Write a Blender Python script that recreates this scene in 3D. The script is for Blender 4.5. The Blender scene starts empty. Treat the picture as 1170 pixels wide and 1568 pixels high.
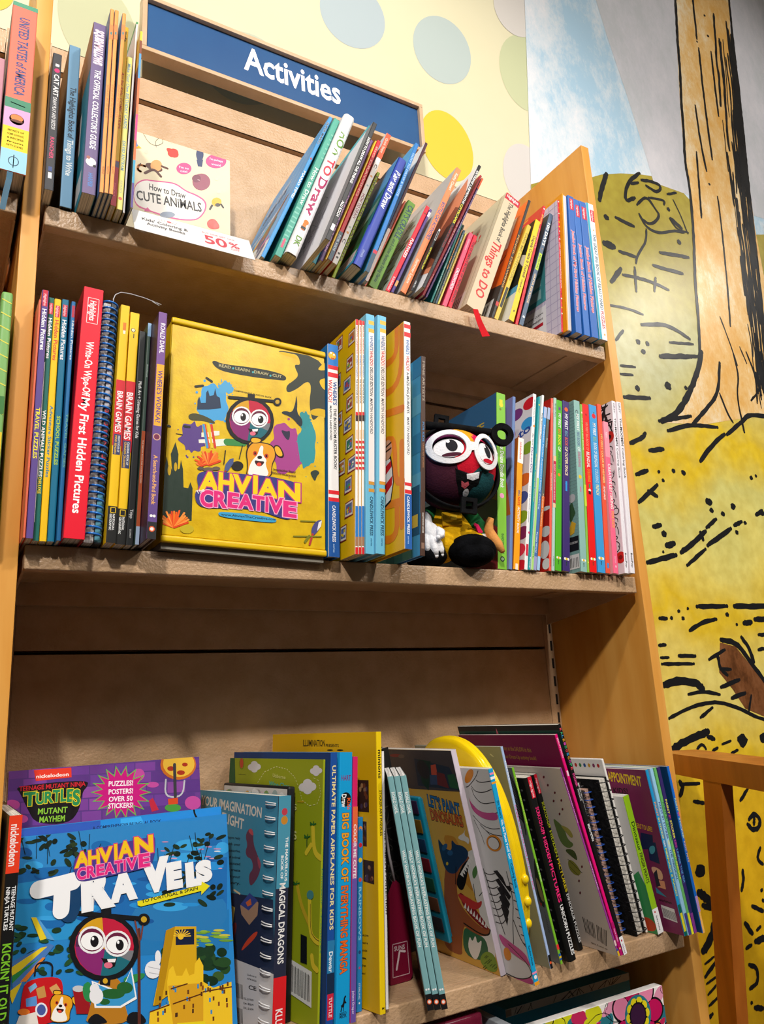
import bpy, bmesh, math, random
from mathutils import Vector, Matrix, Euler
SC=bpy.context.scene
COL=SC.collection
pi=math.pi
# ---------------- camera, world, lights, exposure ----------------
cam=bpy.data.objects.new('camera',bpy.data.cameras.new('camera')); COL.objects.link(cam); SC.camera=cam
cam.location=(-0.078278,-0.879530,1.096953); cam.rotation_euler=(1.820997,0.053383,-0.522982)
cam.data.sensor_fit='VERTICAL'; cam.data.sensor_height=24; cam.data.sensor_width=24*1170/1568
cam.data.lens=1193.1493*24/1568; cam.data.clip_start=.01
SC.view_settings.view_transform='Standard'; SC.view_settings.look='None'; SC.view_settings.gamma=1
SC.view_settings.use_curve_mapping=False
SC.view_settings.exposure=0.1
W=bpy.data.worlds.new('world'); SC.world=W; W.use_nodes=True
W.node_tree.nodes['Background'].inputs[0].default_value=(1,.95,.88,1); W.node_tree.nodes['Background'].inputs[1].default_value=.045
def lamp(name,loc,target,power,size,col=(1,.955,.895),spot=None):
    if spot:
        l=bpy.data.lights.new(name,'SPOT'); l.spot_size=math.radians(spot); l.spot_blend=.6; l.shadow_soft_size=size
    else:
        l=bpy.data.lights.new(name,'AREA'); l.shape='DISK'; l.size=size
    l.energy=power; l.color=col
    o=bpy.data.objects.new(name,l); COL.objects.link(o); o.location=loc
    o.rotation_euler=(Vector(target)-Vector(loc)).to_track_quat('-Z','Y').to_euler(); return o
lamp('track_or_fill_lamp',(-.35,-1.15,3.2),(.35,.1,1.4),52,.06,spot=95)
lamp('track_or_fill_lamp',(-.9,-2.3,3.2),(.4,.1,1.1),225,.09,spot=80)
lamp('track_or_fill_lamp',(1.0,-1.9,3.2),(.6,.1,1.1),95,.09,spot=80)
lamp('mural_lamp',(2.75,-.86,2.85),(1.45,.24,1.6),24,.16,spot=120)
lamp('track_or_fill_lamp',(2.5,-2.3,3.2),(1.6,.2,1.7),95,.10,spot=75)  # added fill spot to brighten the mural's dim upper right
lamp('ceiling_fill',(.6,-2.6,3.25),(.6,-1.2,0),14,1.4,(1,.95,.88))  # broad soft fill light added overhead, not a fixture

# ---------------- materials ----------------
def lin(h):
    o=[]
    for i in(0,2,4):
        c=int(h[i:i+2],16)/255; o.append(c/12.92 if c<=.04045 else ((c+.055)/1.055)**2.4)
    return (*o,1)
MATS={}
def nt(name):
    m=bpy.data.materials.new(name); m.use_nodes=True; t=m.node_tree; b=t.nodes['Principled BSDF']
    return m,t,b,(lambda ty,**k:mk(t,ty,k))
def mk(t,ty,k):
    n=t.nodes.new(ty)
    for a,v in k.items():
        if a.startswith('i'): n.inputs[int(a[1:])].default_value=v
        else: setattr(n,a,v)
    return n
def pr(h,rough=.42):
    """printed card: flat ink with slight paper mottling in the gloss"""
    k=(h,rough)
    if k in MATS: return MATS[k]
    m,t,b,N=nt('ink_'+h); b.inputs['Base Color'].default_value=lin(h)
    n=N('ShaderNodeTexNoise'); n.inputs['Scale'].default_value=40
    r=N('ShaderNodeMapRange'); r.inputs[3].default_value=rough-.08; r.inputs[4].default_value=rough+.1
    t.links.new(n.outputs[0],r.inputs[0]); t.links.new(r.outputs[0],b.inputs['Roughness'])
    b.inputs['Specular IOR Level'].default_value=.35
    MATS[k]=m; return m
def noisy(name,c1,c2,scale,stretch=(1,1,1),rough=.4,bump=0,bscale=None,spec=.4,lo=.35,hi=.65,detail=4):
    if name in MATS: return MATS[name]
    m,t,b,N=nt(name); tc=N('ShaderNodeTexCoord'); mp=N('ShaderNodeMapping'); mp.inputs['Scale'].default_value=stretch
    t.links.new(tc.outputs['Object'],mp.inputs[0])
    n=N('ShaderNodeTexNoise'); n.inputs['Scale'].default_value=scale; n.inputs['Detail'].default_value=detail; t.links.new(mp.outputs[0],n.inputs[0])
    r=N('ShaderNodeValToRGB'); e=r.color_ramp.elements; e[0].color=lin(c1); e[1].color=lin(c2); e[0].position=lo; e[1].position=hi
    t.links.new(n.outputs[0],r.inputs[0]); t.links.new(r.outputs[0],b.inputs['Base Color'])
    b.inputs['Roughness'].default_value=rough; b.inputs['Specular IOR Level'].default_value=spec
    if bump:
        n2=N('ShaderNodeTexNoise'); n2.inputs['Scale'].default_value=bscale; n2.inputs['Detail'].default_value=2; t.links.new(tc.outputs['Object'],n2.inputs[0])
        bp=N('ShaderNodeBump'); bp.inputs['Strength'].default_value=bump; bp.inputs['Distance'].default_value=.002
        t.links.new(n2.outputs[0],bp.inputs['Height']); t.links.new(bp.outputs[0],b.inputs['Normal'])
    MATS[name]=m; return m
M_tan=noisy('tan_enamel','c09c76','cca884',30,rough=.36,bump=.55,bscale=260,spec=.5)
M_wood=noisy('maple_veneer','d8933c','e8aa54',5,(6,6,.7),rough=.38,bump=.03,bscale=60,spec=.4)
M_woodd=noisy('honey_pine','a85c1c','be6e26',5,(7,7,.9),rough=.36,bump=.03,bscale=60)
M_cream=noisy('cream_wallpaper','d7cfac','dbd3b2',3,rough=.5)
M_dark=noisy('dark_slot','141110','1c1815',20,rough=.7)
M_floor=noisy('carpet','4a3e34','584a3e',60,rough=.9)
M_ceil=noisy('ceiling_paint','d8d2c6','e0dace',5,rough=.8)
M_black=noisy('black_felt','0c0c0d','161618',90,rough=.9,bump=.3,bscale=400,spec=.1)
M_blackp=noisy('black_plush','060607','101013',60,rough=.95,bump=.6,bscale=300,spec=.05)
M_wire=noisy('steel_wire','b8b8bc','d0d0d4',20,rough=.25); 
def felt(h): return noisy('felt_'+h,h,h,90,rough=.9,bump=.35,bscale=350,spec=.15)
def pagesmat(h):
    k='pages_'+h
    if k in MATS: return MATS[k]
    d=''.join('%02x'%max(0,int(int(h[i:i+2],16)*.72)) for i in(0,2,4))
    m=noisy(k,d,h,700,(1,.01,.01),rough=.8,spec=.1,lo=.3,hi=.6,detail=1); return m
def clear(name='clear_plastic',tint=(1,1,1,1)):
    if name in MATS: return MATS[name]
    m,t,b,N=nt(name); tr=N('ShaderNodeBsdfTransparent'); gl=N('ShaderNodeBsdfGlossy'); mx=N('ShaderNodeMixShader')
    tr.inputs[0].default_value=tint; gl.inputs['Roughness'].default_value=.08;
    n=N('ShaderNodeTexNoise'); n.inputs['Scale'].default_value=30; bp=N('ShaderNodeBump'); bp.inputs['Strength'].default_value=.1; t.links.new(n.outputs[0],bp.inputs['Height']); t.links.new(bp.outputs[0],gl.inputs['Normal'])
    mx.inputs[0].default_value=.07; t.links.new(tr.outputs[0],mx.inputs[1]); t.links.new(gl.outputs[0],mx.inputs[2])
    t.links.new(mx.outputs[0],t.nodes['Material Output'].inputs[0]); MATS[name]=m; return m

# ---------------- mesh helpers ----------------
class MB:
    def __init__(s): s.v=[]; s.f=[]; s.m=[]; s.mats=[]; s.sm=[]
    def mi(s,m):
        if m not in s.mats: s.mats.append(m)
        return s.mats.index(m)
    def add(s,vs,fs,m,smooth=False):
        b=len(s.v); s.v+=[tuple(q) for q in vs]; i=s.mi(m)
        for f in fs: s.f.append([b+j for j in f]); s.m.append(i); s.sm.append(smooth)
    def face(s,vs,m): s.add(vs,[range(len(vs))],m)
    def box(s,a,b,m,M=None,bev=0):
        if bev>0:
            bm=bmesh.new(); bmesh.ops.create_cube(bm,size=1)
            for q in bm.verts: q.co=Vector([(a[i]+b[i])/2+q.co[i]*(b[i]-a[i]) for i in range(3)])
            bmesh.ops.bevel(bm,geom=bm.edges[:],offset=bev,segments=3,affect='EDGES',profile=.6)
            vs=[M@q.co if M else q.co for q in bm.verts]; s.add(vs,[[q.index for q in f.verts] for f in bm.faces],m,True); bm.free(); return
        c=[Vector((x,y,z)) for x in(a[0],b[0]) for y in(a[1],b[1]) for z in(a[2],b[2])]
        if M: c=[M@q for q in c]
        s.add(c,[(0,1,3,2),(4,6,7,5),(0,4,5,1),(2,3,7,6),(0,2,6,4),(1,5,7,3)],m)
    def tube(s,pts,r,m,n=8,closed=False,cap=True):
        pts=[Vector(q) for q in pts]; N=len(pts); rr=r if isinstance(r,(list,tuple)) else [r]*N; vs=[]; up=None
        for i in range(N):
            a=pts[(i-1)%N] if(closed or i) else pts[0]; b=pts[(i+1)%N] if(closed or i<N-1) else pts[-1]
            d=(b-a).normalized()
            if up is None: up=d.orthogonal().normalized()
            up=(up-d*up.dot(d)).normalized(); w=d.cross(up)
            for j in range(n): t=2*pi*j/n; vs.append(pts[i]+rr[i]*(up*math.cos(t)+w*math.sin(t)))
        fs=[]
        for i in range(N if closed else N-1):
            for j in range(n): fs.append((i*n+j,i*n+(j+1)%n,((i+1)%N)*n+(j+1)%n,((i+1)%N)*n+j))
        if cap and not closed: fs+= [tuple(range(n))[::-1],tuple(range((N-1)*n,N*n))]
        s.add(vs,fs,m,True)
    def ball(s,c,r,m,M=None,nu=28,nv=16,fn=None,mfn=None):
        vs=[];c=Vector(c); rx,ry,rz=r if isinstance(r,(tuple,list)) else (r,r,r)
        for i in range(nv+1):
            a=pi*i/nv
            for j in range(nu):
                t=2*pi*j/nu; q=Vector((rx*math.sin(a)*math.cos(t),ry*math.sin(a)*math.sin(t),rz*math.cos(a)))
                if fn: q=fn(q)
                q=(M@q if M else q)+c; vs.append(q)
        b=len(s.v); s.v+=[tuple(q) for q in vs]
        for i in range(nv):
            for j in range(nu):
                f=[b+i*nu+j,b+(i+1)*nu+j,b+(i+1)*nu+(j+1)%nu,b+i*nu+(j+1)%nu]
                mm=m
                if mfn: mm=mfn(sum((vs[k-b]-c for k in f),Vector())/4)
                s.f.append(f); s.m.append(s.mi(mm)); s.sm.append(True)
    def loft(s,rings,m,cap=True):
        n=len(rings[0]); vs=[q for r in rings for q in r]; fs=[(i*n+j,i*n+(j+1)%n,(i+1)*n+(j+1)%n,(i+1)*n+j) for i in range(len(rings)-1) for j in range(n)]
        if cap: fs+=[tuple(range(n))[::-1],tuple(range((len(rings)-1)*n,len(rings)*n))]
        s.add(vs,fs,m,True)
    def prism(s,pts,y0,y1,m,mside=None):
        """outline in x,z extruded along y"""
        n=len(pts); vs=[(x,y0,z) for x,z in pts]+[(x,y1,z) for x,z in pts]
        s.add(vs,[tuple(range(n)),tuple(range(2*n-1,n-1,-1))],m); s.add(vs,[(i,i+n,(i+1)%n+n,(i+1)%n) for i in range(n)],mside or m)
    def build(s,name,parent=None,M=None):
        me=bpy.data.meshes.new(name); me.from_pydata([tuple(M@Vector(q)) for q in s.v] if M else s.v,[],s.f)
        for m in s.mats: me.materials.append(m)
        me.polygons.foreach_set('material_index',s.m); me.polygons.foreach_set('use_smooth',s.sm)
        me.validate(); me.update()
        o=bpy.data.objects.new(name,me); COL.objects.link(o)
        if parent: o.parent=parent
        return o
def tag(o,label=None,cat=None,group=None,kind=None):
    if label:o['label']=label
    if cat:o['category']=cat
    if group:o['group']=group
    if kind:o['kind']=kind
    return o
def thing(name,label,cat,loc=(0,0,0),rot=(0,0,0),group=None):
    o=bpy.data.objects.new(name,None); COL.objects.link(o); o.location=loc; o.rotation_euler=rot; o.empty_display_size=.02
    return tag(o,label,cat,group)

# ---------------- printing on surfaces ----------------
GL={}
def glyphs(txt,bold):
    k=(txt,bold)
    if k in GL: return GL[k]
    c=bpy.data.curves.new('t','FONT'); c.body=txt; c.size=1; c.offset=bold; c.resolution_u=2 if len(txt)>3 else 6
    o=bpy.data.objects.new('t',c); me=bpy.data.meshes.new_from_object(o)
    vs=[(q.co.x,q.co.y) for q in me.vertices]; fs=[tuple(p.vertices) for p in me.polygons]
    bpy.data.objects.remove(o); bpy.data.curves.remove(c); bpy.data.meshes.remove(me)
    GL[k]=(vs,fs); return GL[k]
CAPH=max(q[1] for q in glyphs('H',0)[0])
def clip(P,w,h):
    for ax,s,l in((0,1,0),(0,-1,-w),(1,1,0),(1,-1,-h)):
        Q=[]
        for i in range(len(P)):
            a=P[i-1];b=P[i];da=s*a[ax]-l;db=s*b[ax]-l
            if da>=0:
                if db>=0: Q.append(b)
                else: t=da/(da-db);Q.append((a[0]+(b[0]-a[0])*t,a[1]+(b[1]-a[1])*t))
            elif db>=0: t=da/(da-db);Q.append((a[0]+(b[0]-a[0])*t,a[1]+(b[1]-a[1])*t));Q.append(b)
        P=Q
        if len(P)<3: return []
    return P
class Print:
    """layers ink on one face; F(u,v,e) gives a point e above the face"""
    def __init__(s,mb,F,w,h,rough=.42,e=.00008,step=.0000032,sub=False): s.mb=mb;s.F=F;s.w=w;s.h=h;s.e=e;s.st=step;s.r=rough;s.sub=sub
    def nx(s): s.e+=s.st
    def poly(s,P,c):
        P=clip(P,s.w,s.h)
        if len(P)<3: return
        A=sum(P[i-1][0]*P[i][1]-P[i][0]*P[i-1][1] for i in range(len(P)))
        if abs(A)<1e-9: return
        if A<0:P=P[::-1]
        s.mb.face([s.F(u,v,s.e) for u,v in P],pr(c,s.r))
    def Q(s,c,P):
        for _ in range(2): P=[(a[0]*f+b[0]*(1-f),a[1]*f+b[1]*(1-f)) for a,b in zip(P,P[1:]+P[:1]) for f in(.75,.25)]
        s.poly(P,c)
    def C(s,c,w,*q):
        P=[(q[i],q[i+1]) for i in range(0,len(q),2)]
        for _ in range(2): P=[P[0]]+[(a[0]*f+b[0]*(1-f),a[1]*f+b[1]*(1-f)) for a,b in zip(P,P[1:]) for f in(.75,.25)]+[P[-1]]
        s.L(c,w,*[v for a in P for v in a])
    def R(s,c,a,b,x,y):
        n=10 if s.sub else 1
        for i in range(n): s.poly([(a+(x-a)*i/n,b),(a+(x-a)*(i+1)/n,b),(a+(x-a)*(i+1)/n,y),(a+(x-a)*i/n,y)],c)
    def E(s,c,x,y,ax,ay,bx,by):
        n=20; s.poly([(x+ax*math.cos(t)+bx*math.sin(t),y+ay*math.cos(t)+by*math.sin(t)) for t in(2*pi*i/n for i in range(n))],c)
    def L(s,c,w,*q):
        P=[(q[i],q[i+1]) for i in range(0,len(q),2)]
        for (a,b) in zip(P,P[1:]):
            d=Vector((b[0]-a[0],b[1]-a[1])); 
            if d.length<1e-6: continue
            n=Vector((-d.y,d.x)).normalized()*w/2; s.poly([(a[0]-n.x,a[1]-n.y),(b[0]-n.x,b[1]-n.y),(b[0]+n.x,b[1]+n.y),(a[0]+n.x,a[1]+n.y)],c)
        s.nx()
        k=8 if w<.004 else 24
        if w>.0012:
            for a in P:
                if w>.004: s.nx()
                s.poly([(a[0]+w/2*math.cos(2*pi*i/k),a[1]+w/2*math.sin(2*pi*i/k)) for i in range(k)],c)
    def T(s,c,txt,x,y,ax,ay,ux,uy,ol=None,bold=.022):
        if ol: s.T(ol,txt,x,y,ax,ay,ux,uy,None,.085 if len(txt)==1 else .06); s.nx(); bold=.045 if len(txt)==1 else .025
        vs,fs=glyphs(txt,bold)
        v0,_=glyphs(txt,.022)
        if not v0: return
        a=min(q[0] for q in v0);b=max(q[0] for q in v0)
        if b-a<1e-6: return
        k=1/(b-a); P=[(x+ax*(q[0]-a)*k+ux*q[1]/CAPH,y+ay*(q[0]-a)*k+uy*q[1]/CAPH) for q in vs]
        ins=all(0<=u<=s.w and 0<=v<=s.h for u,v in P); m=pr(c,s.r)
        if ins: s.mb.add([s.F(u,v,s.e) for u,v in P],fs if ax*uy-ay*ux>0 else [f[::-1] for f in fs],m)
        else:
            for f in fs: s.poly([P[i] for i in f],c)
    def ops(s,st):
        for o in st:
            k,c=o[:2]; s.nx()
            if k=='T':
                n=[z*1e-4 for z in o[3:9]]; s.T(c,o[2],*n,*o[9:])
            else:
                n=[z*1e-4 for z in o[2:]]
                if k in'PQ': (s.poly if k=='P' else lambda P,c:s.Q(c,P))([(n[i],n[i+1]) for i in range(0,len(n),2)],c)
                else: getattr(s,k)(c,*n)

ZS=(1.69860,1.28717,0.76663,.452); DEPTH=0.22257
STROKES=[
(10.3,[1698,3123,1681,3004,1666,2914,1656,2820,1634,2700,1623,2603,1604,2499,1605,2418,1598,2344,1582,2234,1560,2126,1549,2024,1536,1938,1518,1879]),
(8.0,[1788,3169,1778,3116,1771,3038,1763,2975]),
(8.4,[1764,2942,1746,2778,1736,2646,1729,2546]),
(8.2,[1696,2713,1689,2597,1693,2496]),
(7.8,[1663,2546,1642,2394,1633,2330]),
(7.9,[1823,2956,1808,2820,1799,2718]),
(6.9,[1722,2423,1717,2345,1704,2233,1691,2125,1674,2019]),
(9.6,[1982,3269,1973,3218,1949,3035,1918,2765,1886,2543,1865,2366,1840,2161,1825,2052,1807,1933]),
(4.0,[1762,2965]),
(4.6,[1825,3091]),
(5.1,[1823,3014]),
(4.5,[1695,2454]),
(14.8,[1284,2346,1262,2305,1246,2261]),
(10.6,[1408,2391,1358,2350,1333,2282,1375,2308]),
(9.8,[1412,2372,1449,2381,1488,2380,1469,2352,1427,2360]),
(7.5,[1506,2361,1543,2377]),
(4.9,[1526,2350,1548,2308,1563,2260]),
(7.9,[1380,2290,1421,2330,1449,2298,1463,2282,1421,2242,1389,2253]),
(7.8,[1383,2264,1402,2230,1452,2228,1510,2255,1547,2259]),
(6.7,[1401,2226,1393,2188,1351,2137,1343,2115]),
(10.5,[1295,2227,1355,2221]),
(8.7,[1262,2217]),
(18.7,[1242,2141,1272,2141]),
(9.6,[1290,2133,1350,2133]),
(10.5,[1440,2171,1549,2187]),
(10.0,[1406,2126,1448,2127,1514,2131]),
(8.9,[1291,2070,1372,2078,1449,2069]),
(8.6,[1336,2101,1329,2036]),
(8.9,[1407,2091,1395,2053]),
(12.8,[1247,2041,1286,2085]),
(7.0,[1228,1976,1290,1981,1340,1977]),
(10.4,[1330,1948,1398,1965,1448,1964,1499,1946]),
(7.6,[1422,1921,1509,1934]),
(10.6,[1380,1876,1519,1903]),
(8.2,[1235,1889,1263,1918]),
(7.6,[1309,1899]),
(7.0,[1341,1901]),
(7.6,[1322,1877]),
(6.5,[1500,2314]),
(13.0,[1504,2287,1540,2270]),
(5.7,[1566,2264,1520,2261,1499,2286]),
(8.0,[1521,2224]),
(7.9,[1370,2347,1398,2360]),
(7.3,[1429,2326,1493,2339,1485,2323]),
(4.8,[1637,2037,1660,1963,1674,1908]),
(4.9,[1698,1964,1715,1921]),
(13.9,[1380,1876,1492,1897]),
(7.0,[1239,1826,1286,1831]),
(7.0,[1235,1805,1274,1809]),
(8.3,[1284,1778]),
(11.7,[1390,1802]),
(6.0,[1455,1808]),
(11.2,[1236,1749,1320,1760]),
(10.3,[1341,1707,1456,1736]),
(16.4,[1537,1918,1511,1861,1459,1789,1399,1727,1350,1708]),
(10.7,[1602,1901,1576,1814,1524,1768,1460,1718]),
(6.3,[1581,1815,1597,1766,1614,1743]),
(10.3,[1366,1687,1451,1715,1549,1721]),
(12.0,[1465,1625,1520,1674,1572,1706]),
(6.5,[1665,1943,1672,1877,1648,1820,1652,1742]),
(6.8,[1722,1954,1745,1890,1729,1813]),
(11.4,[1582,1707,1648,1748,1685,1776,1748,1779,1796,1783]),
(8.0,[1650,1755,1653,1723]),
(6.8,[1786,1967,1758,1858,1705,1816]),
(10.8,[1235,1640,1276,1657,1288,1670]),
(11.0,[1294,1630,1340,1639]),
(10.6,[1240,1568,1277,1581]),
(4.7,[1314,1582]),
(6.2,[1364,1590]),
(4.7,[1324,1563]),
(7.7,[1398,1589]),
(10.7,[1236,1505,1302,1550]),
(10.6,[1271,1533,1296,1524]),
(10.7,[1471,1526]),
(7.1,[1475,1506]),
(7.2,[1515,1501]),
(8.8,[1558,1523]),
(10.0,[1448,1463,1487,1486]),
(12.1,[1348,1400,1393,1423,1442,1454]),
(11.0,[1429,1434,1424,1450]),
(11.7,[1271,1453,1294,1458]),
(8.5,[1302,1439]),
(14.4,[1304,1413,1329,1419]),
(3.8,[1290,1398]),
(11.7,[1236,1372,1330,1393]),
(9.6,[1362,1372,1432,1412]),
(11.5,[1442,1421,1535,1467]),
(10.3,[1550,1476,1580,1487]),
(5.9,[1593,1485]),
(6.5,[1555,1459]),
(10.7,[1641,1509,1662,1518]),
(10.0,[1664,1517]),
(6.2,[1648,1603]),
(4.7,[1668,1610]),
(10.8,[1373,1281,1475,1284]),
(12.9,[1501,1284,1610,1286,1653,1288]),
(8.6,[1249,1254,1271,1254]),
(5.0,[1286,1255]),
(5.0,[1322,1255]),
(4.4,[1312,1270]),
(3.8,[1342,1276]),
(6.1,[1471,1265]),
(9.1,[1338,1229,1385,1248,1431,1254]),
(12.5,[1525,1246,1552,1249]),
(13.0,[1567,1255,1635,1257]),
(4.1,[1499,1243]),
(8.5,[1571,1220,1625,1222]),
(7.2,[1236,1198,1256,1199]),
(6.0,[1236,1173,1260,1173]),
(8.7,[1292,1176,1343,1175]),
(7.4,[1237,1160,1335,1159]),
(16.0,[1235,1118,1281,1127,1332,1120,1352,1107]),
(7.4,[1304,1097,1351,1102,1403,1093]),
(7.7,[1236,1052,1298,1070,1385,1081,1460,1063,1513,1040,1577,1026]),
(7.4,[1331,1049,1373,1067]),
(7.8,[1459,1089,1485,1093]),
(12.1,[1436,1209,1488,1203,1521,1165,1563,1117,1588,1094]),
(10.9,[1508,1214,1528,1192,1537,1160]),
(7.9,[1386,1167,1443,1187]),
(9.0,[1416,1177,1417,1146,1438,1133]),
(9.2,[1411,1108,1476,1122]),
(7.8,[1417,1146,1453,1145]),
(9.2,[1441,1084,1489,1093]),
(8.3,[1561,1186,1583,1189]),
(6.5,[1508,1087,1492,1056]),
(15.5,[1234,993,1278,1007,1326,1016,1347,1020]),
(6.2,[1306,988,1324,998,1333,986]),
(6.3,[1353,981,1370,986]),
(9.4,[1344,1010,1363,1004]),
(5.8,[1386,992,1415,997]),
(15.5,[1453,996]),
(6.4,[1411,972,1433,977]),
(13.5,[1528,996]),
(10.2,[1241,930,1249,920,1237,905]),
(7.2,[1250,925,1297,922]),
(7.7,[1274,890,1303,884]),
(7.9,[1416,878,1445,898]),
(9.4,[1434,839,1453,850,1470,836,1462,819,1440,817,1427,830]),
(8.1,[1451,840,1447,828]),
(14.1,[1264,763]),
(16.8,[1251,726,1270,714,1282,699]),
(7.7,[1455,781,1438,762,1455,750]),
(8.3,[1389,747,1386,727,1376,712]),
(7.2,[1401,678,1432,666]),
(4.5,[1438,703]),
(4.5,[1437,684]),
(10.5,[1257,703,1281,694]),
(15.6,[1240,627,1263,641,1277,657,1278,665]),
(4.6,[1240,605,1268,612]),
(7.7,[1236,584,1269,602]),
(4.6,[1237,572,1265,578]),
(5.1,[1237,554,1263,565]),
(5.5,[1236,536,1262,544]),
(8.4,[1401,679,1431,665]),
(10.9,[1372,652,1388,632]),
(7.2,[1404,635,1416,639]),
(12.5,[1395,616,1424,617]),
(7.6,[1364,609,1380,612]),
(8.0,[1365,580,1387,571,1383,545,1357,540]),
(3.7,[1355,516]),
(9.5,[1363,506,1385,500]),
(7.4,[1213,511,1241,521]),
]
BARK=([(1.883, 3.218), (1.861, 3.082), (1.821, 2.809), (1.797, 2.669), (1.775, 2.474), (1.766, 2.359), (1.752, 2.21), (1.724, 1.917)], [(1.993, 3.274), (1.956, 3.127), (1.93, 2.854), (1.894, 2.633), (1.866, 2.427), (1.845, 2.235), (1.807, 1.933)])
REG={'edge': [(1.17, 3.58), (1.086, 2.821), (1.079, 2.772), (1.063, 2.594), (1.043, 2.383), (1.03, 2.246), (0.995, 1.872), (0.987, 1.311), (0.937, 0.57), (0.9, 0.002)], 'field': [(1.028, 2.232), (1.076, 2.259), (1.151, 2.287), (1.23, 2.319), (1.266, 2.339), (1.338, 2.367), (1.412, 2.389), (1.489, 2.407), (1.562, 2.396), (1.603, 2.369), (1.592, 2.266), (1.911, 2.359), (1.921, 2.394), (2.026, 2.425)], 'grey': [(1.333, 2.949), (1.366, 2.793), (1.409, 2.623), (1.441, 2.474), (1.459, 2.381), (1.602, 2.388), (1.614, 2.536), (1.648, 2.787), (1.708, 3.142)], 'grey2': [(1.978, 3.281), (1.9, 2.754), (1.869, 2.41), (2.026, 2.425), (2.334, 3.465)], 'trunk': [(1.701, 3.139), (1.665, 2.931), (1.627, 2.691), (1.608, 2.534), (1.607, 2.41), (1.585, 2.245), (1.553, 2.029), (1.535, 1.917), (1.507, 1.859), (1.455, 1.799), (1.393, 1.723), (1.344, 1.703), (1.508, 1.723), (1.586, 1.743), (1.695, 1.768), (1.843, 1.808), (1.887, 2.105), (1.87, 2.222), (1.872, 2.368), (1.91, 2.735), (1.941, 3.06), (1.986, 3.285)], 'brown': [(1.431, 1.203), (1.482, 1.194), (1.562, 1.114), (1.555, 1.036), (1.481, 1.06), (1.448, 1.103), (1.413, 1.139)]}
DOTS=[('adbabe', (0.587, 2.494, 0.055, -0.048, -0.054, -0.072)), ('b0bcb8', (0.812, 2.507, 0.043, -0.066, -0.066, -0.065)), ('c0c49c', (1.057, 2.55, 0.03, -0.096, -0.077, -0.057)), ('cfc9c4', (1.013, 2.253, 0.015, -0.077, -0.06, -0.034)), ('dcc034', (0.802, 2.254, 0.035, -0.073, -0.058, -0.045)), ('bcbe98', (0.092, 2.23, 0.045, -0.074, -0.045, -0.057)), ('b8bea8', (0.349, 2.256, 0.074, -0.017, -0.034, -0.081)), ('ccbc34', (-0.06, 2.213, 0.024, 0.012, 0.002, -0.027)), ('bcbe9c', (0.257, 2.424, 0.075, 0.04, 0.0, -0.045)), ('cfc9c2', (1.048, 2.732, 0.039, -0.058, -0.059, -0.058))]
# ---------------- room ----------------
YW=.2446
b=MB(); b.box((-3,-4.5,-.06),(4.5,YW+.1,0),M_floor); tag(b.build('floor'),kind='structure')
b=MB(); b.box((-3,-4.5,3.6),(4.5,YW+.1,3.66),M_ceil); tag(b.build('ceiling'),kind='structure')
b=MB(); b.box((-3,YW,0),(4.5,YW+.1,3.6),M_cream)
for i,(c,(x,z,ax,az,bx,bz)) in enumerate(DOTS):
    b.face([(x+ax*math.cos(t)+bx*math.sin(t),YW-.0003-.00005*i,z+az*math.cos(t)+bz*math.sin(t)) for t in(2*pi*j/40 for j in range(40))],noisy('wallpaper_dot_'+c,c,c,3,rough=.5))
tag(b.build('wall_back'),kind='structure')
# mural: glossy printed wallcovering right of the cream wallpaper
def muralmat():
    m,t,bs,N=nt('mural_field'); tc=N('ShaderNodeTexCoord'); sp=N('ShaderNodeSeparateXYZ'); t.links.new(tc.outputs['Object'],sp.inputs[0])
    n=N('ShaderNodeTexNoise'); n.inputs['Scale'].default_value=3.2; n.inputs['Detail'].default_value=6; t.links.new(tc.outputs['Object'],n.inputs[0])
    ma=N('ShaderNodeMath',operation='MULTIPLY_ADD'); ma.inputs[1].default_value=.55; t.links.new(n.outputs[0],ma.inputs[0]); t.links.new(sp.outputs[2],ma.inputs[2])
    mr=N('ShaderNodeMapRange'); mr.inputs[1].default_value=.85; mr.inputs[2].default_value=2.75; t.links.new(ma.outputs[0],mr.inputs[0])
    r=N('ShaderNodeValToRGB'); e=r.color_ramp.elements
    st=[(0,'e6b61e'),(.13,'f0be20'),(.22,'f2cc30'),(.28,'eedc7c'),(.35,'eac62c'),(.42,'ecdc78'),(.49,'dad27c'),(.55,'e6c426'),(.61,'d0c67c'),(.68,'c6c69a'),(.76,'b0a446'),(.84,'9c8e2c'),(1,'b0a040')]
    e[0].color=lin(st[0][1]);e[1].position=1;e[1].color=lin(st[-1][1])
    for p,c in st[1:-1]: q=e.new(p);q.color=lin(c)
    t.links.new(mr.outputs[0],r.inputs[0])
    n2=N('ShaderNodeTexNoise'); n2.inputs['Scale'].default_value=38; n2.inputs['Detail'].default_value=5; t.links.new(tc.outputs['Object'],n2.inputs[0])
    r2=N('ShaderNodeValToRGB'); r2.color_ramp.elements[0].position=.35; r2.color_ramp.elements[0].color=(.82,.78,.64,1); r2.color_ramp.elements[1].position=.66; r2.color_ramp.elements[1].color=(1.0,1.0,1.0,1); t.links.new(n2.outputs[0],r2.inputs[0])
    mx=N('ShaderNodeMixRGB',blend_type='MULTIPLY'); mx.inputs[0].default_value=.8; t.links.new(r.outputs[0],mx.inputs[1]); t.links.new(r2.outputs[0],mx.inputs[2]); t.links.new(mx.outputs[0],bs.inputs[0])
    gloss(t,bs,N); return m
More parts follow.
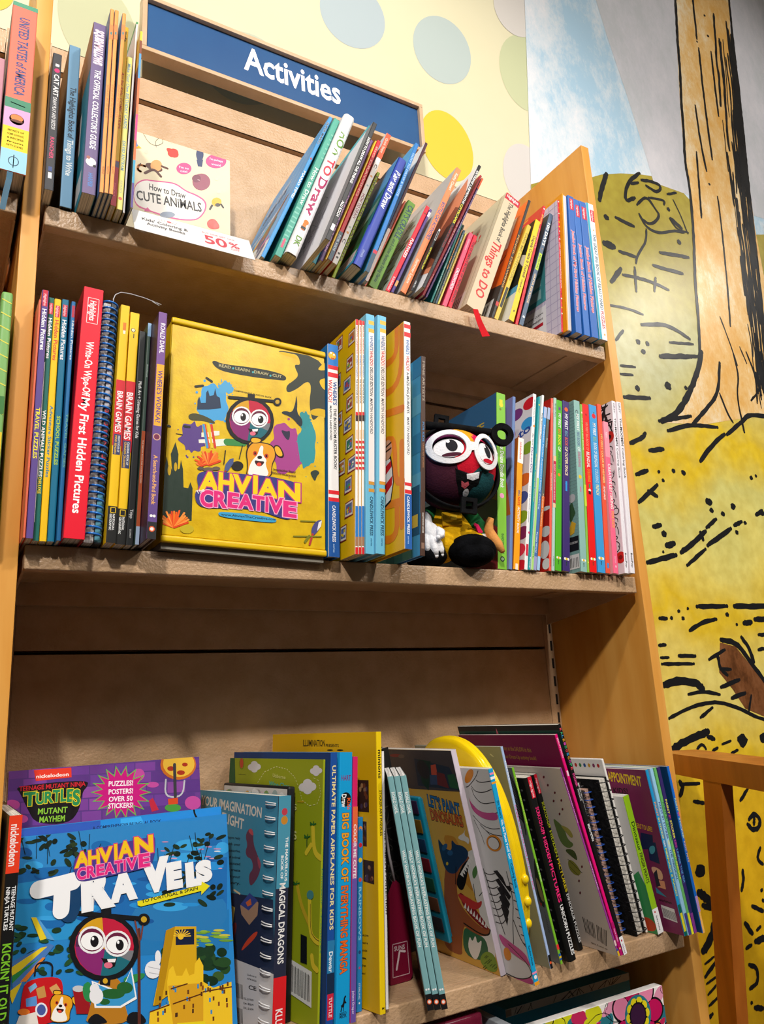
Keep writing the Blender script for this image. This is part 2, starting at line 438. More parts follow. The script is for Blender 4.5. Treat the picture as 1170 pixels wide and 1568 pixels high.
def gloss(t,bs,N):
    bs.inputs['Roughness'].default_value=.3; bs.inputs['Specular IOR Level'].default_value=.5
    n=N('ShaderNodeTexNoise'); n.inputs['Scale'].default_value=220; bp=N('ShaderNodeBump'); bp.inputs['Strength'].default_value=.12; bp.inputs['Distance'].default_value=.001
    tc=N('ShaderNodeTexCoord'); t.links.new(tc.outputs['Object'],n.inputs[0]); t.links.new(n.outputs[0],bp.inputs['Height']); t.links.new(bp.outputs[0],bs.inputs['Normal'])
def skymat(name,ca,cb,cc,sc):
    m,t,bs,N=nt(name); tc=N('ShaderNodeTexCoord'); n=N('ShaderNodeTexNoise'); n.inputs['Scale'].default_value=sc; n.inputs['Detail'].default_value=8; n.inputs['Roughness'].default_value=.82
    mp=N('ShaderNodeMapping'); mp.inputs['Scale'].default_value=(1.5,1,.8); t.links.new(tc.outputs['Object'],mp.inputs[0]); t.links.new(mp.outputs[0],n.inputs[0])
    r=N('ShaderNodeValToRGB'); e=r.color_ramp.elements; e[0].position=.4; e[0].color=lin(ca); e[1].position=.62; e[1].color=lin(cc); q=e.new(.5); q.color=lin(cb)
    t.links.new(n.outputs[0],r.inputs[0]); t.links.new(r.outputs[0],bs.inputs[0]); gloss(t,bs,N); return m
mf=muralmat(); ms=skymat('mural_sky','a9c9de','cfdbe4','e6e6ea',2.6); mg=skymat('mural_grey_area','c2c4c8','cdccd2','d8d5da',2.5)
mt=skymat('mural_trunk','e0aa58','e8c080','f2e2c2',3.0); mb_=skymat('mural_brown','5a3418','7a4a28','8a5a38',9); mk_=pr('1b1b1d',.3)
b=MB(); ym=YW-.0022
ed=REG['edge']; out=ed+[(2.6,ed[-1][1]),(2.6,ed[0][1])]
def reg(P,m,y):
    A=sum(P[i-1][0]*P[i][1]-P[i][0]*P[i-1][1] for i in range(len(P)))
    if A<0:P=P[::-1]
    b.face([(x,y,z) for x,z in P],m)
fl=REG['field']; below=[q for q in ed if q[1]<fl[0][1]]
P=out if sum(out[i-1][0]*out[i][1]-out[i][0]*out[i-1][1] for i in range(len(out)))>0 else out[::-1]
b.prism(P,ym,YW-.0012,ms)
reg(fl+[(2.6,2.45),(2.6,ed[-1][1])]+below[::-1],mf,ym-.0002)
reg(REG['grey'],mg,ym-.0003); reg(REG['grey2'],mg,ym-.00031); reg(REG['trunk'],mt,ym-.0005); reg(REG['brown'],mb_,ym-.0006)  # grey, grey2: pale mottled grey areas on both sides of the trunk
rs=random.Random(2); yy=ym-.0008
def onedge(P,z):
    for (x0,z0),(x1,z1) in zip(P,P[1:]):
        if z1<=z<=z0: return x0+(x1-x0)*(z-z0)/(z1-z0)
    return P[-1][0]
bark=[]
for i in range(84):
    z=rs.uniform(1.85,3.15); ln=rs.uniform(.08,.55); f=rs.betavariate(1.5,1.0); q=[]
    while z>1.8 and ln>0:
        a,c=onedge(BARK[0],z),onedge(BARK[1],z); q+=[(a+(c-a)*f+rs.uniform(-.004,.004))*1000,z*1000]; z-=.06; ln-=.06
    if len(q)>=4: bark.append((rs.uniform(2.5,10),q))
for w,P in STROKES+bark:
    w*=.001; P=[(P[i]*.001,P[i+1]*.001) for i in range(0,len(P),2)]; yy-=.0000015
    if len(P)==1:
        x,z=P[0]; a=rs.uniform(0,3); f=[1+rs.uniform(-.18,.18) for i in range(12)]
        b.face([(x+w*f[i]*math.cos(2*pi*i/12)*1.05,yy,z+w*f[i]*math.sin(2*pi*i/12)*.9) for i in range(12)],mk_); continue
    for _ in range(2): P=[P[0]]+[(a[0]*f+c[0]*(1-f),a[1]*f+c[1]*(1-f)) for a,c in zip(P,P[1:]) for f in(.75,.25)]+[P[-1]]
    Q=[]
    for (a,c) in zip(P,P[1:]):
        n=max(1,int(math.hypot(c[0]-a[0],c[1]-a[1])/.010))
        Q+=[(a[0]+(c[0]-a[0])*i/n,a[1]+(c[1]-a[1])*i/n) for i in range(n)]
    Q.append(P[-1]); Lp=[];Rp=[]
    for i,q in enumerate(Q):
        a=Q[max(0,i-1)];c=Q[min(len(Q)-1,i+1)];d=math.hypot(c[0]-a[0],c[1]-a[1]) or 1; nx,nz=-(c[1]-a[1])/d,(c[0]-a[0])/d
        e=min(1,.55+.45*min(i,len(Q)-1-i)/1.5); h1=w/2*e*rs.uniform(.82,1.22);h2=w/2*e*rs.uniform(.82,1.22)
        Lp.append((q[0]+nx*h1,yy,q[1]+nz*h1));Rp.append((q[0]-nx*h2,yy,q[1]-nz*h2))
    for i in range(len(Q)-1): b.face([Rp[i],Rp[i+1],Lp[i+1],Lp[i]],mk_)
    for q,s in((Q[0],0),(Q[-1],0)): b.face([(q[0]+w*.42*math.cos(pi*i/6),yy-.0000005,q[1]+w*.42*math.sin(pi*i/6)) for i in range(12)],mk_)
tag(b.build('mural'),'glossy outdoor mural with tan tree trunk and black brush strokes','mural')

# ---------------- bookcase ----------------
Z1,Z2,Z3,Z4=ZS; DD=DEPTH
SH=.0266
bc=thing('bookcase','maple bookcase with tan metal back panels holding the activity books','bookcase',(.46,.1,0))
inv=Matrix.Translation((-.46,-.1,0))
def part(b,name,par,M=inv): return b.build(name,par,M)
def side(x0,x1,top):
    b=MB(); b.box((x0,0,0),(x1,.2405,top),M_wood,bev=.0012)
    return b
part(side(.93,.9495,2.121),'side_panel',bc); part(side(-.0195,0,2.121),'side_panel',bc)
GZ=[.299,.746,1.1932,1.640,2.0875,2.1405]
def panels(x0,x1,par,M):
    z0=.06
    for z in GZ:
        g=.0045 if z>2 else .0014; g0=.0045 if z0>2 else .0014
        b=MB(); b.box((x0,DD,z0+g0),(x1,DD+.0012,z-g),M_tan); b.box((x0,DD,z-g-.0012),(x1,DD+.0165,z-g),M_tan); b.box((x0,DD,z0+g0),(x1,DD+.0165,z0+g0+.0012),M_tan); part(b,'back_panel',par,M); z0=z
    b=MB(); b.box((x0,DD+.0167,.06),(x1,DD+.0178,2.135),M_dark); part(b,'backing_sheet',par,M)
panels(.022,.908,bc,inv)
def upright(x0,x1,par,M):
    b=MB(); b.box((x0,DD-.001,.05),(x1,DD+.0195,2.14),M_tan)
    xm=x0+(x1-x0)*.72
    for i in range(64): b.box((xm-.0022,DD-.0016,.1+i*.032),(xm+.0022,DD-.0008,.1+i*.032+.018),M_dark)
    part(b,'slotted_upright',par,M)
upright(.9085,.9295,bc,inv); upright(.0005,.0215,bc,inv)
bc2=thing('bookcase','neighbouring bookcase bay glimpsed at the left edge','bookcase',(-.2,.1,0)); inv2=Matrix.Translation((.2,-.1,0))
part(side(-.400,-.3805,2.121),'side_panel',bc2,inv2); panels(-.378,-.043,bc2,inv2); upright(-.042,-.0205,bc2,inv2)
def shelf(label,x0,x1,z):
    t=thing('metal_shelf',label,'shelf',((x0+x1)/2,.1,z)); M=Matrix.Translation((-(x0+x1)/2,-.1,-z))
    b=MB(); b.box((x0,0,z-SH),(x1,.016,z),M_tan,bev=.0022); part(b,'front_lip',t,M)
    b=MB(); b.box((x0,.0162,z-.0022),(x1,DD-.003,z),M_tan); b.box((x0,DD-.014,z-.034),(x1,DD-.004,z-.0024),M_tan); part(b,'deck',t,M)
    for s,xa in((1,x1-.0025),(-1,x0)):
        b=MB(); P=[(.0165,z-.0026),(DD-.004,z-.0026),(DD-.004,z-.052),(.0165,z-SH+.001)]
        vs=[(xa,y,q) for y,q in P]+[(xa+.0025,y,q) for y,q in P]; b.add(vs,[(0,1,2,3),(7,6,5,4)]+[(i,i+4,(i+1)%4+4,(i+1)%4) for i in range(4)],M_tan)
        xb=xa-.04 if s>0 else xa+.0425
        b.box((min(xa,xb),.0165,z-.0052),(max(xa,xb),DD-.016,z-.0026),M_tan)
        part(b,'bracket',t,M)
    return t
shelf('top tan metal shelf under the leaning drawing books',.0052,.919,Z1)
shelf('middle tan metal shelf under the yellow box and plush doll',.0058,.9185,Z2)
shelf('lower tan metal shelf with the travel and dragon books',.0058,.9185,Z3)
shelf('lowest tan metal shelf under the floral colouring kit',.0058,.9185,Z4)
shelf('upper tan shelf of the left bay under the coral cookbook',-.378,-.0245,1.7033)
shelf('second tan shelf of the left bay under the green striped book',-.378,-.0245,1.2872)
# sign
sg=thing('wall_sign','navy sign reading Activities in a beige metal frame above the bookcase','sign',(.4285,.2,2.162))
b=MB(); x0,x1,z0,z1=-.2765,.2765,0,.113; w=.008
for a,c in(((x0,-.01,z0),(x1,.014,z0+w)),((x0,-.01,z1-w),(x1,.014,z1)),((x0,-.01,z0+w),(x0+w,.014,z1-w)),((x1-w,-.01,z0+w),(x1,.014,z1-w))): b.box(a,c,M_tan if 0 else noisy('beige_frame','c9a985','d2b392',30,rough=.32,bump=.2,bscale=200,spec=.5),bev=.001)
b.box((-.2,.014,.04),(-.19,.0438,.07),M_tan); b.box((.2,.014,.04),(.21,.0438,.07),M_tan)
b.build('frame',sg)
b=MB(); b.box((x0+w,-.002,z0+w),(x1-w,.004,z1-w),noisy('navy_board','1c4d82','205488',8,rough=.38))
Print(b,lambda u,v,e:(x0+u,-.002-e,v),.553,.113,.4).T('fbfbfb','Activities',.1780,.0446,.1920,.0015,-.0006,.0475)
b.build('sign_board',sg)
# rail
rl=thing('wooden_rail','honey brown wooden rail with one post in front of the mural, right of the bookcase','railing',(1.04,.03,0))
d=Vector((-.4753,-.8798,0)); n=Vector((.8798,-.4753,0)); A_=Vector((1.1219,.1459,0))
def rp(s,o,z): return A_+d*s+n*o+Vector((0,0,z))
def bar(mb,c0,c1,m):
    mb.add(c0+c1,[(3,2,1,0),(4,5,6,7)]+[(i,(i+1)%4,(i+1)%4+4,i+4) for i in range(4)],m)
b=MB(); bar(b,[rp(-.085,0,.957),rp(-.085,.076,.957),rp(-.085,.076,.993),rp(-.085,0,.993)],[rp(.41,0,.957),rp(.41,.076,.957),rp(.41,.076,.993),rp(.41,0,.993)],M_woodd); b.build('top_rail',rl,Matrix.Translation((-1.04,-.03,0)))
b=MB(); P0=[(.1104,.957),(.178,.957)]; P1=[(.0311,.57),(.0985,.57)]
k=.57/(.957-.57); P2=[(P1[0][0]+(P1[0][0]-P0[0][0])*k,0),(P1[1][0]+(P1[1][0]-P0[1][0])*k,0)]
bar(b,[rp(P2[0][0],.001,.0005),rp(P2[1][0],.001,.0005),rp(P2[1][0],.0195,.0005),rp(P2[0][0],.0195,.0005)],[rp(P0[0][0],.001,.9568),rp(P0[1][0],.001,.9568),rp(P0[1][0],.0195,.9568),rp(P0[0][0],.0195,.9568)],M_woodd); b.build('post',rl,Matrix.Translation((-1.04,-.03,0)))
SHELF_GROUPS=['books on the top shelf', 'books on the middle shelf', 'books on the lower shelf']
BK={
'cat':((0.0100,-0.0292,1.6991,0.0042,0.00,0.0099,0.1908,0.1469),'thin dark charcoal book with a pink heart, leftmost on the top shelf',SHELF_GROUPS[0],'pb','37373c','37373c','37373c','e6e0d4',
[('T','e8e6e6','I',35,1758,0,-38,40,0),('E','d6246e',54,1662,30,0,0,30),('T','e4e2e2','CAT ART',27,1605,0,-311,54,0),('T','d8d6d6','DRAW PLAY AND SKETCH',30,1275,0,-452,40,0),('T','d0446e','RANCHER',29,714,0,-297,42,0),('R','3d4f88',30,249,69,310),('R','f2f2f2',30,152,69,231)],
[]),
'write':((0.0337,-0.0043,1.6991,0.0047,0.00,0.0132,0.2344,0.1805),'steel blue hardcover about things to write, second from the left on the top shelf',SHELF_GROUPS[0],'hc','6c9abb','6e5c46','6e5c46','e6e0d4',
[('T','2a3846','The Highlights Book of',40,1717,0,-750,66,0),('T','eef2f4','Things to Write',40,947,0,-512,66,0)],
[]),
'guide':((0.0544,-0.0411,1.6991,0.0185,0.00,0.0154,0.2457,0.1892),'thick purple guide with colourful bubbly title and a white plush animal on its spine',SHELF_GROUPS[0],'pb','76648e','2c8ca4','2c8ca4','e6e0d4',
[('T','f0c8d8','SQUISHMALLOWS',31,2355,0,-516,92,0,'ffffff'),('T','f4f2f6',"THE OFFICIAL COLLECTOR'S GUIDE",52,1761,0,-1143,65,0),('E','f2ece6',77,435,58,0,0,58),('E','b07060',46,490,22,0,0,22),('E','2c2a30',120,390,18,0,0,18),('T','5a8cd0','HARPER',60,282,0,-188,49,0)],
[('R','a8744c',0,1769,1892,2457),('R','e8e8ec',473,860,1419,1474),('P','c83058',567,983,1324,1351,1286,1105),('R','e4e4e4',1040,123,1740,418)]),
'or1':((0.0616,-0.0504,1.6991,0.0158,0.00,0.0046,0.2659,0.2048),'thin orange booklet, first of three matching beside the purple guide','thin orange booklets on the top shelf','pb','f2a152','5878aa','5878aa','e6e0d4',
[('R','e88a4c',0,2196,46,2416),('R','3c8a8c',14,2266,32,2306),('T','d08048','DRAW IN 30 DAYS',14,1512,0,-474,19,0),('T','b06a38','KIDS',14,350,0,-99,19,0)],
[]),
'or2':((0.0668,-0.0519,1.6991,0.0152,0.00,0.0045,0.2652,0.2042),'thin orange booklet, middle one of three matching beside the purple guide','thin orange booklets on the top shelf','pb','f2a152','5878aa','5878aa','e6e0d4',
[('R','e88a4c',0,2207,45,2427),('R','3c8a8c',14,2276,32,2316),('T','d08048','DRAW IN 30 DAYS',14,1521,0,-474,18,0),('T','b06a38','KIDS',14,358,0,-99,18,0)],
[]),
'or3':((0.0720,-0.0521,1.6991,0.0300,0.00,0.0045,0.2648,0.2039),'thin orange booklet, third of three matching, next to the amber spine','thin orange booklets on the top shelf','pb','f2a152','5878aa','5878aa','e6e0d4',
[('R','e88a4c',0,2245,45,2468),('R','3c8a8c',13,2315,31,2356),('T','d08048','DRAW IN 30 DAYS',13,1551,0,-479,18,0),('T','b06a38','KIDS',13,376,0,-100,18,0)],
[]),
'amber':((0.0796,-0.0312,1.6991,0.0297,0.00,0.0064,0.2662,0.2049),'amber yellow book with dark red lettering and a red lower spine',SHELF_GROUPS[0],'pb','dba616','dba616','dba616','e6e0d4',
[('T','403010','Studio',16,2594,0,-166,32,0),('T','b83018','Art for Kids: COMIC STRIPS',16,1947,0,-848,32,0),('R','b41c30',0,0,64,634),('R','54506c',0,540,64,624),('T','d86070','PENCILS',22,317,0,-184,19,0)],
[]),
'bday':((0.0880,-0.0269,1.6991,0.0279,0.00,0.0070,0.2258,0.1739),'pale yellow birthday cards book with blue lettering',SHELF_GROUPS[0],'pb','eadf80','d8cc70','d8cc70','e6e0d4',
[('T','6f98b4','Make Your Own BIRTHDAY CARDS',18,2151,0,-988,35,0),('T','7aa0b0','DAVID ANTRAM',18,980,0,-428,35,0),('T','b8b890','SERIES',25,411,0,-186,21,0),('E','d86858',35,152,21,0,0,21)],
[]),
'whgr':((0.0917,-0.0230,1.6991,0.0312,0.00,0.0023,0.2894,0.2228),'tall white book with a thin green top edge, behind the pale yellow one',SHELF_GROUPS[0],'pb','e6e2e2','d6d0da','d6d0da','e6e0d4',
[('R','4f9a60',0,2858,23,2894)],
[('R','4f9a60',0,2821,2228,2894),('R','8a2444',0,868,2228,1591),('R','2a2a2e',0,0,2228,868)]),
'colorful':((0.0980,-0.0368,1.6991,0.0217,0.00,0.0027,0.2626,0.2022),'very thin book with rainbow blocks down its spine, beside the cute animals book',SHELF_GROUPS[0],'pb','e0d040','1e2428','1e2428','e6e0d4',
[('R','f0d840',0,2482,27,2626),('R','8a4a30',0,2276,27,2482),('R','5aa0d0',0,1890,27,2276),('R','ee7a4c',0,1345,27,1890),('R','e8468c',0,958,27,1345),('R','f07040',0,673,27,958),('R','3ca4cc',0,346,27,673),('R','5a4890',0,0,27,346)],
[('R','e0b030',0,2100,2022,2626),('R','7a3020',0,1444,2022,2100)]),
'mario':((0.2801,-0.0040,1.6991,0.4013,0.00,0.0057,0.2924,0.2206),'bright blue leaning book with a crowd of coloured figures on its cover',SHELF_GROUPS[0],'pb','3d95d4','56a8ea','56a8ea','e6e0d4',
[('T','1e2c50','SUPER MARIO',10,2796,0,-490,31,0,'c8d8e8'),('E','c04048',28,1988,17,0,0,17),('T','f4f6f8','MARIO TIME!',13,1719,0,-561,31,0)],
[('L','8cc8f2',44,221,0,772,2924),('L','8cc8f2',44,662,0,1213,2924),('L','8cc8f2',44,1103,0,1654,2924),('L','8cc8f2',44,1544,0,2095,2924),('P','e4ecf4',0,0,2206,0,2206,351,1103,877,0,526),('T','e0e8f0','HOW TO DRAW',265,2164,1059,0,0,205),('T','2a3a60','SUPER FUN',331,1901,1037,0,0,234),('T','2a5a8a','LINE 0 OF THE STEP BY STEP GUIDE',331,1755,1323,0,0,26),('T','2a5a8a','LINE 1 OF THE STEP BY STEP GUIDE',331,1696,1323,0,0,26),('T','2a5a8a','LINE 2 OF THE STEP BY STEP GUIDE',331,1638,1323,0,0,26),('T','2a5a8a','LINE 3 OF THE STEP BY STEP GUIDE',331,1579,1323,0,0,26),('T','2a5a8a','LINE 4 OF THE STEP BY STEP GUIDE',331,1521,1323,0,0,26),('T','f4f6f8','step by step!',441,1345,1103,0,0,146),('E','e8c030',596,1080,80,0,0,120),('E','c83a2c',447,957,122,0,0,94),('E','d86aa0',980,663,121,0,0,75),('E','d86aa0',369,484,68,0,0,82),('E','e8c030',1005,1038,146,0,0,117),('E','c83a2c',1861,344,135,0,0,92),('E','8a5a38',780,858,121,0,0,115),('E','e89858',1183,409,73,0,0,141),('E','e89858',1382,414,161,0,0,99),('E','e8c030',693,584,163,0,0,70),('E','e89858',1100,549,106,0,0,115),('E','e8c030',1054,454,83,0,0,105),('E','3a4a80',1557,994,167,0,0,106),('E','d86aa0',624,302,104,0,0,82),('E','d86aa0',642,537,144,0,0,95),('E','5a9a3c',413,1056,160,0,0,61),('E','5a9a3c',717,303,150,0,0,88),('E','d86aa0',1162,1034,82,0,0,108),('E','e8c030',912,774,98,0,0,67),('E','e89858',1318,918,124,0,0,72),('E','5a9a3c',1392,1095,73,0,0,60),('E','3a4a80',784,831,79,0,0,85),('E','c83a2c',1817,295,158,0,0,77),('E','5a9a3c',1681,1004,155,0,0,130),('E','8a5a38',515,1087,115,0,0,66),('E','e89858',1043,680,83,0,0,69),('E','e89858',1292,881,123,0,0,66),('E','c83a2c',1153,961,116,0,0,63),('E','c83a2c',959,381,146,0,0,121),('E','8a5a38',1304,971,124,0,0,144),('E','8a5a38',1050,558,109,0,0,104),('E','d86aa0',232,794,166,0,0,124),('E','3a4a80',591,535,127,0,0,144),('E','3a4a80',1555,899,102,0,0,85),('E','3a4a80',1516,535,159,0,0,76),('E','d86aa0',847,771,167,0,0,76),('E','3a4a80',1235,982,142,0,0,141),('E','e89858',1579,788,106,0,0,96),('E','e89858',1581,708,75,0,0,73),('E','f0e8e0',1433,514,112,0,0,69),('E','d86aa0',1853,517,157,0,0,82),('E','e89858',625,494,94,0,0,103),('E','3a4a80',634,958,132,0,0,131),('E','5a9a3c',1042,379,78,0,0,66),('E','5a9a3c',1511,1106,168,0,0,127),('E','e89858',257,449,95,0,0,67),('E','3a4a80',1658,1034,168,0,0,67),('E','e8c030',1652,827,101,0,0,62),('E','8a5a38',1642,828,107,0,0,131),('E','3a4a80',1419,783,101,0,0,85),('E','3a4a80',1821,347,165,0,0,139),('E','e8c030',939,421,165,0,0,72),('E','8a5a38',386,475,99,0,0,74),('E','5a9a3c',401,334,127,0,0,123),('E','e89858',1146,560,163,0,0,123),('E','5a9a3c',404,881,75,0,0,71),('E','e89858',593,471,85,0,0,70),('E','d86aa0',321,1019,131,0,0,112),('E','3a4a80',1568,650,142,0,0,123),('E','5a9a3c',1365,1098,120,0,0,91),('P','8a5a38',1213,877,1765,1521,1941,1462,1544,877)]),
'teal':((0.2999,-0.0140,1.6991,0.3720,0.00,0.0094,0.2776,0.2137),'teal green how to draw book with pale wavy lines along its spine',SHELF_GROUPS[0],'pb','4ba893','4ba893','4ba893','e6e0d4',
[('T','d4e8de','How to Draw',28,1726,0,-744,56,0),('R','7cc4b2',11,890,75,918),('R','7cc4b2',11,800,75,829),('R','7cc4b2',11,712,75,739),('R','7cc4b2',11,623,75,651),('R','7cc4b2',11,536,75,563),('R','7cc4b2',11,448,75,476),('R','7cc4b2',11,362,75,389),('R','7cc4b2',11,276,75,303),('R','74bca8',52,2426,89,2455),('R','74bca8',52,2326,89,2355),('R','74bca8',52,2227,89,2255),('R','74bca8',52,2128,89,2156),('R','74bca8',52,2030,89,2058),('R','74bca8',52,1933,89,1961),('R','d85878',23,156,56,315)],
[]),
'dk':((0.3196,-0.0250,1.6991,0.3711,0.00,0.0175,0.2810,0.2164),'glossy white ring bound book with giant magenta and green hand lettering',SHELF_GROUPS[0],'round','f0eef0','e4e2e6','e4e2e6','e6e0d4',
[('T','6e9c3e','HOW',54,2433,0,-535,108,0),('T','d83048','TO',35,1856,0,-327,105,0),('T','b01a60','Draw',30,1476,0,-756,115,0),('E','ee7c20',96,594,38,0,0,38),('R','ee7c20',61,444,114,569),('R','303030',52,457,122,506),('T','6e9c3e','DK',48,321,0,-171,79,0)],
[]),
'koch':((0.3420,-0.0776,1.6991,0.3769,0.00,0.0067,0.2300,0.2150),'black spined book with a white sketch cover jutting far over the top shelf edge',SHELF_GROUPS[0],'pb','2b2b2d','edecf0','edecf0','e6e0d4',
[('T','f2f2f2','HOW TO DRAW ALL THE THINGS',15,1984,0,-918,37,0),('T','f2f2f2','ALLI KOCH',15,711,0,-284,37,0),('R','f4f4f4',10,173,57,281)],
[('R','77787c',1935,0,2150,2300),('C','aeb0b6',9,762,1403,942,451,1331,1093,1474,1151),('C','aeb0b6',9,1437,729,664,1138,1254,1653,1126,444),('C','aeb0b6',9,854,290,829,1860,803,1436,1098,477),('C','aeb0b6',9,1170,368,629,1231,567,1894,887,1317),('C','aeb0b6',9,1468,416,1504,298,1076,1362,1490,848),('C','aeb0b6',9,1448,1352,942,523,683,860,802,871),('C','aeb0b6',9,1299,877,1106,297,581,1455,1387,770),('C','aeb0b6',9,465,631,818,862,1034,751,1126,1586),('C','aeb0b6',9,1272,1509,1058,680,1335,730,1355,1001),('C','aeb0b6',9,1106,1091,1133,818,1052,1501,818,1266),('C','aeb0b6',9,921,1041,842,1173,1193,530,587,1650),('C','aeb0b6',9,525,1598,1246,606,1114,667,1378,570),('C','aeb0b6',9,554,293,1202,595,768,1916,1221,1503),('C','aeb0b6',9,1049,1335,442,1632,784,1704,876,1802),('C','aeb0b6',9,430,1921,533,1112,948,1932,1201,1924),('C','aeb0b6',9,1404,963,589,482,1193,1871,1145,827),('C','9a9ca2',13,968,460,860,690,1075,828,1247,690,1182,460,968,460),('C','9a9ca2',13,1075,828,1333,1150,1419,1104,1247,736),('E','505258',1010,644,26,0,0,23),('E','505258',1161,644,26,0,0,23)]),
'tealback':((0.3491,-0.0200,1.6991,0.3770,0.00,0.0060,0.2830,0.2084),'turquoise book pushed back behind the white sketch cover',SHELF_GROUPS[0],'pb','2c98a6','4cbecd','4cbecd','e6e0d4',
[('T','d8f0f0','ART IS!',15,788,0,-408,30,0)],
[]),
'purp':((0.3549,-0.0300,1.6991,0.3850,0.00,0.0049,0.2470,0.1956),'slim purple book behind the black spined drawing book',SHELF_GROUPS[0],'pb','6a4a82','7a5a90','7a5a90','e6e0d4',
[('T','d8a0c8','DRAW A DRAGON',12,1270,0,-1098,24,0)],
[]),
'yel':((0.3580,-0.0360,1.6991,0.3880,0.00,0.0023,0.2430,0.1854),'very thin golden yellow book between purple and red ones',SHELF_GROUPS[0],'pb','e8b81e','e8b81e','e8b81e','e6e0d4',
[],
[]),
'red':((0.3651,-0.0360,1.6991,0.3880,0.00,0.0060,0.2450,0.1803),'red book with a slate blue lower spine, left of the white and orange drawing book',SHELF_GROUPS[0],'pb','cc1a2a','cc2a2a','cc2a2a','e6e0d4',
[('T','f0a090','BIG DRAWING',17,2312,0,-1052,27,0),('R','4a6072',0,0,60,537),('T','d0d8e0','FOR KIDS',15,474,0,-302,30,0)],
[]),
'howto':((0.3762,-0.0308,1.6991,0.3933,0.00,0.0079,0.2703,0.2081),'cream and orange how to draw book with little icons on its spine',SHELF_GROUPS[0],'pb','eae4dc','d8481e','d8481e','e6e0d4',
[('R','f0582e',0,2165,79,2703),('T','f8c8b8','Quick Steps',22,2609,0,-327,35,0),('T','303030','C',20,2020,0,-86,39,0),('E','e0a060',39,1763,20,0,0,20),('E','a8b8b8',39,1567,17,0,0,17),('T','a05866','HOW TO DRAW',18,1387,0,-513,43,0),('E','a8c0a8',39,703,19,0,0,19),('E','e09a40',39,598,20,0,0,20),('T','303030','C',20,469,0,-77,39,0),('E','3a3028',39,190,19,0,0,19),('E','3a3028',39,114,19,0,0,19)],
[('R','e4e0e4',0,2027,2081,2703),('R','e0601e',833,811,2081,2027)]),
'dinog':((0.3888,0.0010,1.6991,0.4033,0.00,0.0048,0.2218,0.1708),'lime green book with jagged maroon lettering, set back on the top shelf',SHELF_GROUPS[0],'pb','a6be24','8a9a20','8a9a20','e6e0d4',
[('T','5a1434','DINOSAUR DRAWING',10,2128,0,-1812,29,0)],
[]),
'play':((0.4120,-0.0377,1.6991,0.4118,0.00,0.0154,0.2239,0.1724),'royal blue rounded activity folder with white handwriting title',SHELF_GROUPS[0],'round','3549aa','1c7a44','1c7a44','e6e0d4',
[('T','f6f8ff','Play and Draw',40,1955,0,-799,89,0),('T','a8b8e8','chronicle',58,298,0,-142,38,0)],
[('R','4aa0e0',0,1231,1724,2239),('P','1a7a80',0,1119,690,1567,1207,1343,1724,1679,1724,784,0,672),('R','2aa0c8',0,0,1724,224),('P','2a5a38',517,784,1034,1231,1552,1008,1638,448,690,336),('P','7a4a30',603,448,1034,716,1379,627,1034,358),('P','8ab0a0',948,940,1638,1388,1638,1119,1207,851),('R','dcdcdc',862,90,1638,336),('L','303030',14,931,112,931,291),('L','303030',14,991,112,991,291),('L','303030',14,1052,112,1052,291),('L','303030',14,1112,112,1112,291),('L','303030',14,1172,112,1172,291),('L','303030',14,1233,112,1233,291),('L','303030',14,1293,112,1293,291),('L','303030',14,1353,112,1353,291),('L','303030',14,1414,112,1414,291),('L','303030',14,1474,112,1474,291),('L','303030',14,1534,112,1534,291)]),
'bluethin':((0.4264,-0.0320,1.6991,0.3909,0.00,0.0063,0.2716,0.2091),'tall mid blue thin book behind the royal blue folder',SHELF_GROUPS[0],'pb','2b7cc8','52aeea','52aeea','e6e0d4',
[('T','a8d0f0','HOW TO DRAW & WRITE',16,2488,0,-946,31,0),('R','c83048',0,356,63,420),('R','3a5468',0,0,63,356)],
[('P','8ac048',1150,2716,1568,2716,836,2173,418,2173)]),
'maroon':((0.4364,-0.0104,1.6991,0.4237,0.00,0.0047,0.3086,0.2270),'tall thin white covered book with a dark maroon and pink spine',SHELF_GROUPS[0],'pb','4c2230','eef0f4','eef0f4','e6e0d4',
[('R','e2cabc',0,0,47,1091)],
[]),
'redor':((0.4399,0.0014,1.6991,0.4487,0.00,0.0026,0.1865,0.1436),'very thin rust red book tucked left of the green one',SHELF_GROUPS[0],'pb','c84c2a','c84c2a','c84c2a','e6e0d4',
[],
[]),
'cradle':((0.4593,0.0042,1.6991,0.4452,0.00,0.0141,0.1882,0.1449),'olive green string games book on the top shelf',SHELF_GROUPS[0],'hc','6b9a36','6b9a36','6b9a36','e6e0d4',
[('T','23405c',"CAT'S CRADLE",41,1803,0,-735,87,0),('T','2c5a3a','and 8 Other Fantastic String Games',45,1024,0,-915,51,0)],
[]),
'mazes':((0.4804,0.0024,1.6991,0.4650,0.00,0.0070,0.1922,0.1480),'red spined mazes book with foliage on its grey cover',SHELF_GROUPS[0],'pb','e0283c','c8c8c2','c8c8c2','e6e0d4',
[('E','8a3a28',35,1752,18,0,0,18),('T','f6f0f0','FUN MAZES',13,1153,0,-415,44,0),('T','f0c0c8','kidskids',18,307,0,-280,35,0)],
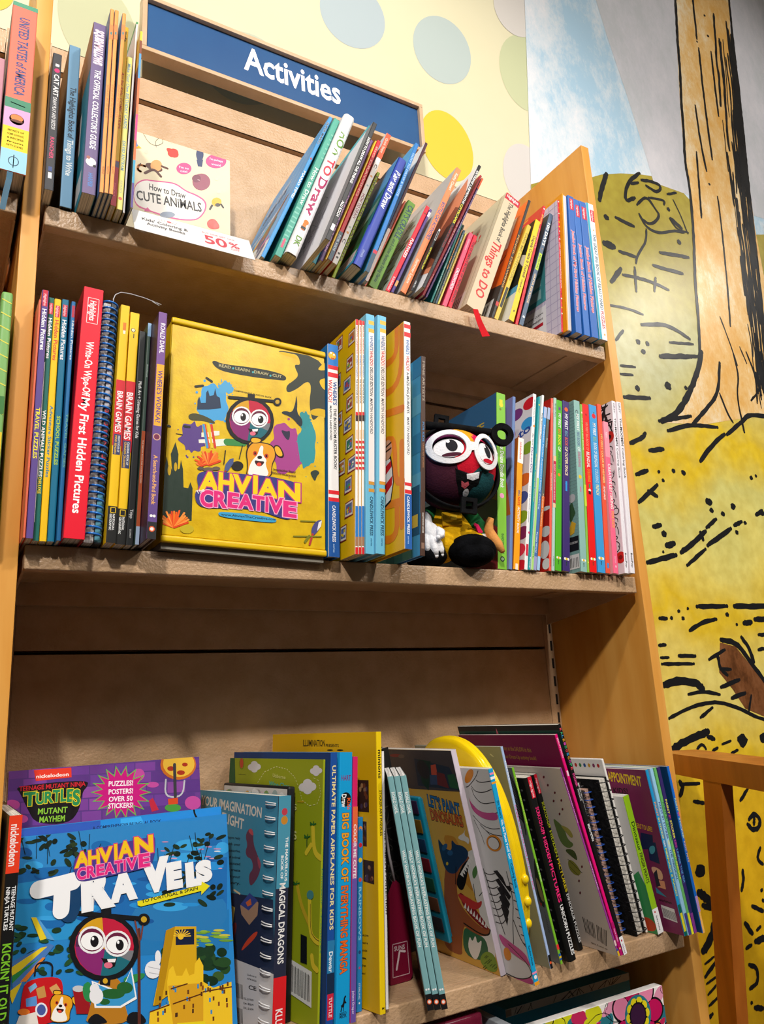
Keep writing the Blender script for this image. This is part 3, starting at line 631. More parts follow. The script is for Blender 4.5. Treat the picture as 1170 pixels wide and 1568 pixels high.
[('C','5a6a30',30,740,192,888,961,1036,1729),('E','7a8a40',1078,1232,74,0,0,38),('E','5a6a34',925,1244,74,0,0,38),('E','7a8a40',824,1427,74,0,0,38),('E','a88a40',1158,486,74,0,0,38),('E','7a8a40',1265,631,74,0,0,38),('E','a88a40',1017,1139,74,0,0,38),('E','3a4a2c',1239,1312,74,0,0,38),('E','a88a40',746,1492,74,0,0,38),('E','3a4a2c',719,1523,74,0,0,38),('E','7a8a40',1124,238,74,0,0,38),('E','9a5a3c',1319,1523,74,0,0,38),('E','9a5a3c',1148,1668,74,0,0,38),('E','9a5a3c',1382,1164,74,0,0,38),('E','9a5a3c',727,263,74,0,0,38),('E','3a4a2c',1240,1152,74,0,0,38),('E','a88a40',1044,1725,74,0,0,38),('E','3a4a2c',1180,1129,74,0,0,38),('E','7a8a40',867,318,74,0,0,38),('E','9a5a3c',651,655,74,0,0,38),('E','9a5a3c',707,505,74,0,0,38),('E','7a8a40',916,133,74,0,0,38),('E','5a6a34',917,1426,74,0,0,38),('E','a88a40',688,1269,74,0,0,38),('E','7a8a40',927,114,74,0,0,38),('E','3a4a2c',1038,1625,74,0,0,38),('E','9a5a3c',605,122,74,0,0,38),('E','a88a40',1151,648,74,0,0,38),('E','3a4a2c',1305,275,74,0,0,38),('E','7a8a40',685,1823,74,0,0,38),('E','3a4a2c',658,145,74,0,0,38),('E','7a8a40',1106,225,74,0,0,38),('E','a88a40',872,1322,74,0,0,38),('E','7a8a40',1084,1764,74,0,0,38),('E','5a6a34',1103,1774,74,0,0,38),('E','3a4a2c',980,905,74,0,0,38),('E','5a6a34',1308,1032,74,0,0,38),('E','a88a40',1010,975,74,0,0,38),('E','3a4a2c',1357,1001,74,0,0,38),('E','9a5a3c',1392,1088,74,0,0,38),('E','7a8a40',1007,1301,74,0,0,38)]),
'purpk':((0.4862,0.0005,1.6991,0.4611,0.00,0.0039,0.1865,0.1436),'slim violet book right behind the red mazes book',SHELF_GROUPS[0],'pb','5c4a8a','5c4a8a','5c4a8a','e6e0d4',
[('R','d8d0e0',0,1690,39,1799),('R','d8a060',0,129,39,241)],
[]),
'bottle':((0.5053,-0.0037,1.6991,0.4555,0.00,0.0098,0.2889,0.2202),'orange bottle cap activities book with blue lettering',SHELF_GROUPS[0],'hc','f18c5a','c4c2c0','c4c2c0','e6e0d4',
[('T','fae0d0','Kathy Ceceri',27,2762,0,-413,44,0),('T','2a5a98','BOTTLE CAP ACTIVITIES',22,2042,0,-867,54,0),('T','fad8c4','Summer Lyons',27,718,0,-527,44,0)],
[]),
'blacks':((0.5113,-0.0146,1.6991,0.4606,0.00,0.0048,0.1366,0.1052),'short black book with small yellow lettering',SHELF_GROUPS[0],'pb','222224','222224','222224','e6e0d4',
[('R','e8e8e8',10,1110,38,1366),('R','222224',14,1125,34,1321),('T','f0e61e','HOW TO DRAW COOL STUFF',12,946,0,-479,24,0),('T','d8d8d8','ARTS',14,212,0,-139,19,0)],
[]),
'laby':((0.5227,-0.0303,1.6991,0.4727,0.00,0.0056,0.2869,0.2209),'tall black maze book with white and yellow capitals',SHELF_GROUPS[0],'pb','1f1f21','f6f6f8','f6f6f8','e6e0d4',
[('T','f4f4f4','EXTREME LABYRINTHS',11,2727,0,-823,34,0),('T','f2e420','CITYSCAPES',11,1888,0,-455,34,0),('T','b02828','A MAZE IN THE CITY',17,1386,0,-513,22,0),('T','5a5a5c','THUNDER BAY',17,799,0,-378,22,0)],
[('P','e8926a',2209,2152,1988,2725,1590,2295,1325,1434,1657,574,2209,287),('P','8a4630',2209,1779,2032,1951,1767,1434,1878,574,2209,430),('P','2c1a14',2209,1434,2054,1434,1900,861,2209,574)]),
'dkred':((0.5336,-0.0111,1.6991,0.4877,0.00,0.0042,0.2897,0.2231),'tall dark red mystery book right of the black maze book',SHELF_GROUPS[0],'pb','a21a2a','a21a2a','a21a2a','e6e0d4',
[('T','f0b8b8','PETER THE MYSTERY',10,1730,0,-570,21,0),('T','e89090','Mazes',13,465,0,-291,17,0)],
[]),
'purpor':((0.5400,-0.0084,1.6991,0.4843,0.00,0.0031,0.2871,0.2211),'tall thin purple book with an orange red tip',SHELF_GROUPS[0],'pb','5c3c7a','5c3c7a','5c3c7a','e6e0d4',
[('R','e85a2c',0,2597,31,2871),('T','d0b8e0','MAZE QUESTS AND RIDDLES',8,2545,0,-1039,15,0),('T','e8e0f0','MAZE QUESTS',8,1145,0,-367,15,0)],
[]),
'tealt':((0.5554,0.0008,1.6991,0.4313,0.00,0.0034,0.1759,0.1355),'short teal book with pale lettering beside tall purple one',SHELF_GROUPS[0],'pb','20807a','20807a','20807a','e6e0d4',
[('T','b8e0d8','MAZES AND RACES HUNT',9,859,0,-600,17,0)],
[]),
'dkgr':((0.5601,0.0008,1.6991,0.4286,0.00,0.0032,0.1735,0.1336),'short dark green book with orange lettering',SHELF_GROUPS[0],'pb','25392f','25392f','25392f','e6e0d4',
[('T','e88c2c','STORY PUZZLES FOR A ROAD TRIP',7,1624,0,-894,17,0),('T','3c6a48','FOREST',8,443,0,-253,16,0)],
[]),
'slate':((0.5646,0.0007,1.6991,0.4316,0.00,0.0034,0.1634,0.1258),'short slate blue book with tan lettering',SHELF_GROUPS[0],'pb','41596b','41596b','41596b','e6e0d4',
[('T','c8d0d0','Code',9,1520,0,-152,17,0),('T','c0a060','THE GREAT CAPTAIN QUIZ',9,1142,0,-939,17,0)],
[]),
'yelt':((0.5682,0.0002,1.6991,0.4373,0.00,0.0028,0.1584,0.1220),'short thin pale yellow book with tiny red capitals',SHELF_GROUPS[0],'pb','dacc62','dacc62','dacc62','e6e0d4',
[('T','b84030','FUN LITTLE PUZZLES FOR KIDS',7,1509,0,-808,14,0)],
[]),
'cross':((0.5838,0.0030,1.6991,0.4253,0.00,0.0079,0.1622,0.1249),'coral pink crosswords book with pale capitals',SHELF_GROUPS[0],'pb','e35474','c84060','c84060','e6e0d4',
[('T','f4b0c0','Cosmopuz',24,1489,0,-258,32,0),('T','fbe4e8','CROSSWORDS',16,816,0,-460,47,0)],
[]),
'red2':((0.5931,0.0025,1.6991,0.4226,0.00,0.0071,0.1596,0.1229),'crimson word search book with black script',SHELF_GROUPS[0],'pb','d41232','d41232','d41232','e6e0d4',
[('T','3a0a14','THE ULTIMATE BOOK OF WORD SEARCH',21,1457,0,-1341,36,0)],
[]),
'things':((0.6496,-0.0006,1.6991,0.4272,0.00,0.0314,0.2628,0.2024),'very thick cream hardcover with large red title and hanging red ribbon',SHELF_GROUPS[0],'hc','d8c6a6','d9cfb0','d9cfb0','e6e0d4',
[('R','c6142e',0,2490,314,2628),('T','f6e8e8','Highlights',31,2542,251,0,0,63),('T','34302c','The Highlights Book of',116,2473,0,-934,82,0),('T','d01c1e','Things to DO',79,1523,0,-1257,157,0)],
[('L','b8ab88',24,1882,0,1882,2628),('L','efe6cc',16,1963,0,1963,2628),('T','d8382c','Make',607,2208,607,0,0,158),('T','d8382c','Every Day',607,1971,911,0,0,131),('T','d8382c','Fun!',1012,1735,607,0,0,158),('E','4a4238',506,2103,101,0,0,53),('C','5a5248',20,911,1446,1214,1577,1518,1472,1417,1262,1012,1314),('E','2a2420',1113,1419,30,0,0,32),('E','2a2420',1316,1419,30,0,0,32),('L','4a4238',20,506,1840,708,2050),('R','e8e2d4',1113,53,1822,421),('L','302c28',20,1174,79,1174,342),('L','302c28',20,1235,79,1235,342),('L','302c28',20,1295,79,1295,342),('L','302c28',20,1356,79,1356,342),('L','302c28',20,1417,79,1417,342),('L','302c28',20,1477,79,1477,342),('L','302c28',20,1538,79,1538,342),('L','302c28',20,1599,79,1599,342),('L','302c28',20,1660,79,1660,342),('L','302c28',20,1720,79,1720,342)]),
'orange':((0.6750,0.0008,1.6991,0.4121,0.00,0.0053,0.2753,0.2120),'orange covered drawing book with black ink scribbles and a barcode',SHELF_GROUPS[0],'pb','2a2725','f06c1e','f06c1e','e6e0d4',
[('T','c8903c','PENCIL DRAWING',11,1888,0,-1222,32,0),('R','c83838',0,261,53,347)],
[('R','f4f0ea',636,1707,1908,2478),('R','7a9ad8',763,1817,1781,2368),('P','453e3a',0,0,2120,0,2120,716,1060,1046,0,826),('L','3a2a20',25,1517,1175,1938,1513),('L','3a2a20',25,1087,752,677,1699),('L','3a2a20',25,1754,944,1265,1573),('L','3a2a20',25,1324,854,1873,1434),('L','3a2a20',25,1484,1309,1121,1598),('L','3a2a20',25,706,1154,1460,1519),('L','3a2a20',25,858,750,585,962),('L','3a2a20',25,697,1085,1328,1604),('L','3a2a20',25,1074,1396,471,1210),('L','3a2a20',25,601,1119,1334,1468),('L','3a2a20',25,1082,956,946,943),('L','3a2a20',25,711,1086,1327,937),('L','3a2a20',25,1678,581,625,1319),('L','3a2a20',25,918,1123,1521,1481),('L','3a2a20',25,1589,1068,1499,1286),('L','3a2a20',25,611,632,713,1315),('R','e6e4e2',954,55,2014,468),('L','242220',30,1060,110,1060,385),('L','242220',30,1134,110,1134,385),('L','242220',30,1208,110,1208,385),('L','242220',30,1283,110,1283,385),('L','242220',30,1357,110,1357,385),('L','242220',30,1431,110,1431,385),('L','242220',30,1505,110,1505,385),('L','242220',30,1579,110,1579,385),('L','242220',30,1654,110,1654,385),('L','242220',30,1728,110,1728,385),('L','242220',30,1802,110,1802,385),('L','242220',30,1876,110,1876,385)]),
'takeme':((0.6853,0.0032,1.6991,0.4459,0.00,0.0081,0.2231,0.1718),'muted gold thin book beside the orange covered one',SHELF_GROUPS[0],'pb','d9be42','d9be42','d9be42','e6e0d4',
[('T','a88a24','TAKE ME OUTDOORS',20,2053,0,-1181,41,0),('R','2a261c',16,271,65,720)],
[]),
'cray':((0.7128,-0.0031,1.6991,0.3850,0.00,0.0107,0.2284,0.1759),'bright yellow create it yourself book',SHELF_GROUPS[0],'pb','f3cc12','2b2a24','2b2a24','e6e0d4',
[('T','2a2418','Crayola Create It Yourself',32,1915,0,-974,53,0),('T','4a4020','Crayola LLC',37,897,0,-292,32,0),('E','2a2418',53,205,13,0,0,21)],
[('R','e8e8e0',0,0,1759,639),('R','5aa0c8',1055,594,1759,754),('P','d8d0c0',0,1142,703,1713,1407,1599,1759,1142,1759,1416,1055,1941,176,1599)]),
'redb':((0.7261,0.0022,1.6991,0.3603,0.00,0.0058,0.2701,0.2080),'scarlet book with a white dot and golden word, pushed back',SHELF_GROUPS[0],'pb','d51e2e','d62a2c','d62a2c','e6e0d4',
[('E','f2f2f2',29,2634,16,0,0,16),('T','f0c030','Fun',14,2490,0,-223,29,0),('T','f0a0a0','PROJECTS',17,2156,0,-465,23,0)],
[('C','e8b030',42,416,1621,1456,2161,832,2566,1664,2647),('C','e8e0d0',42,1040,1350,1872,1891,1248,2296)]),
'days':((0.7365,0.0015,1.6991,0.3937,0.00,0.0083,0.2596,0.1999),'slate blue adventure book with lime label',SHELF_GROUPS[0],'pb','53677f','2c3440','2c3440','e6e0d4',
[('T','f4f4f2','100 DAYS',17,2365,0,-547,50,0),('E','e8a040',42,1738,8,0,0,8),('R','c2e032',12,1242,71,1628),('T','3a5020','ADVENTURE',27,1597,0,-325,30,0),('T','e8caa2','GRETA ESKRIDGE',24,1150,0,-669,35,0),('E','e8ecf0',42,178,23,0,0,23)],
[]),
'abc':((0.8139,-0.0104,1.6991,0.1104,0.00,0.0039,0.2672,0.2057),'red spined handwriting board book with lavender grid cover',SHELF_GROUPS[0],'pb','d61e3e','d8cfe2','d8cfe2','e6e0d4',
[('E','f4e8e8',19,2632,14,0,0,14),('E','e87838',19,2506,14,0,0,14),('E','f0f0f0',19,2381,14,0,0,14),('E','8a1830',19,2298,14,0,0,14),('E','f0c828',19,2201,14,0,0,14),('E','e8d838',19,2105,14,0,0,14),('E','c8c8d0',19,2010,14,0,0,14),('E','702030',19,1928,14,0,0,14),('E','f0f0f0',19,1847,14,0,0,14),('T','f6e4e8','ABC FIRST HANDWRITING BOOK',10,1779,0,-939,19,0),('E','8a1830',19,737,14,0,0,14),('E','f0f0f0',19,647,14,0,0,14),('E','e87838',19,558,14,0,0,14),('E','f0c828',19,468,14,0,0,14),('E','f0f0f0',19,354,14,0,0,14)],
[('L','b4a8c8',12,0,0,2057,0),('L','b4a8c8',12,0,160,2057,160),('L','b4a8c8',12,0,321,2057,321),('L','b4a8c8',12,0,481,2057,481),('L','b4a8c8',12,0,641,2057,641),('L','b4a8c8',12,0,802,2057,802),('L','b4a8c8',12,0,962,2057,962),('L','b4a8c8',12,0,1122,2057,1122),('L','b4a8c8',12,0,1283,2057,1283),('L','b4a8c8',12,0,1443,2057,1443),('L','b4a8c8',12,0,1603,2057,1603),('L','b4a8c8',12,0,1763,2057,1763),('L','b4a8c8',12,0,1924,2057,1924),('L','b4a8c8',12,0,2084,2057,2084),('L','b4a8c8',12,0,2244,2057,2244),('L','b4a8c8',12,0,2405,2057,2405),('L','b4a8c8',12,0,2565,2057,2565),('L','b4a8c8',12,0,0,0,2672),('L','b4a8c8',12,165,0,165,2672),('L','b4a8c8',12,329,0,329,2672),('L','b4a8c8',12,494,0,494,2672),('L','b4a8c8',12,658,0,658,2672),('L','b4a8c8',12,823,0,823,2672),('L','b4a8c8',12,988,0,988,2672),('L','b4a8c8',12,1152,0,1152,2672),('L','b4a8c8',12,1317,0,1317,2672),('L','b4a8c8',12,1481,0,1481,2672),('L','b4a8c8',12,1646,0,1646,2672),('L','b4a8c8',12,1811,0,1811,2672),('L','b4a8c8',12,1975,0,1975,2672),('P','5a3a7a',1132,2619,1543,2619,1481,2405),('R','4a9aa0',411,802,1687,1924),('R','9ac4c4',535,908,1564,1095),('R','9ac4c4',535,1162,1564,1349),('R','9ac4c4',535,1416,1564,1603),('R','9ac4c4',535,1670,1564,1857),('R','efecf0',411,107,1687,721),('R','c02434',535,347,1605,414),('E','c02434',658,615,82,0,0,48),('T','4a4648','TRACE AND WIPE CLEAN',782,574,823,0,0,37),('T','4a4648','LETTERS AND NUMBERS',617,468,988,0,0,37),('L','303030',25,617,160,617,294),('L','303030',25,679,160,679,294),('L','303030',25,741,160,741,294),('L','303030',25,802,160,802,294),('L','303030',25,864,160,864,294),('L','303030',25,926,160,926,294),('L','303030',25,988,160,988,294),('L','303030',25,1049,160,1049,294),('L','303030',25,1111,160,1111,294),('L','303030',25,1173,160,1173,294),('L','303030',25,1234,160,1234,294),('L','303030',25,1296,160,1296,294),('L','303030',25,1358,160,1358,294),('L','303030',25,1420,160,1420,294),('L','303030',25,1481,160,1481,294)]),
'board':((0.8280,-0.0167,1.6991,0.1032,0.00,0.0115,0.2769,0.2132),'thick white edged board book with an orange cover',SHELF_GROUPS[0],'board','f0a214','f0a214','ece8ee','e9e4ea',
[],
[]),
'j1':((0.8490,-0.0187,1.6991,0.0797,0.00,0.0139,0.2756,0.2122),'blue jumbo puzzle book, left one of three, thicker titled','blue jumbo puzzle books','pb','2b67b9','2b67b9','2b67b9','e6e0d4',
[('R','cf1c3a',35,2470,125,2706),('T','f6dce0','Highlights',62,2685,0,-194,35,0),('T','d8283c','Jumbo Book of My First Hidden Pictures',47,2034,0,-1621,58,0,'f4f6fa')],
[]),
'j2':((0.8691,-0.0177,1.6991,0.0592,0.00,0.0139,0.2734,0.2105),'blue jumbo puzzle book, middle one of three','blue jumbo puzzle books','pb','2c6cbe','2c6cbe','2c6cbe','e6e0d4',
[('R','cf1c3a',35,2372,125,2620),('T','f6dce0','Highlights',62,2599,0,-206,35,0),('T','d8283c','Jumbo Book of Hidden Pictures',47,1804,0,-1315,58,0,'f4f6fa')],
[]),
'j3':((0.8888,-0.0177,1.6991,0.0479,0.00,0.0160,0.2734,0.2105),'blue jumbo puzzle book, right one of three, beside the white puzzle book','blue jumbo puzzle books','pb','2b67b9','2b67b9','2b67b9','e6e0d4',
[('R','cf1c3a',40,2365,144,2626),('T','f6dce0','Highlights',71,2606,0,-220,40,0),('T','d8283c','Jumbo Book of Hidden Pictures',54,1797,0,-1317,67,0,'f4f6fa')],
[]),
'great':((0.9100,-0.0178,1.6991,0.0377,0.00,0.0179,0.2751,0.2118),'white book of really hard puzzles with teal edge, last on the top shelf',SHELF_GROUPS[0],'pb','eef0f4','2ba8c2','2ba8c2','e6e0d4',
[('R','2ba8c2',0,0,50,2751),('R','cf1c3a',80,2377,170,2625),('T','f6dce0','Highlights',107,2611,0,-220,36,0),('E','e8b060',118,2200,18,0,0,18),('T','4a6c84','THE GREAT BIG BOOK OF REALLY HARD',86,2118,0,-1530,64,0),('T','cc3838','PUZZLES',86,563,0,-343,64,0),('E','e8b060',118,106,21,0,0,21)],
[]),
'kick':((0.0120,-0.0300,0.7671,0.0120,0.00,0.0112,0.2535,0.1900),'book with a red and black spine at the left end of the lower shelf',SHELF_GROUPS[2],'pb','141414','141414','141414','e6e0d4',
[('R','ee4020',0,2033,112,2535),('T','fbeeea','nickelodeon',22,2456,0,-362,67,0),('T','f2f2f2','TEENAGE MUTANT',65,1922,0,-376,31,0),('T','f2f2f2','NINJA TURTLES',18,1917,0,-360,31,0),('T','7cc22c',"KICKIN' IT OLD SCHOOL",22,1445,0,-1003,67,0)],
[]),
'ultim':((0.3352,-0.0219,0.7671,0.0704,0.19,0.0097,0.2860,0.2202),'navy paper airplanes book with pale yellow capitals',SHELF_GROUPS[2],'pb','1b4f9e','133a74','ecebee','e6e0d4',
[('T','f0e0a0','ULTIMATE PAPER AIRPLANES FOR KIDS',24,2716,0,-1734,49,0),('R','2a7cae',0,496,97,878),('T','e8f2f8','Dewar',24,769,0,-204,49,0),('R','182c48',0,359,97,559),('R','d02440',10,112,92,359),('T','f8d8de','TUTTLE',34,327,0,-191,39,0)],
[]),
'usb':((0.3225,-0.0145,0.7671,0.0734,0.19,0.0028,0.2790,0.2149),'olive green wipe clean book with clouds and winding paths',SHELF_GROUPS[2],'pb','a4b01c','9aa41a','9aa41a','e6e0d4',
[('T','e8a020','Adventure mazes',7,2234,0,-419,14,0),('T','3a8a60','Dinosaur adventures',7,1610,0,-858,14,0)],
[('P','1f5a34',-46,2886,107,2881,233,2108,40,2246),('E','7c8a10',308,2721,70,1,8,-75),('E','c84a30',307,2726,45,1,7,-65),('T','3a4410','usborne',247,2580,175,-1,0,12),('E','e0dcdc',553,2678,84,1,4,-40),('E','e0dcdc',627,2719,84,1,4,-39),('E','e0dcdc',707,2687,83,1,4,-39),('E','e0dcdc',633,2653,83,1,4,-39),('E','e0dcdc',1753,2467,94,3,3,-48),('E','e0dcdc',1837,2518,93,3,2,-47),('E','e0dcdc',1925,2481,91,3,2,-47),('E','e0dcdc',1841,2439,92,3,2,-47),('E','e0dcdc',1945,2656,64,1,2,-33),('E','e0dcdc',2003,2690,63,1,2,-33),('E','e0dcdc',2062,2663,63,1,1,-33),('E','e0dcdc',2005,2635,63,1,1,-33),('L','d8d890',10,729,2490,750,2509),('L','d8d890',10,767,2524,788,2543),('L','d8d890',10,805,2558,826,2576),('L','d8d890',10,843,2592,863,2610),('L','d8d890',10,880,2625,917,2635),('L','d8d890',10,948,2643,985,2653),('L','d8d890',10,1015,2661,1051,2671),('L','d8d890',10,1081,2678,1117,2688),('L','d8d890',10,1147,2696,1181,2692),('L','d8d890',10,1208,2689,1242,2686),('L','d8d890',10,1269,2683,1302,2679),('L','d8d890',9,1329,2676,1362,2672),('L','d8d890',9,1389,2670,1413,2657),('L','d8d890',9,1433,2647,1458,2635),('L','d8d890',9,1477,2625,1501,2613),('L','d8d890',9,1521,2603,1545,2592),('L','d8d890',9,1564,2582,1581,2562),('L','d8d890',9,1594,2545,1610,2525),('L','d8d890',9,1624,2508,1640,2488),('L','d8d890',9,1653,2472,1663,2455),('L','d8d890',9,1672,2442,1681,2425),('L','d8d890',9,1690,2411,1700,2394),('L','d8d890',9,1708,2381,1717,2364),('L','d8d890',9,1726,2351,1735,2334),('L','d8d890',9,1743,2321,1770,2311),('L','d8d890',9,1791,2302,1817,2292),('L','d8d890',9,1839,2284,1865,2274),('L','d8d890',9,1886,2266,1928,2273),('L','d8d890',9,1963,2279,2006,2285),('L','d8d890',9,2040,2291,2053,2311),('L','d8d890',9,2064,2328,2077,2348),('L','d8d890',9,2088,2364,2101,2385),('L','d8d890',9,2112,2401,2107,2417),('L','d8d890',9,2103,2431,2098,2447),('L','d8d890',9,2094,2460,2089,2477),('L','d8d890',9,2085,2490,2080,2507),('L','d8d890',9,2076,2520,2071,2537),('L','d8d890',9,2067,2550,2029,2561),('L','d8d890',9,1998,2570,1960,2581),('T','d4d478','Usborne',1080,2570,291,-21,3,42),('T','5ab8a0','Wipe-Clean',999,2463,469,-24,3,56),('C','e2c832',67,1975,2032,1995,1845,2046,1746,2197,1708),('L','e2c832',57,1854,1749,1946,1841),('C','c8a828',56,1698,1379,1787,1185,1961,1008),('C','e2c832',64,1948,1266,1972,931,2067,868,2195,859),('C','2a2418',8,1965,1228,1978,952,2067,887,2180,870),('C','e2c832',63,2020,705,2043,613,2117,589),('L','2a6a2c',14,1974,2064,2034,2080),('L','2a6a2c',14,1974,2064,1993,2058),('L','2a6a2c',14,1974,2064,1924,2061),('L','2a6a2c',14,1974,2064,1922,2085),('L','2a6a2c',14,1974,2064,1989,2098),('L','2a6a2c',14,1864,1919,1926,1936),('L','2a6a2c',14,1864,1919,1884,1913),('L','2a6a2c',14,1864,1919,1814,1915),('L','2a6a2c',14,1864,1919,1812,1940),('L','2a6a2c',14,1864,1919,1880,1953),('L','2a6a2c',14,1677,1397,1739,1417),('L','2a6a2c',14,1677,1397,1697,1392),('L','2a6a2c',14,1677,1397,1626,1392),('L','2a6a2c',14,1677,1397,1623,1416),('L','2a6a2c',14,1677,1397,1693,1432),('E','4a8a8c',1960,1318,67,8,2,-48),('L','3a5a28',17,1864,1919,1869,1824),('P','14161a',1796,894,1918,884,1932,613,1808,611),('P','e4e0dc',1615,607,2027,553,2037,207,1622,264),('L','2a2826',14,1650,553,1659,291),('L','2a2826',8,1672,550,1680,289),('L','2a2826',8,1694,548,1702,287),('L','2a2826',13,1715,545,1724,284),('L','2a2826',8,1737,542,1745,282),('L','2a2826',8,1759,539,1766,280),('L','2a2826',13,1780,537,1788,278),('L','2a2826',8,1802,534,1809,275),('L','2a2826',8,1823,531,1830,273),('L','2a2826',13,1844,528,1851,271),('L','2a2826',8,1866,526,1872,269),('L','2a2826',8,1887,523,1893,266),('L','2a2826',13,1908,520,1914,264),('L','2a2826',8,1929,518,1935,262),('L','2a2826',8,1950,515,1956,260),('L','2a2826',13,1971,512,1976,258),('L','2a2826',8,1991,510,1997,256),('T','d8d890','S',1579,2203,57,3,-3,66),('T','d8d890','S',1599,1877,57,4,-7,86),('T','d8a020','Animals',1647,2294,137,6,-1,22)]),
'dragons':((0.2884,0.0001,0.7671,0.0632,0.19,0.0166,0.2415,0.1860),'spiral bound dragon book with a teal and navy cover',SHELF_GROUPS[2],'pb','2a2d42','3f8ca8','3f8ca8','e6e0d4',
[('R','4a94ae',0,1445,166,2415),('E','c03c4c',83,2243,40,0,0,40),('E','c8862c',83,2152,46,0,0,46),('T','f4f6f6','THE MARVELOUS',108,1972,0,-461,33,0),('T','f4f6f6','BOOK OF',53,1781,0,-242,33,0),('T','f2f0ee','MAGICAL DRAGONS',46,1498,0,-804,75,0),('R','e02026',0,0,166,568),('T','fbeeee','KLUTZ',41,264,0,-264,83,0)],
[('P','26304c',788,1288,1805,1331,1891,563,929,562),('P','d8d4d4',959,617,1865,610,1879,144,1045,-41),('T','e4dccc','YOUR IMAGINATION',40,2242,1465,-80,6,109),('T','e4dccc','FLIGHT',590,2063,525,-54,12,111),('T','1c3440','dragons ready',737,1882,321,9,-1,29),('T','1c3440','with over',744,1809,320,11,-1,29),('T','1c3440','accessories,',752,1737,319,13,-1,28),('T','1c3440','and animal',759,1665,318,14,-1,28),('T','1c3440','illustrated',766,1594,317,16,-1,28),('T','1c3440','to create',774,1523,316,18,-2,28),('T','1c3440','for your',781,1452,315,19,-2,28),('T','1c3440','story.',788,1382,314,21,-2,28),('Q','6a3c50',1164,1947,1257,2039,1346,2013,1348,1875,1451,1758,1532,1673,1507,1557,1391,1442,1309,1412,1277,1533,1378,1606,1328,1705,1219,1716,1183,1777,1230,1844),('Q','c05058',1217,2004,1301,2042,1359,1961,1307,1957),('Q','a04858',1451,1758,1540,1673,1512,1599,1457,1676),('P','b08a70',1121,1183,1315,1331,1508,1264,1498,1132,1333,1009,1155,1095),('P','3a4a90',1120,1193,1314,1341,1495,1282,1308,1156),('P','d86a3c',1238,1229,1340,1283,1366,1225,1284,1194),('Q','d84a30',1164,702,1252,816,1430,944,1529,978,1474,901,1317,797),('Q','7c2a2c',935,950,1063,1010,1052,886,956,738),('P','d8c060',929,1157,1006,1147,977,977,935,950),('L','e0c8a0',21,966,1330,1102,1305),('T','4a4648','Conforms to',1329,499,195,13,-1,17),('T','4a4648','ASTM D4236',1332,461,195,10,-1,17),('T','2a2628','CE',1373,373,161,13,-3,38),('T','3a3638','U.S. $19.99',1271,253,211,20,-2,19),('T','3a3638','Can. $26.99',1275,208,210,21,-2,19),('T','3a3638','U.K. $16.99',1279,163,210,22,-2,19),('L','2a2628',11,1030,381,1053,238),('L','2a2628',11,1056,382,1078,239),('L','2a2628',11,1082,383,1104,240),('L','2a2628',11,1108,384,1129,241),('L','2a2628',11,1133,385,1155,243),('L','2a2628',11,1159,386,1180,244),('L','2a2628',11,1184,386,1205,245),('L','2a2628',11,1209,387,1230,246),('L','2a2628',11,1234,388,1255,248),('L','2a2628',11,1053,140,1075,0),('L','2a2628',11,1079,142,1101,2),('L','2a2628',11,1104,143,1126,4),('L','2a2628',11,1130,145,1151,6),('L','2a2628',11,1155,146,1176,7),('L','2a2628',11,1180,148,1201,9),('L','2a2628',11,1205,149,1226,11),('L','2a2628',11,1230,151,1251,12),('L','2a2628',11,1255,152,1276,14)]),
'hart':((0.3585,-0.0156,0.7671,0.0708,0.19,0.0189,0.2847,0.2192),'thick cyan manga drawing book with orange capitals',SHELF_GROUPS[2],'pb','129fdb','129fdb','129fdb','e6e0d4',
[('T','7a3a78','HART',24,2528,142,0,0,57),('E','101418',95,2317,79,0,0,79),('T','f8f8f8','Draw',36,2374,0,-144,64,0),('T','ee5a24','Kids',117,2331,0,-129,45,0),('T','f4a428','BIG BOOK OF',47,2166,0,-733,95,0,'2a2018'),('T','f26b24','EVERYTHING MANGA',47,1392,0,-891,95,0,'2a2018'),('P','101820',55,138,68,178,62,198,81,205,95,231,101,264,118,287,134,281,132,268,118,257,124,231,141,218,134,207,114,211,108,185,101,138,92,138,95,178,81,175,71,138),('T','123a58','MIXED',47,101,95,0,0,30),('T','123a58','MEDIA',47,76,95,0,0,30)],
[]),
'cute':((0.3665,-0.0145,0.7671,0.0719,0.19,0.0074,0.2790,0.2148),'pink to violet thin colouring book left of the yellow tall one',SHELF_GROUPS[2],'pb','d81e62','7a4a9c','7a4a9c','e6e0d4',
[('R','ea6a3c',0,1833,74,2226),('R','c06ea0',0,1449,74,1833),('R','6a54a8',0,0,74,1449),('T','fbf0f4','COLOR ME CUTE!',19,2032,0,-583,37,0),('T','e0d0f0','Jolene Draper',24,308,0,-228,26,0)],
[]),
'rainb':((0.3875,0.0091,0.7671,0.0696,0.19,0.0086,0.2068,0.1592),'short blue rainbows book with a heart, sun and star',SHELF_GROUPS[2],'pb','1b86cc','1b86cc','1b86cc','e6e0d4',
[('E','e8903c',43,1937,29,0,0,29),('E','1b86cc',43,1922,19,0,0,19),('E','d8243c',43,1754,26,0,0,26),('E','f4d428',43,1588,26,0,0,26),('E','e8503c',43,1373,24,0,0,24),('T','8ad0f4','RAINBOWS',25,1296,0,-569,36,0),('E','1c4a80',43,605,19,0,0,19),('E','c04880',43,443,14,0,0,14),('T','c8e4f8','STERLING',32,290,0,-165,21,0),('E','f4f8fc',43,86,10,0,0,10)],
[]),
'minion':((0.4054,-0.0144,0.7671,0.0481,0.19,0.0082,0.3057,0.2310),'tall yellow sticker art book with small film pictures on its cover',SHELF_GROUPS[2],'pb','f4d010','e4b40c','e4b40c','e6e0d4',
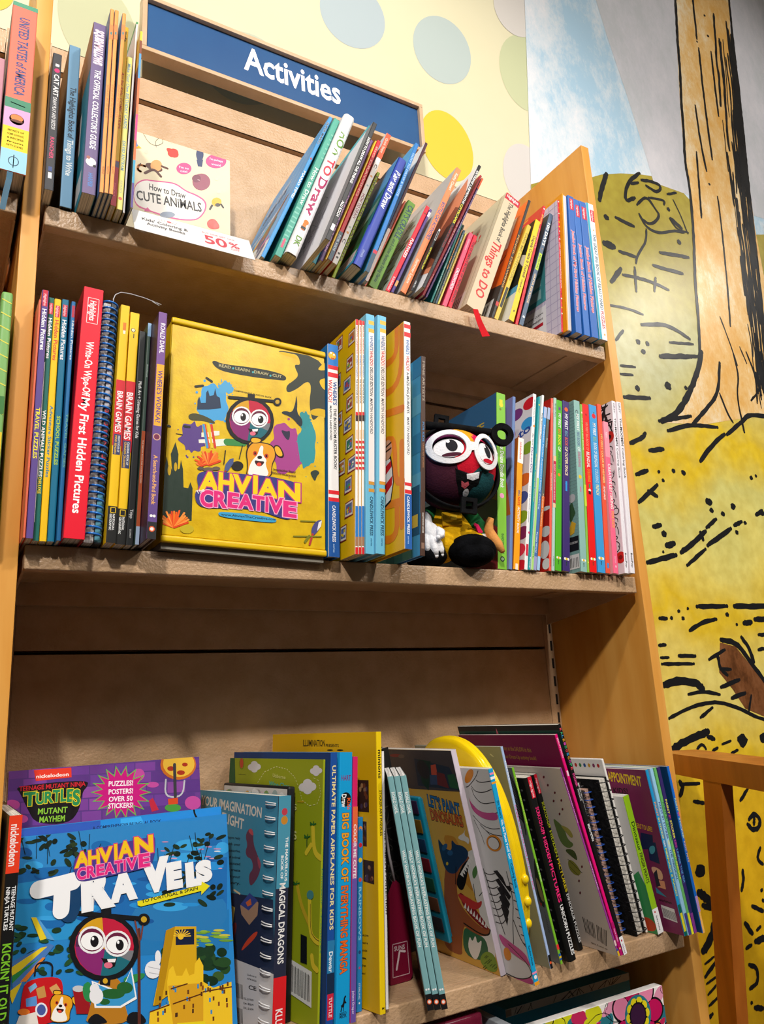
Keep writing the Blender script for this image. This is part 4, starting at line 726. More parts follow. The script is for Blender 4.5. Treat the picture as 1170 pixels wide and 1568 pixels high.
[('T','2a2410','minions',20,2844,0,-334,49,0),('T','2c2610','STICKER ART PUZZLES',34,2376,0,-514,33,0),('T','2c2610','M',24,45,33,0,0,24)],
[('T','2a220c','ILLUMINATION',756,2892,501,-7,1,82),('T','2a220c','PRESENTS',1275,2882,279,-4,0,37),('E','2a220c',1367,2840,67,0,0,-11),('E','2a220c',1582,2840,70,0,0,-11),('P','3a241c',1942,2487,2150,2488,2151,2119,1941,2118),('E','4a3a50',2007,2181,25,1,0,-30),('E','4a3a50',2100,2384,25,1,-1,-30),('E','8a6a50',2072,2375,25,1,-1,-30),('E','a07850',2019,2421,25,1,0,-30),('E','6a3a24',2106,2295,25,1,-1,-30),('E','6a3a24',2079,2331,25,1,-1,-30),('E','a07850',1985,2377,25,1,0,-30),('E','6a3a24',2064,2423,25,1,-1,-30),('E','8a6a50',2075,2198,25,1,-1,-30),('E','4a3a50',2097,2203,25,1,-1,-30),('P','3a241c',2033,2012,2103,2012,2102,1731,2032,1731),('E','4a3a50',2078,1919,8,1,0,-23),('E','4a3a50',2086,1957,8,1,0,-23),('E','6a3a24',2067,1817,8,1,0,-23),('E','6a3a24',2086,1815,8,1,0,-23),('E','8a6a50',2058,1960,8,1,0,-23),('E','4a3a50',2080,1920,8,1,0,-23),('E','4a3a50',2077,1939,8,1,0,-23),('E','6a3a24',2072,1933,8,1,0,-23),('E','8a6a50',2073,1939,8,1,0,-23),('E','6a3a24',2046,1833,8,1,0,-23),('P','3a241c',2030,1582,2234,1580,2232,1329,2032,1342),('E','a07850',2085,1396,24,3,0,-22),('E','4a3a50',2155,1498,24,2,0,-22),('E','6a3a24',2194,1397,24,3,0,-22),('E','6a3a24',2155,1492,24,2,0,-22),('E','4a3a50',2103,1365,24,3,0,-22),('E','4a3a50',2102,1402,24,3,0,-22),('E','a07850',2142,1506,24,2,0,-22),('E','a07850',2192,1387,24,3,0,-22),('E','4a3a50',2076,1377,25,3,0,-22),('E','6a3a24',2180,1379,24,3,0,-22),('T','4a3c10','become',1996,750,120,11,-2,23),('T','4a3c10','has a',1995,669,108,10,-2,23),('T','4a3c10','adorable!',1994,589,97,9,-2,23),('T','4a3c10','a',1993,509,85,7,-2,23),('T','4a3c10','that',1991,430,74,6,-2,23),('T','4a3c10','best of',1990,350,63,4,-1,23)]),
'whthin':((0.4152,-0.0047,0.7671,0.0454,0.19,0.0041,0.2818,0.2170),'thin white collection book behind the yellow sticker book',SHELF_GROUPS[2],'pb','f0eeee','1a1816','1a1816','e6e0d4',
[('T','2a2826','THE COMPLETE COLLECTION',14,1913,0,-931,20,0)],
[]),
'w1':((0.4459,-0.0385,0.7671,-0.1254,-0.50,0.0072,0.2547,0.1550),'pale teal leaning booklet, left of three with orange emblem at the foot','pale teal leaning booklets','pb','7fb0b4','3c4448','4a565a','f2f0ee',
[('T','f0f4f2','ROALD DAHL',18,2364,0,-247,36,0),('T','f0f4f2',"WILLY WONKA'S EVERLASTING BOOK OF FUN",20,1705,0,-1048,32,0),('E','f2f2f2',25,214,11,0,0,11),('E','f2f2f2',51,214,11,0,0,11),('R','1a1a1c',0,0,72,167),('E','ee6434',36,87,26,0,0,26),('E','f6f0ec',36,87,16,0,0,16)],
[]),
'w2':((0.4528,-0.0422,0.7671,-0.1254,-0.50,0.0072,0.2547,0.1550),'pale teal leaning booklet, middle of three with orange emblem at the foot','pale teal leaning booklets','pb','7fb0b4','3c4448','4a565a','f2f0ee',
[('T','f0f4f2','ROALD DAHL',18,2359,0,-247,36,0),('T','f0f4f2',"WILLY WONKA'S EVERLASTING BOOK OF FUN",20,1700,0,-1048,32,0),('E','f2f2f2',25,209,11,0,0,11),('E','f2f2f2',51,209,11,0,0,11),('R','1a1a1c',0,0,72,162),('E','ee6434',36,82,26,0,0,26),('E','f6f0ec',36,82,16,0,0,16)],
[]),
'w3':((0.4597,-0.0460,0.7671,-0.1254,-0.50,0.0072,0.2547,0.1550),'pale teal leaning booklet, right of three beside the paint tray','pale teal leaning booklets','pb','7fb0b4','3c4448','4a565a','f2f0ee',
[('T','f0f4f2','ROALD DAHL',18,2355,0,-247,36,0),('T','f0f4f2',"WILLY WONKA'S EVERLASTING BOOK OF FUN",20,1695,0,-1048,32,0),('E','f2f2f2',25,204,11,0,0,11),('E','f2f2f2',51,204,11,0,0,11),('R','1a1a1c',0,0,72,157),('E','ee6434',36,77,26,0,0,26),('E','f6f0ec',36,77,16,0,0,16)],
[]),
'paint':((0.5806,-0.0010,0.7671,-0.1865,0.00,0.0086,0.2798,0.2155),'painting kit with a roaring dinosaur cover and paint tray',SHELF_GROUPS[2],'pb','d8ccd8','d9a94a','cfc4d0','e6e0d4',
[],
[('Q','c88a30',1432,1648,1793,1685,1844,1590,2298,1021,1856,950),('P','4a4244',438,2862,2281,2815,2370,2276,953,2247,255,2296),('P','2a3444',1208,2678,2035,2583,2184,2289,1155,2299),('P','1c3a30',1305,2667,1619,2648,1408,2246,1275,2345),('E','2c2a30',1385,2530,139,36,59,-122),('P','c0503c',1597,2595,1724,2612,1714,2469,1558,2437),('P','3a4a6a',1519,2462,1714,2469,1685,2339,1490,2329),('P','6a2c30',1705,2508,1884,2489,1923,2300,1661,2338),('P','2c5a3c',1948,2479,2113,2498,2167,2301,1951,2314),('E','8a2c2c',713,2709,166,3,-10,-23),('E','6a5a50',873,2699,87,2,-12,-28),('T','2a6ca8',"LET'S PAINT",1322,2035,732,-76,16,151,'20242c'),('T','d0602c','DINOSAURS',1321,1851,745,-30,5,137,'20242c'),('Q','e8e4e0',1880,1681,2032,1734,2107,1815,2022,1708,2141,1684,2084,1592,2037,1636,1886,1640),('Q','ece8e4',1875,1445,2271,1589,2435,1277,2084,40,2007,257,1474,190,2061,505),('Q','9c5530',1426,1339,1931,1476,2081,1421,1768,1282,1569,1004,1560,752,1947,530,2155,595,2116,493,1952,436,1652,424,1562,529,1387,196,1353,52,881,88,1122,574),('Q','1e3a5c',1372,1616,1438,1545,1529,1479,1662,1469,1706,1638,1788,1559,1926,1575,2054,1515,1992,1410,1768,1282,1632,1163,1401,1156,1349,1380),('E','2c5a88',1500,1501,44,-10,-68,-52),('E','2c5a88',1604,1437,67,8,-15,-37),('E','d8b830',1473,1281,29,4,-10,-24),('Q','141214',1570,1029,1714,1200,1881,1346,2037,1416,1922,1229,1815,1066,1681,946),('Q','8c1c24',1586,931,1717,927,1947,747,2100,608,2114,540,1957,556,1671,697),('Q','c83a38',1533,910,1754,909,1987,850,2117,920,2056,814,1862,744,1666,795),('P','f4f0ec',1727,1177,1801,1232,1804,1151),('P','f4f0ec',1778,1219,1852,1274,1856,1193),('P','f4f0ec',1830,1261,1903,1315,1906,1234),('P','f4f0ec',1881,1302,1954,1356,1957,1275),('P','f4f0ec',1932,1343,2004,1397,2007,1316),('P','f4f0ec',1982,1384,2054,1437,2057,1357),('P','f4f0ec',2032,1425,2103,1477,2106,1398),('P','f4f0ec',1645,742,1702,733,1718,816),('P','f4f0ec',1701,718,1758,708,1773,792),('P','f4f0ec',1756,693,1813,684,1828,767),('P','f4f0ec',1811,669,1867,660,1882,742),('P','f4f0ec',1866,645,1921,636,1936,718),('P','f4f0ec',1920,621,1974,612,1989,694),('P','f4f0ec',1973,598,2027,589,2042,671),('P','f4f0ec',2026,574,2080,566,2094,647),('Q','5a8a4c',2022,1267,2215,1390,2135,1235,2017,1145),('L','2a2a2c',13,1997,1094,1962,894),('L','2a2a2c',10,2071,960,2209,1054),('C','1c1614',19,1562,529,1917,453,2093,483,2145,558),('L','1c1614',14,1674,1269,1570,1029),('Q','2f6a4a',1527,498,1745,442,2031,428,1957,128,1383,71),('Q','ece8e4',1522,200,1642,397,1671,305,1786,438,1776,303,1920,405,1804,213,1638,55),('Q','7a9a34',1718,97,1927,264,2128,260,2128,51,1908,-2),('L','3c5a1c',10,2019,88,2092,133),('L','3c5a1c',10,1790,20,1866,66),('L','3c5a1c',10,2040,62,2113,107),('L','3c5a1c',10,1845,83,1920,129),('L','3c5a1c',10,1875,163,1949,209),('L','3c5a1c',10,1952,75,2025,120),('L','3c5a1c',10,1999,73,2072,118),('L','3c5a1c',10,1899,161,1974,206),('L','3c5a1c',10,1812,5,1887,52),('L','3c5a1c',10,1927,130,2001,176),('L','3c5a1c',10,1957,128,2031,173),('L','3c5a1c',10,1911,96,1985,141)]),
'seuss':((0.5899,-0.0541,0.7671,-0.1672,0.00,0.0073,0.2555,0.1967),'leaning coloring book with swirling black and white cover and cyan spine',SHELF_GROUPS[2],'pb','18a4d8','dcdad8','dcdad8','e6e0d4',
[('R','f090b8',0,2483,73,2507),('R','f6f6f6',0,2426,73,2458),('R','f0a020',0,2370,73,2394),('T','143a58',"Dr. Seuss's",21,2163,0,-206,31,0),('T','f4fafc',"Oh, the Places You'll Go!",21,1933,0,-469,31,0),('T','143a58','Coloring Book',21,1410,0,-293,31,0),('T','143a58','Random House',24,449,0,-224,25,0),('R','f090b8',0,128,73,150),('E','f6f6f6',36,91,22,0,0,22),('R','f0a020',0,0,73,39)],
[('Q','e08a20',1407,2432,1531,2542,1647,2546,1617,2463,1509,2376,1397,2353),('C','24201f',10,1744,2534,1660,2443,1448,2314,1395,2311),('C','24201f',10,1650,2413,1725,2379,1956,2412),('C','24201f',10,1519,2332,1583,2262,1755,2257,1944,2311),('C','24201f',10,1521,2303,1535,2200,1677,2106,1947,2154),('C','24201f',9,1429,2119,1568,2011,1779,1984,1961,2027),('Q','c8508c',1409,2207,1421,2133,1527,2037,1712,2000,1952,2033,1952,1934,1731,1915,1546,1950,1422,2029),('C','24201f',8,1421,1955,1560,1849,1741,1808,1940,1834),('C','24201f',8,1425,1896,1516,1728,1545,1600),('C','24201f',8,1534,1847,1695,1746,1954,1744),('C','24201f',8,1595,1809,1734,1721,1849,1578),('E','e08a20',1752,1638,143,66,74,-79),('E','24201f',1747,1637,107,49,59,-63),('E','dedad8',1741,1634,98,45,55,-59),('E','e08a20',-1696,864,5,1,-1,-3),('P','161414',1613,1283,1700,1304,1926,1113,1865,1067),('P','161414',1614,1178,1697,1206,1874,1017,1814,959),('P','161414',1616,1075,1694,1107,1822,920,1764,851),('P','161414',1617,971,1690,1009,1769,822,1714,742),('P','161414',1618,868,1687,912,1716,724,1663,632),('P','dedad8',1778,1258,1836,1248,1892,1145,1827,1135),('C','24201f',10,1418,1236,1510,1221,1636,1257),('C','24201f',10,1420,1150,1519,1136,1640,1178),('C','24201f',10,1422,1064,1528,1052,1644,1100),('C','24201f',10,1424,978,1536,968,1647,1021),('C','24201f',10,1426,892,1545,884,1651,943),('C','24201f',10,1428,807,1554,801,1655,865),('C','24201f',10,1430,722,1562,718,1659,787),('C','24201f',10,1432,637,1571,635,1662,710),('C','24201f',10,1906,1184,2019,1164,2119,1198),('C','24201f',10,1906,1083,2019,1064,2110,1097),('C','24201f',10,1907,982,2020,964,2101,996),('C','24201f',10,1908,881,2021,865,2093,896),('C','24201f',9,1909,781,2021,766,2084,795),('C','24201f',9,1910,681,2022,667,2075,695),('C','24201f',9,1910,582,2022,568,2066,595),('C','24201f',9,1911,483,2023,470,2057,495),('C','24201f',13,1408,1283,1496,819,1578,515),('C','24201f',12,1889,1311,1910,982,1805,725,1718,433),('C','24201f',12,1822,728,1884,522,1960,448),('Q','c8508c',1437,515,1617,449,1918,367,1956,268,2000,190,1934,245,1712,286,1522,355,1458,398),('Q','e08a20',1474,326,1589,369,1630,268,1559,197,1465,194),('Q','c8508c',1489,-4,1737,16,1943,105,1962,-5),('C','24201f',12,1435,20,1675,8,1905,78,1972,148,1909,258,1603,409)]),
'matilda':((0.6463,-0.0193,0.7671,-0.1769,0.00,0.0038,0.2798,0.2154),'grey covered leaning sticker activity book with a periwinkle spine',SHELF_GROUPS[2],'pb','a8c0ea','8f9078','8f9078','e6e0d4',
[('T','f2f6fa','ROALD DAHL',10,2609,0,-255,19,0),('T','d84888','THE MARVELOUS MATILDA STICKER AND ACTIVITY BOOK',10,2042,0,-1082,19,0),('R','18181a',0,0,38,166),('E','e85a2c',19,71,15,0,0,15)],
[('T','b0a050','yes',1968,2051,47,-6,3,23),('T','b0a050','of',1946,1992,53,-5,2,23),('T','b0a050','its',1924,1932,58,-5,2,23),('T','b0a050','fair',1903,1872,63,-4,1,22),('T','b0a050','the',1881,1812,68,-3,1,22),('T','b0a050','and',1859,1752,74,-2,1,22),('T','b0a050','her',1837,1692,79,-1,0,22),('T','b0a050','less',1815,1632,84,-1,0,22),('E','c8c8a8',1916,2683,35,-21,-11,-6)]),
'dragthin':((0.6686,-0.0139,0.7671,-0.2053,0.00,0.0036,0.2524,0.1943),'thin lime edged book with a black dragon cover',SHELF_GROUPS[2],'pb','7cc030','6c7074','6c7074','e6e0d4',
[('T','c8e060','DINOSAUR TATTOOS COLOR',9,2394,0,-618,18,0),('T','c8f0a0','FIERCE WINGS',9,1269,0,-234,18,0),('R','e83838',0,178,36,243),('R','2858a0',0,48,36,129),('R','e8c020',0,72,36,96)],
[('C','1a1c1e',18,1856,2453,1931,2270,1956,2086),('C','1a1c1e',18,1844,2406,1930,2230,1950,2046),('C','1a1c1e',18,1833,2358,1929,2189,1944,2006),('C','1a1c1e',18,1822,2311,1928,2149,1938,1965),('C','1a1c1e',18,1810,2264,1926,2109,1931,1925),('C','1a1c1e',18,1799,2216,1925,2069,1925,1884),('C','1a1c1e',18,1788,2169,1924,2029,1919,1844),('C','1a1c1e',18,1776,2121,1923,1989,1913,1804),('C','1a1c1e',18,1765,2073,1921,1949,1907,1763),('C','1a1c1e',18,1754,2026,1920,1909,1901,1723),('C','1a1c1e',18,1742,1978,1919,1869,1894,1683),('C','1a1c1e',18,1731,1931,1918,1829,1888,1642),('Q','2a3228',1926,1372,1984,1293,1926,687,1832,728,1808,895),('Q','8a7a50',1855,1103,1914,1055,1938,774,1856,789),('P','a83830',1814,767,1862,747,1832,699),('L','3a3634',5,1868,649,1882,630),('L','3a3634',5,1867,617,1884,599),('L','3a3634',5,1865,586,1885,568),('L','3a3634',5,1864,554,1886,537),('L','3a3634',5,1863,523,1887,507),('L','3a3634',5,1862,492,1888,476),('L','3a3634',5,1861,461,1890,445),('L','3a3634',5,1860,429,1891,414),('L','3a3634',5,1859,398,1892,384)]),
'unic':((0.6820,-0.0165,0.7671,-0.1974,0.00,0.0134,0.2367,0.1823),'black scratch off unicorn puzzles pad with hot pink capitals','black scratch off pads','round','141414','0e0e0e','0e0e0e','e6e0d4',
[('R','d41c34',40,2086,107,2367),('T','f4c8d0','Highlights',57,2320,0,-225,34,0),('T','f02a78','SCRATCH-OFF',52,1965,0,-359,56,0),('T','f02a78','HIDDEN',52,1572,0,-322,56,0),('T','f02a78','PICTURES',52,1225,0,-494,56,0),('T','f0f0f0','UNICORN PUZZLES',54,698,0,-625,54,0)],
[('E','606060',1695,118,22,0,0,14),('E','606060',1695,249,22,0,0,14),('E','606060',1695,379,22,0,0,14),('E','606060',1695,509,22,0,0,14),('E','606060',1695,639,22,0,0,14),('E','606060',1695,769,22,0,0,14),('E','606060',1695,899,22,0,0,14),('E','606060',1695,1030,22,0,0,14),('E','606060',1695,1160,22,0,0,14),('E','606060',1695,1290,22,0,0,14),('E','606060',1695,1420,22,0,0,14),('E','606060',1695,1550,22,0,0,14),('E','606060',1695,1681,22,0,0,14),('E','606060',1695,1811,22,0,0,14),('E','606060',1695,1941,22,0,0,14),('E','606060',1695,2071,22,0,0,14),('E','606060',1695,2201,22,0,0,14)]),
'dinob':((0.7247,0.0119,0.7671,-0.2225,0.00,0.0100,0.2375,0.1829),'black scratch off dinosaur puzzles pad with green and yellow capitals','black scratch off pads','round','141414','0e0e0e','0e0e0e','e6e0d4',
[('R','d41c34',30,2108,80,2375),('T','f4c8d0','Highlights',42,2326,0,-209,25,0),('T','b8c020','SCRATCH-OFF',39,1990,0,-359,42,0),('T','b8c020','HIDDEN',39,1595,0,-356,42,0),('T','e8d020','PICTURES',39,1213,0,-449,42,0),('T','f0f0f0','DINOSAUR PUZZLES',40,737,0,-642,40,0)],
[]),
'tatt':((0.7475,-0.0379,0.7671,-0.2706,0.00,0.0028,0.2511,0.1934),'cream covered tattoos book with a green winged dragon',SHELF_GROUPS[2],'pb','9c3a98','d2c6bc','d2c6bc','e6e0d4',
[('T','d8a0d8','OVER 100 TEMPORARY TATTOOS',7,2386,0,-621,14,0),('T','e8c0e8','TATTOOTASTIC',7,1255,0,-383,14,0),('R','f0d0d0',0,133,28,202),('R','2858a0',0,0,28,91),('R','e8c020',0,0,28,65)],
[('E','6a2c34',1543,2377,20,1,-8,-19),('E','6a2c34',1576,2264,20,1,-8,-19),('E','6a2c34',1673,2163,19,1,-8,-18),('E','6a2c34',1596,2044,20,1,-8,-19),('E','6a2c34',1758,2063,19,1,-8,-18),('E','6a2c34',1726,1939,19,1,-8,-18),('E','6a2c34',1636,1867,19,2,-8,-19),('Q','6a8048',1465,1804,1558,1747,1643,1674,1641,1512,1755,1461,1605,1379,1471,1444,1463,1640),('Q','a8a050',1568,1715,1739,1683,1783,1576,1721,1537,1645,1625),('Q','8c8a3c',1515,1230,1640,1215,1726,1068,1590,1002,1473,1085),('Q','4a5a34',1486,1365,1718,1393,1720,1226,1638,1261),('L','2a2a1c',9,1515,1230,1726,1068),('L','2a2a1c',7,1511,1121,1640,1017),('E','6a2c34',1761,1159,18,2,-8,-19),('E','6a2c34',1612,945,18,3,-9,-20),('E','6a2c34',1559,774,19,3,-9,-20),('L','3a3430',15,1456,423,1429,212),('L','3a3430',9,1483,416,1452,205),('L','3a3430',9,1510,409,1474,197),('L','3a3430',15,1537,402,1496,190),('L','3a3430',9,1564,395,1518,182),('L','3a3430',9,1590,388,1541,175),('L','3a3430',15,1617,382,1563,168),('L','3a3430',9,1643,375,1585,160),('L','3a3430',15,1696,361,1628,146),('L','3a3430',9,1722,355,1650,138),('L','3a3430',9,1748,348,1672,131),('L','3a3430',15,1773,341,1693,124),('L','3a3430',9,1799,334,1715,117),('L','3a3430',9,1825,328,1736,109),('L','3a3430',15,1850,321,1757,102),('T','8a7a70','ages 4 and up',1466,76,297,-31,2,21)]),
'salon':((0.7510,-0.0386,0.7671,-0.2537,0.00,0.0046,0.2954,0.2274),'dark magenta activity book with a hot pink spine',SHELF_GROUPS[2],'pb','ee0e7c','7c1246','7c1246','e6e0d4',
[('T','fbb8d8','BEAUTY SALON',12,2903,0,-270,23,0),('R','f8d0e4',9,2383,37,2455),('R','b8146c',0,0,46,430),('T','f0b0d4','kane miller',14,344,0,-170,19,0),('E','f0e060',23,89,12,0,0,12)],
[('T','a87838','day at the SALON in this',1062,2729,618,-25,2,61),('T','a87838','your Dress-Up activity book!',1007,2609,732,-17,1,54)]),
'kalei':((0.7563,-0.0391,0.7671,-0.2416,0.00,0.0064,0.3078,0.2370),'tall black kaleidoscope sticker book with multicoloured letters',SHELF_GROUPS[2],'pb','171516','221f22','221f22','e6e0d4',
[('T','e84a5a','K',16,3021,0,-36,32,0),('T','48b878','A',16,2972,0,-36,32,0),('T','3a9ad0','L',16,2924,0,-36,32,0),('T','e0a030','E',16,2875,0,-36,32,0),('T','c84aa8','I',16,2826,0,-36,32,0),('T','48b878','D',16,2778,0,-36,32,0),('T','e84a5a','O',16,2729,0,-36,32,0),('T','3a9ad0','S',16,2681,0,-36,32,0),('T','e0a030','C',16,2632,0,-36,32,0),('T','c84aa8','O',16,2584,0,-36,32,0),('T','48b878','P',16,2536,0,-36,32,0),('T','e84a5a','E',16,2487,0,-36,32,0),('T','ee4a98','STICKER',16,2402,0,-178,32,0),('T','c8c8c8','MOSAICS',19,2188,0,-159,25,0),('T','f0f0f0','BRIAN PETERS',22,1712,0,-228,32,0),('R','f4f2f4',0,0,64,228),('E','c02848',32,177,14,0,0,14),('T','a890a0','inkter',16,135,0,-127,32,0)],
[('R','1c4a40',0,2647,2370,3001),('P','d87080',901,2647,995,3047,1114,2647)]),
'finger':((0.8617,-0.0047,0.7671,-0.1856,0.00,0.0119,0.1926,0.1483),'lime spined dinosaur finger prints book',SHELF_GROUPS[2],'hc','98c81e','e8e6e4','f6f6f6','e6e0d4',
[('T','2c4a18','Dinosaur',30,1556,0,-417,59,0),('T','3a3a18','FINGER PRINTS',31,1112,0,-421,57,0),('R','f4f4f4',0,0,119,338),('E','d03038',47,293,14,0,0,14),('T','404040','barnes',46,239,0,-197,26,0)],
[('P','3c9a5a',1187,0,1261,771,1409,867,1483,674,1483,0),('E','c84a28',1335,116,148,0,0,96)]),
'pb1':((0.8826,-0.0342,0.7671,-0.1537,0.00,0.0055,0.2287,0.1761),'maroon covered sticker picture book, first of five at the right end','five sticker picture books','pb','1f9ad4','7c2854','7c2854','e6e0d4',
[('T','f4a048','PAINT',14,1829,0,-202,28,0),('T','f0e068','BY STICKER',14,1609,0,-300,28,0),('T','f0f0f0','KIDS:',14,1291,0,-90,28,0),('R','0f6a5a',0,0,55,416),('T','e8e840','MERMAIDS & MAGIC!',14,1183,0,-652,28,0),('R','e8e030',6,57,50,302)],
[('T','e8c81c','APPOINTMENT',971,2103,647,-55,12,137),('T','2a1a20','KIDS!',1023,1917,292,5,-1,81),('T','e0b020','STICKERS TO LIFE!',1200,1453,414,-47,7,65),('P','16244c',1378,1373,1599,1358,1554,1156,1306,1127),('P','182850',1465,1240,1623,1257,1611,954,1431,988),('Q','4a9ab0',1467,1174,1590,1221,1581,1121,1475,1059),('Q','e8b090',1407,911,1618,882,1606,719,1465,747),('P','3a88a8',1423,610,1600,493,1419,528),('P','e89878',1477,716,1617,720,1614,607,1468,617),('P','2a2c38',1452,810,1525,869,1517,706,1530,643,1446,614),('P','e4e0de',1446,370,1680,347,1682,165,1444,193),('L','2a2628',8,1466,334,1461,212),('L','2a2628',8,1483,331,1477,209),('L','2a2628',8,1499,328,1493,207),('L','2a2628',8,1515,326,1509,204),('L','2a2628',8,1531,323,1525,202),('L','2a2628',8,1547,320,1541,199),('L','2a2628',8,1563,318,1557,197),('L','2a2628',7,1579,315,1573,194),('L','2a2628',7,1595,312,1589,192),('L','2a2628',7,1610,310,1605,190),('L','2a2628',7,1626,307,1621,187),('L','2a2628',7,1642,305,1636,185),('L','2a2628',7,1658,302,1652,182),('L','2a2628',7,1673,299,1668,180),('T','2c1620','workman',1430,424,229,-10,1,35)]),
'pb2':((0.8887,-0.0355,0.7671,-0.1471,0.00,0.0066,0.2297,0.1769),'pale blue spined sticker picture book, second of five','five sticker picture books','pb','9cd0f0','9cd0f0','9cd0f0','e6e0d4',
[('T','44408c','PAINT BY STICKER',17,1820,0,-520,33,0),('T','e8e070','KIDS:',17,1281,0,-90,33,0),('T','20407c','THE ORIGINAL',17,1164,0,-430,33,0),('R','4a4490',7,0,60,292)],
[]),
'pb3':((0.8960,-0.0349,0.7671,-0.1378,0.00,0.0051,0.2297,0.1769),'green spined sticker picture book, third of five','five sticker picture books','pb','6cba68','6cba68','6cba68','e6e0d4',
[('T','2a6a5a','PAINT BY STICKER',13,1810,0,-548,25,0),('T','f0ea30','ZOO ANIMALS',13,1153,0,-413,25,0),('R','f0ea30',5,0,46,281)],
[]),
'pb4':((0.9025,-0.0338,0.7671,-0.1321,0.00,0.0066,0.2297,0.1768),'violet spined sticker picture book, fourth of five','five sticker picture books','pb','3a2c6e','3a2c6e','163a66','e6e0d4',
[('T','f0e840','PAINT',17,1835,0,-203,33,0),('T','c83a78','BY',17,1614,0,-55,33,0),('T','f0e840','STICKER',17,1541,0,-256,33,0),('T','c83a98','KIDS:',17,1267,0,-109,33,0),('T','5aa0e0','UNDER THE SEA',17,1140,0,-467,33,0),('R','8a3a90',7,0,60,265)],
[]),
'pb5':((0.9118,-0.0413,0.7671,-0.1167,0.00,0.0048,0.2298,0.1770),'navy covered sticker picture book with a bright blue spine, last of five','five sticker picture books','pb','1c6ed0','12406e','12406e','e6e0d4',
[('T','c8e0a0','PAINT',12,1845,0,-184,24,0),('T','e83a88','BY',12,1643,0,-55,24,0),('T','c8e0c0','STICKER',12,1570,0,-291,24,0),('T','e8c0a0','KIDS: PETS',12,1243,0,-288,24,0),('R','c098d4',0,283,48,493),('R','f0b860',5,0,43,283)],
[]),
'orthin':((0.0026,-0.0292,1.2877,0.0059,0.00,0.0022,0.2701,0.2079),'sliver of an orange red book against the left end panel',SHELF_GROUPS[1],'pb','e2694a','e2694a','e2694a','e6e0d4',
[],
[]),
'purple':((0.0103,-0.0277,1.2877,0.0050,0.00,0.0069,0.2838,0.2185),'purple travel puzzles book with yellow capitals',SHELF_GROUPS[1],'pb','5e4890','e0583c','e0583c','e6e0d4',
[('R','d0203c',10,2638,59,2838),('T','f4c8d0','Highlights',23,2792,0,-145,24,0),('T','f6f6f8','Hidden Pictures',14,2606,0,-498,42,0),('T','f2e420','TRAVEL PUZZLES',16,1435,0,-574,38,0)],
[]),
'green':((0.0169,-0.0182,1.2877,0.0070,0.00,0.0060,0.2812,0.2165),'dark green wild animals puzzle book with a white side strip',SHELF_GROUPS[1],'pb','12675c','e8ece8','e8ece8','e6e0d4',
[('R','d0203c',9,2607,51,2745),('T','f4c8d0','Highlights',20,2737,0,-122,20,0),('T','f6f6f8','Hidden Pictures',12,2558,0,-495,36,0),('R','e8eef0',0,195,6,2016),('T','f0f4f0','WILD ANIMALS PUZZLES',14,1452,0,-757,33,0),('T','f0d820','DELUXE',15,688,0,-180,30,0)],
[]),
'yellow':((0.0245,-0.0171,1.2877,0.0064,0.00,0.0069,0.2816,0.2168),'golden yellow adventure sticker puzzles book',SHELF_GROUPS[1],'pb','fbc90c','fbc90c','fbc90c','e6e0d4',
[('R','d0203c',14,2588,59,2735),('T','f4c8d0','Highlights',23,2727,0,-131,23,0),('T','d8402c','Hidden Pictures',15,2555,0,-497,40,0),('T','1f7fa0','Adventure Sticker Puzzles',19,1521,0,-822,32,0)],
[]),
'tealb':((0.0321,-0.0183,1.2877,0.0078,0.00,0.0071,0.2823,0.2174),'deep teal school puzzles book with lime lettering',SHELF_GROUPS[1],'pb','0f7396','0f7396','0f7396','e6e0d4',
[('R','d0203c',11,2607,60,2755),('T','f4c8d0','Highlights',23,2747,0,-132,24,0),('T','f6f6f8','Hidden Pictures',14,2566,0,-491,42,0),('T','b8d838','SCHOOL PUZZLES',18,1405,0,-563,34,0)],
[]),
'bluet':((0.0374,-0.0252,1.2877,0.0115,0.00,0.0042,0.2781,0.2142),'thin blue book squeezed left of the big red one',SHELF_GROUPS[1],'pb','1f73b0','1f73b0','1f73b0','e6e0d4',
[('R','c02848',8,2582,36,2730),('T','d8e8f0','Hidden Pictures',15,2541,0,-482,21,0),('T','70b8a8','TRAVEL GAMES',16,1422,0,-622,19,0)],
[]),
'writeon':((0.0592,-0.0365,1.2877,0.0318,0.00,0.0213,0.2934,0.2259),'big glossy red write on wipe off book',SHELF_GROUPS[1],'hc','ec0a2c','a8102a','a8102a','e6e0d4',
[('L','f8dfe2',6,53,2492,170,2492,170,2805,53,2805,53,2492),('T','fbeef0','Highlights',79,2772,0,-247,64,0),('T','fdf2f4','Write-On Wipe-Off',72,2265,0,-663,77,0),('T','ffffff','My First Hidden Pictures',68,1586,0,-1313,85,0)],
[]),
'brain1':((0.0919,-0.0278,1.2877,0.0286,0.00,0.0100,0.2851,0.2196),'yellow games book with a pencil picture, left of the pair','pair of yellow games books','pb','fac80e','fac80e','fac80e','e6e0d4',
[('R','e07a20',35,2526,70,2627),('R','f4ead8',40,2484,65,2526),('R','d81f2e',0,1111,100,1901),('T','f8eef0','BRAIN GAMES',20,1764,0,-498,60,0),('R','33406e',12,1003,90,1243),('T','f0f0f0','MIGHTY BOOK OF',58,1227,0,-193,20,0),('T','e8b83c','MIND BENDERS',26,1227,0,-216,20,0),('R','1c1c1c',0,0,100,409),('L','e8c020',8,30,335,80,335,80,394,30,394,30,335),('T','f0f0f0','NATIONAL',55,321,0,-183,22,0),('T','f0f0f0','GEOGRAPHIC',23,321,0,-183,22,0)],
[]),
'brain2':((0.1037,-0.0215,1.2877,0.0326,0.00,0.0108,0.2813,0.2166),'yellow games book with a magnifying glass, right of the pair','pair of yellow games books','pb','fbcb14','fac80e','fac80e','e6e0d4',
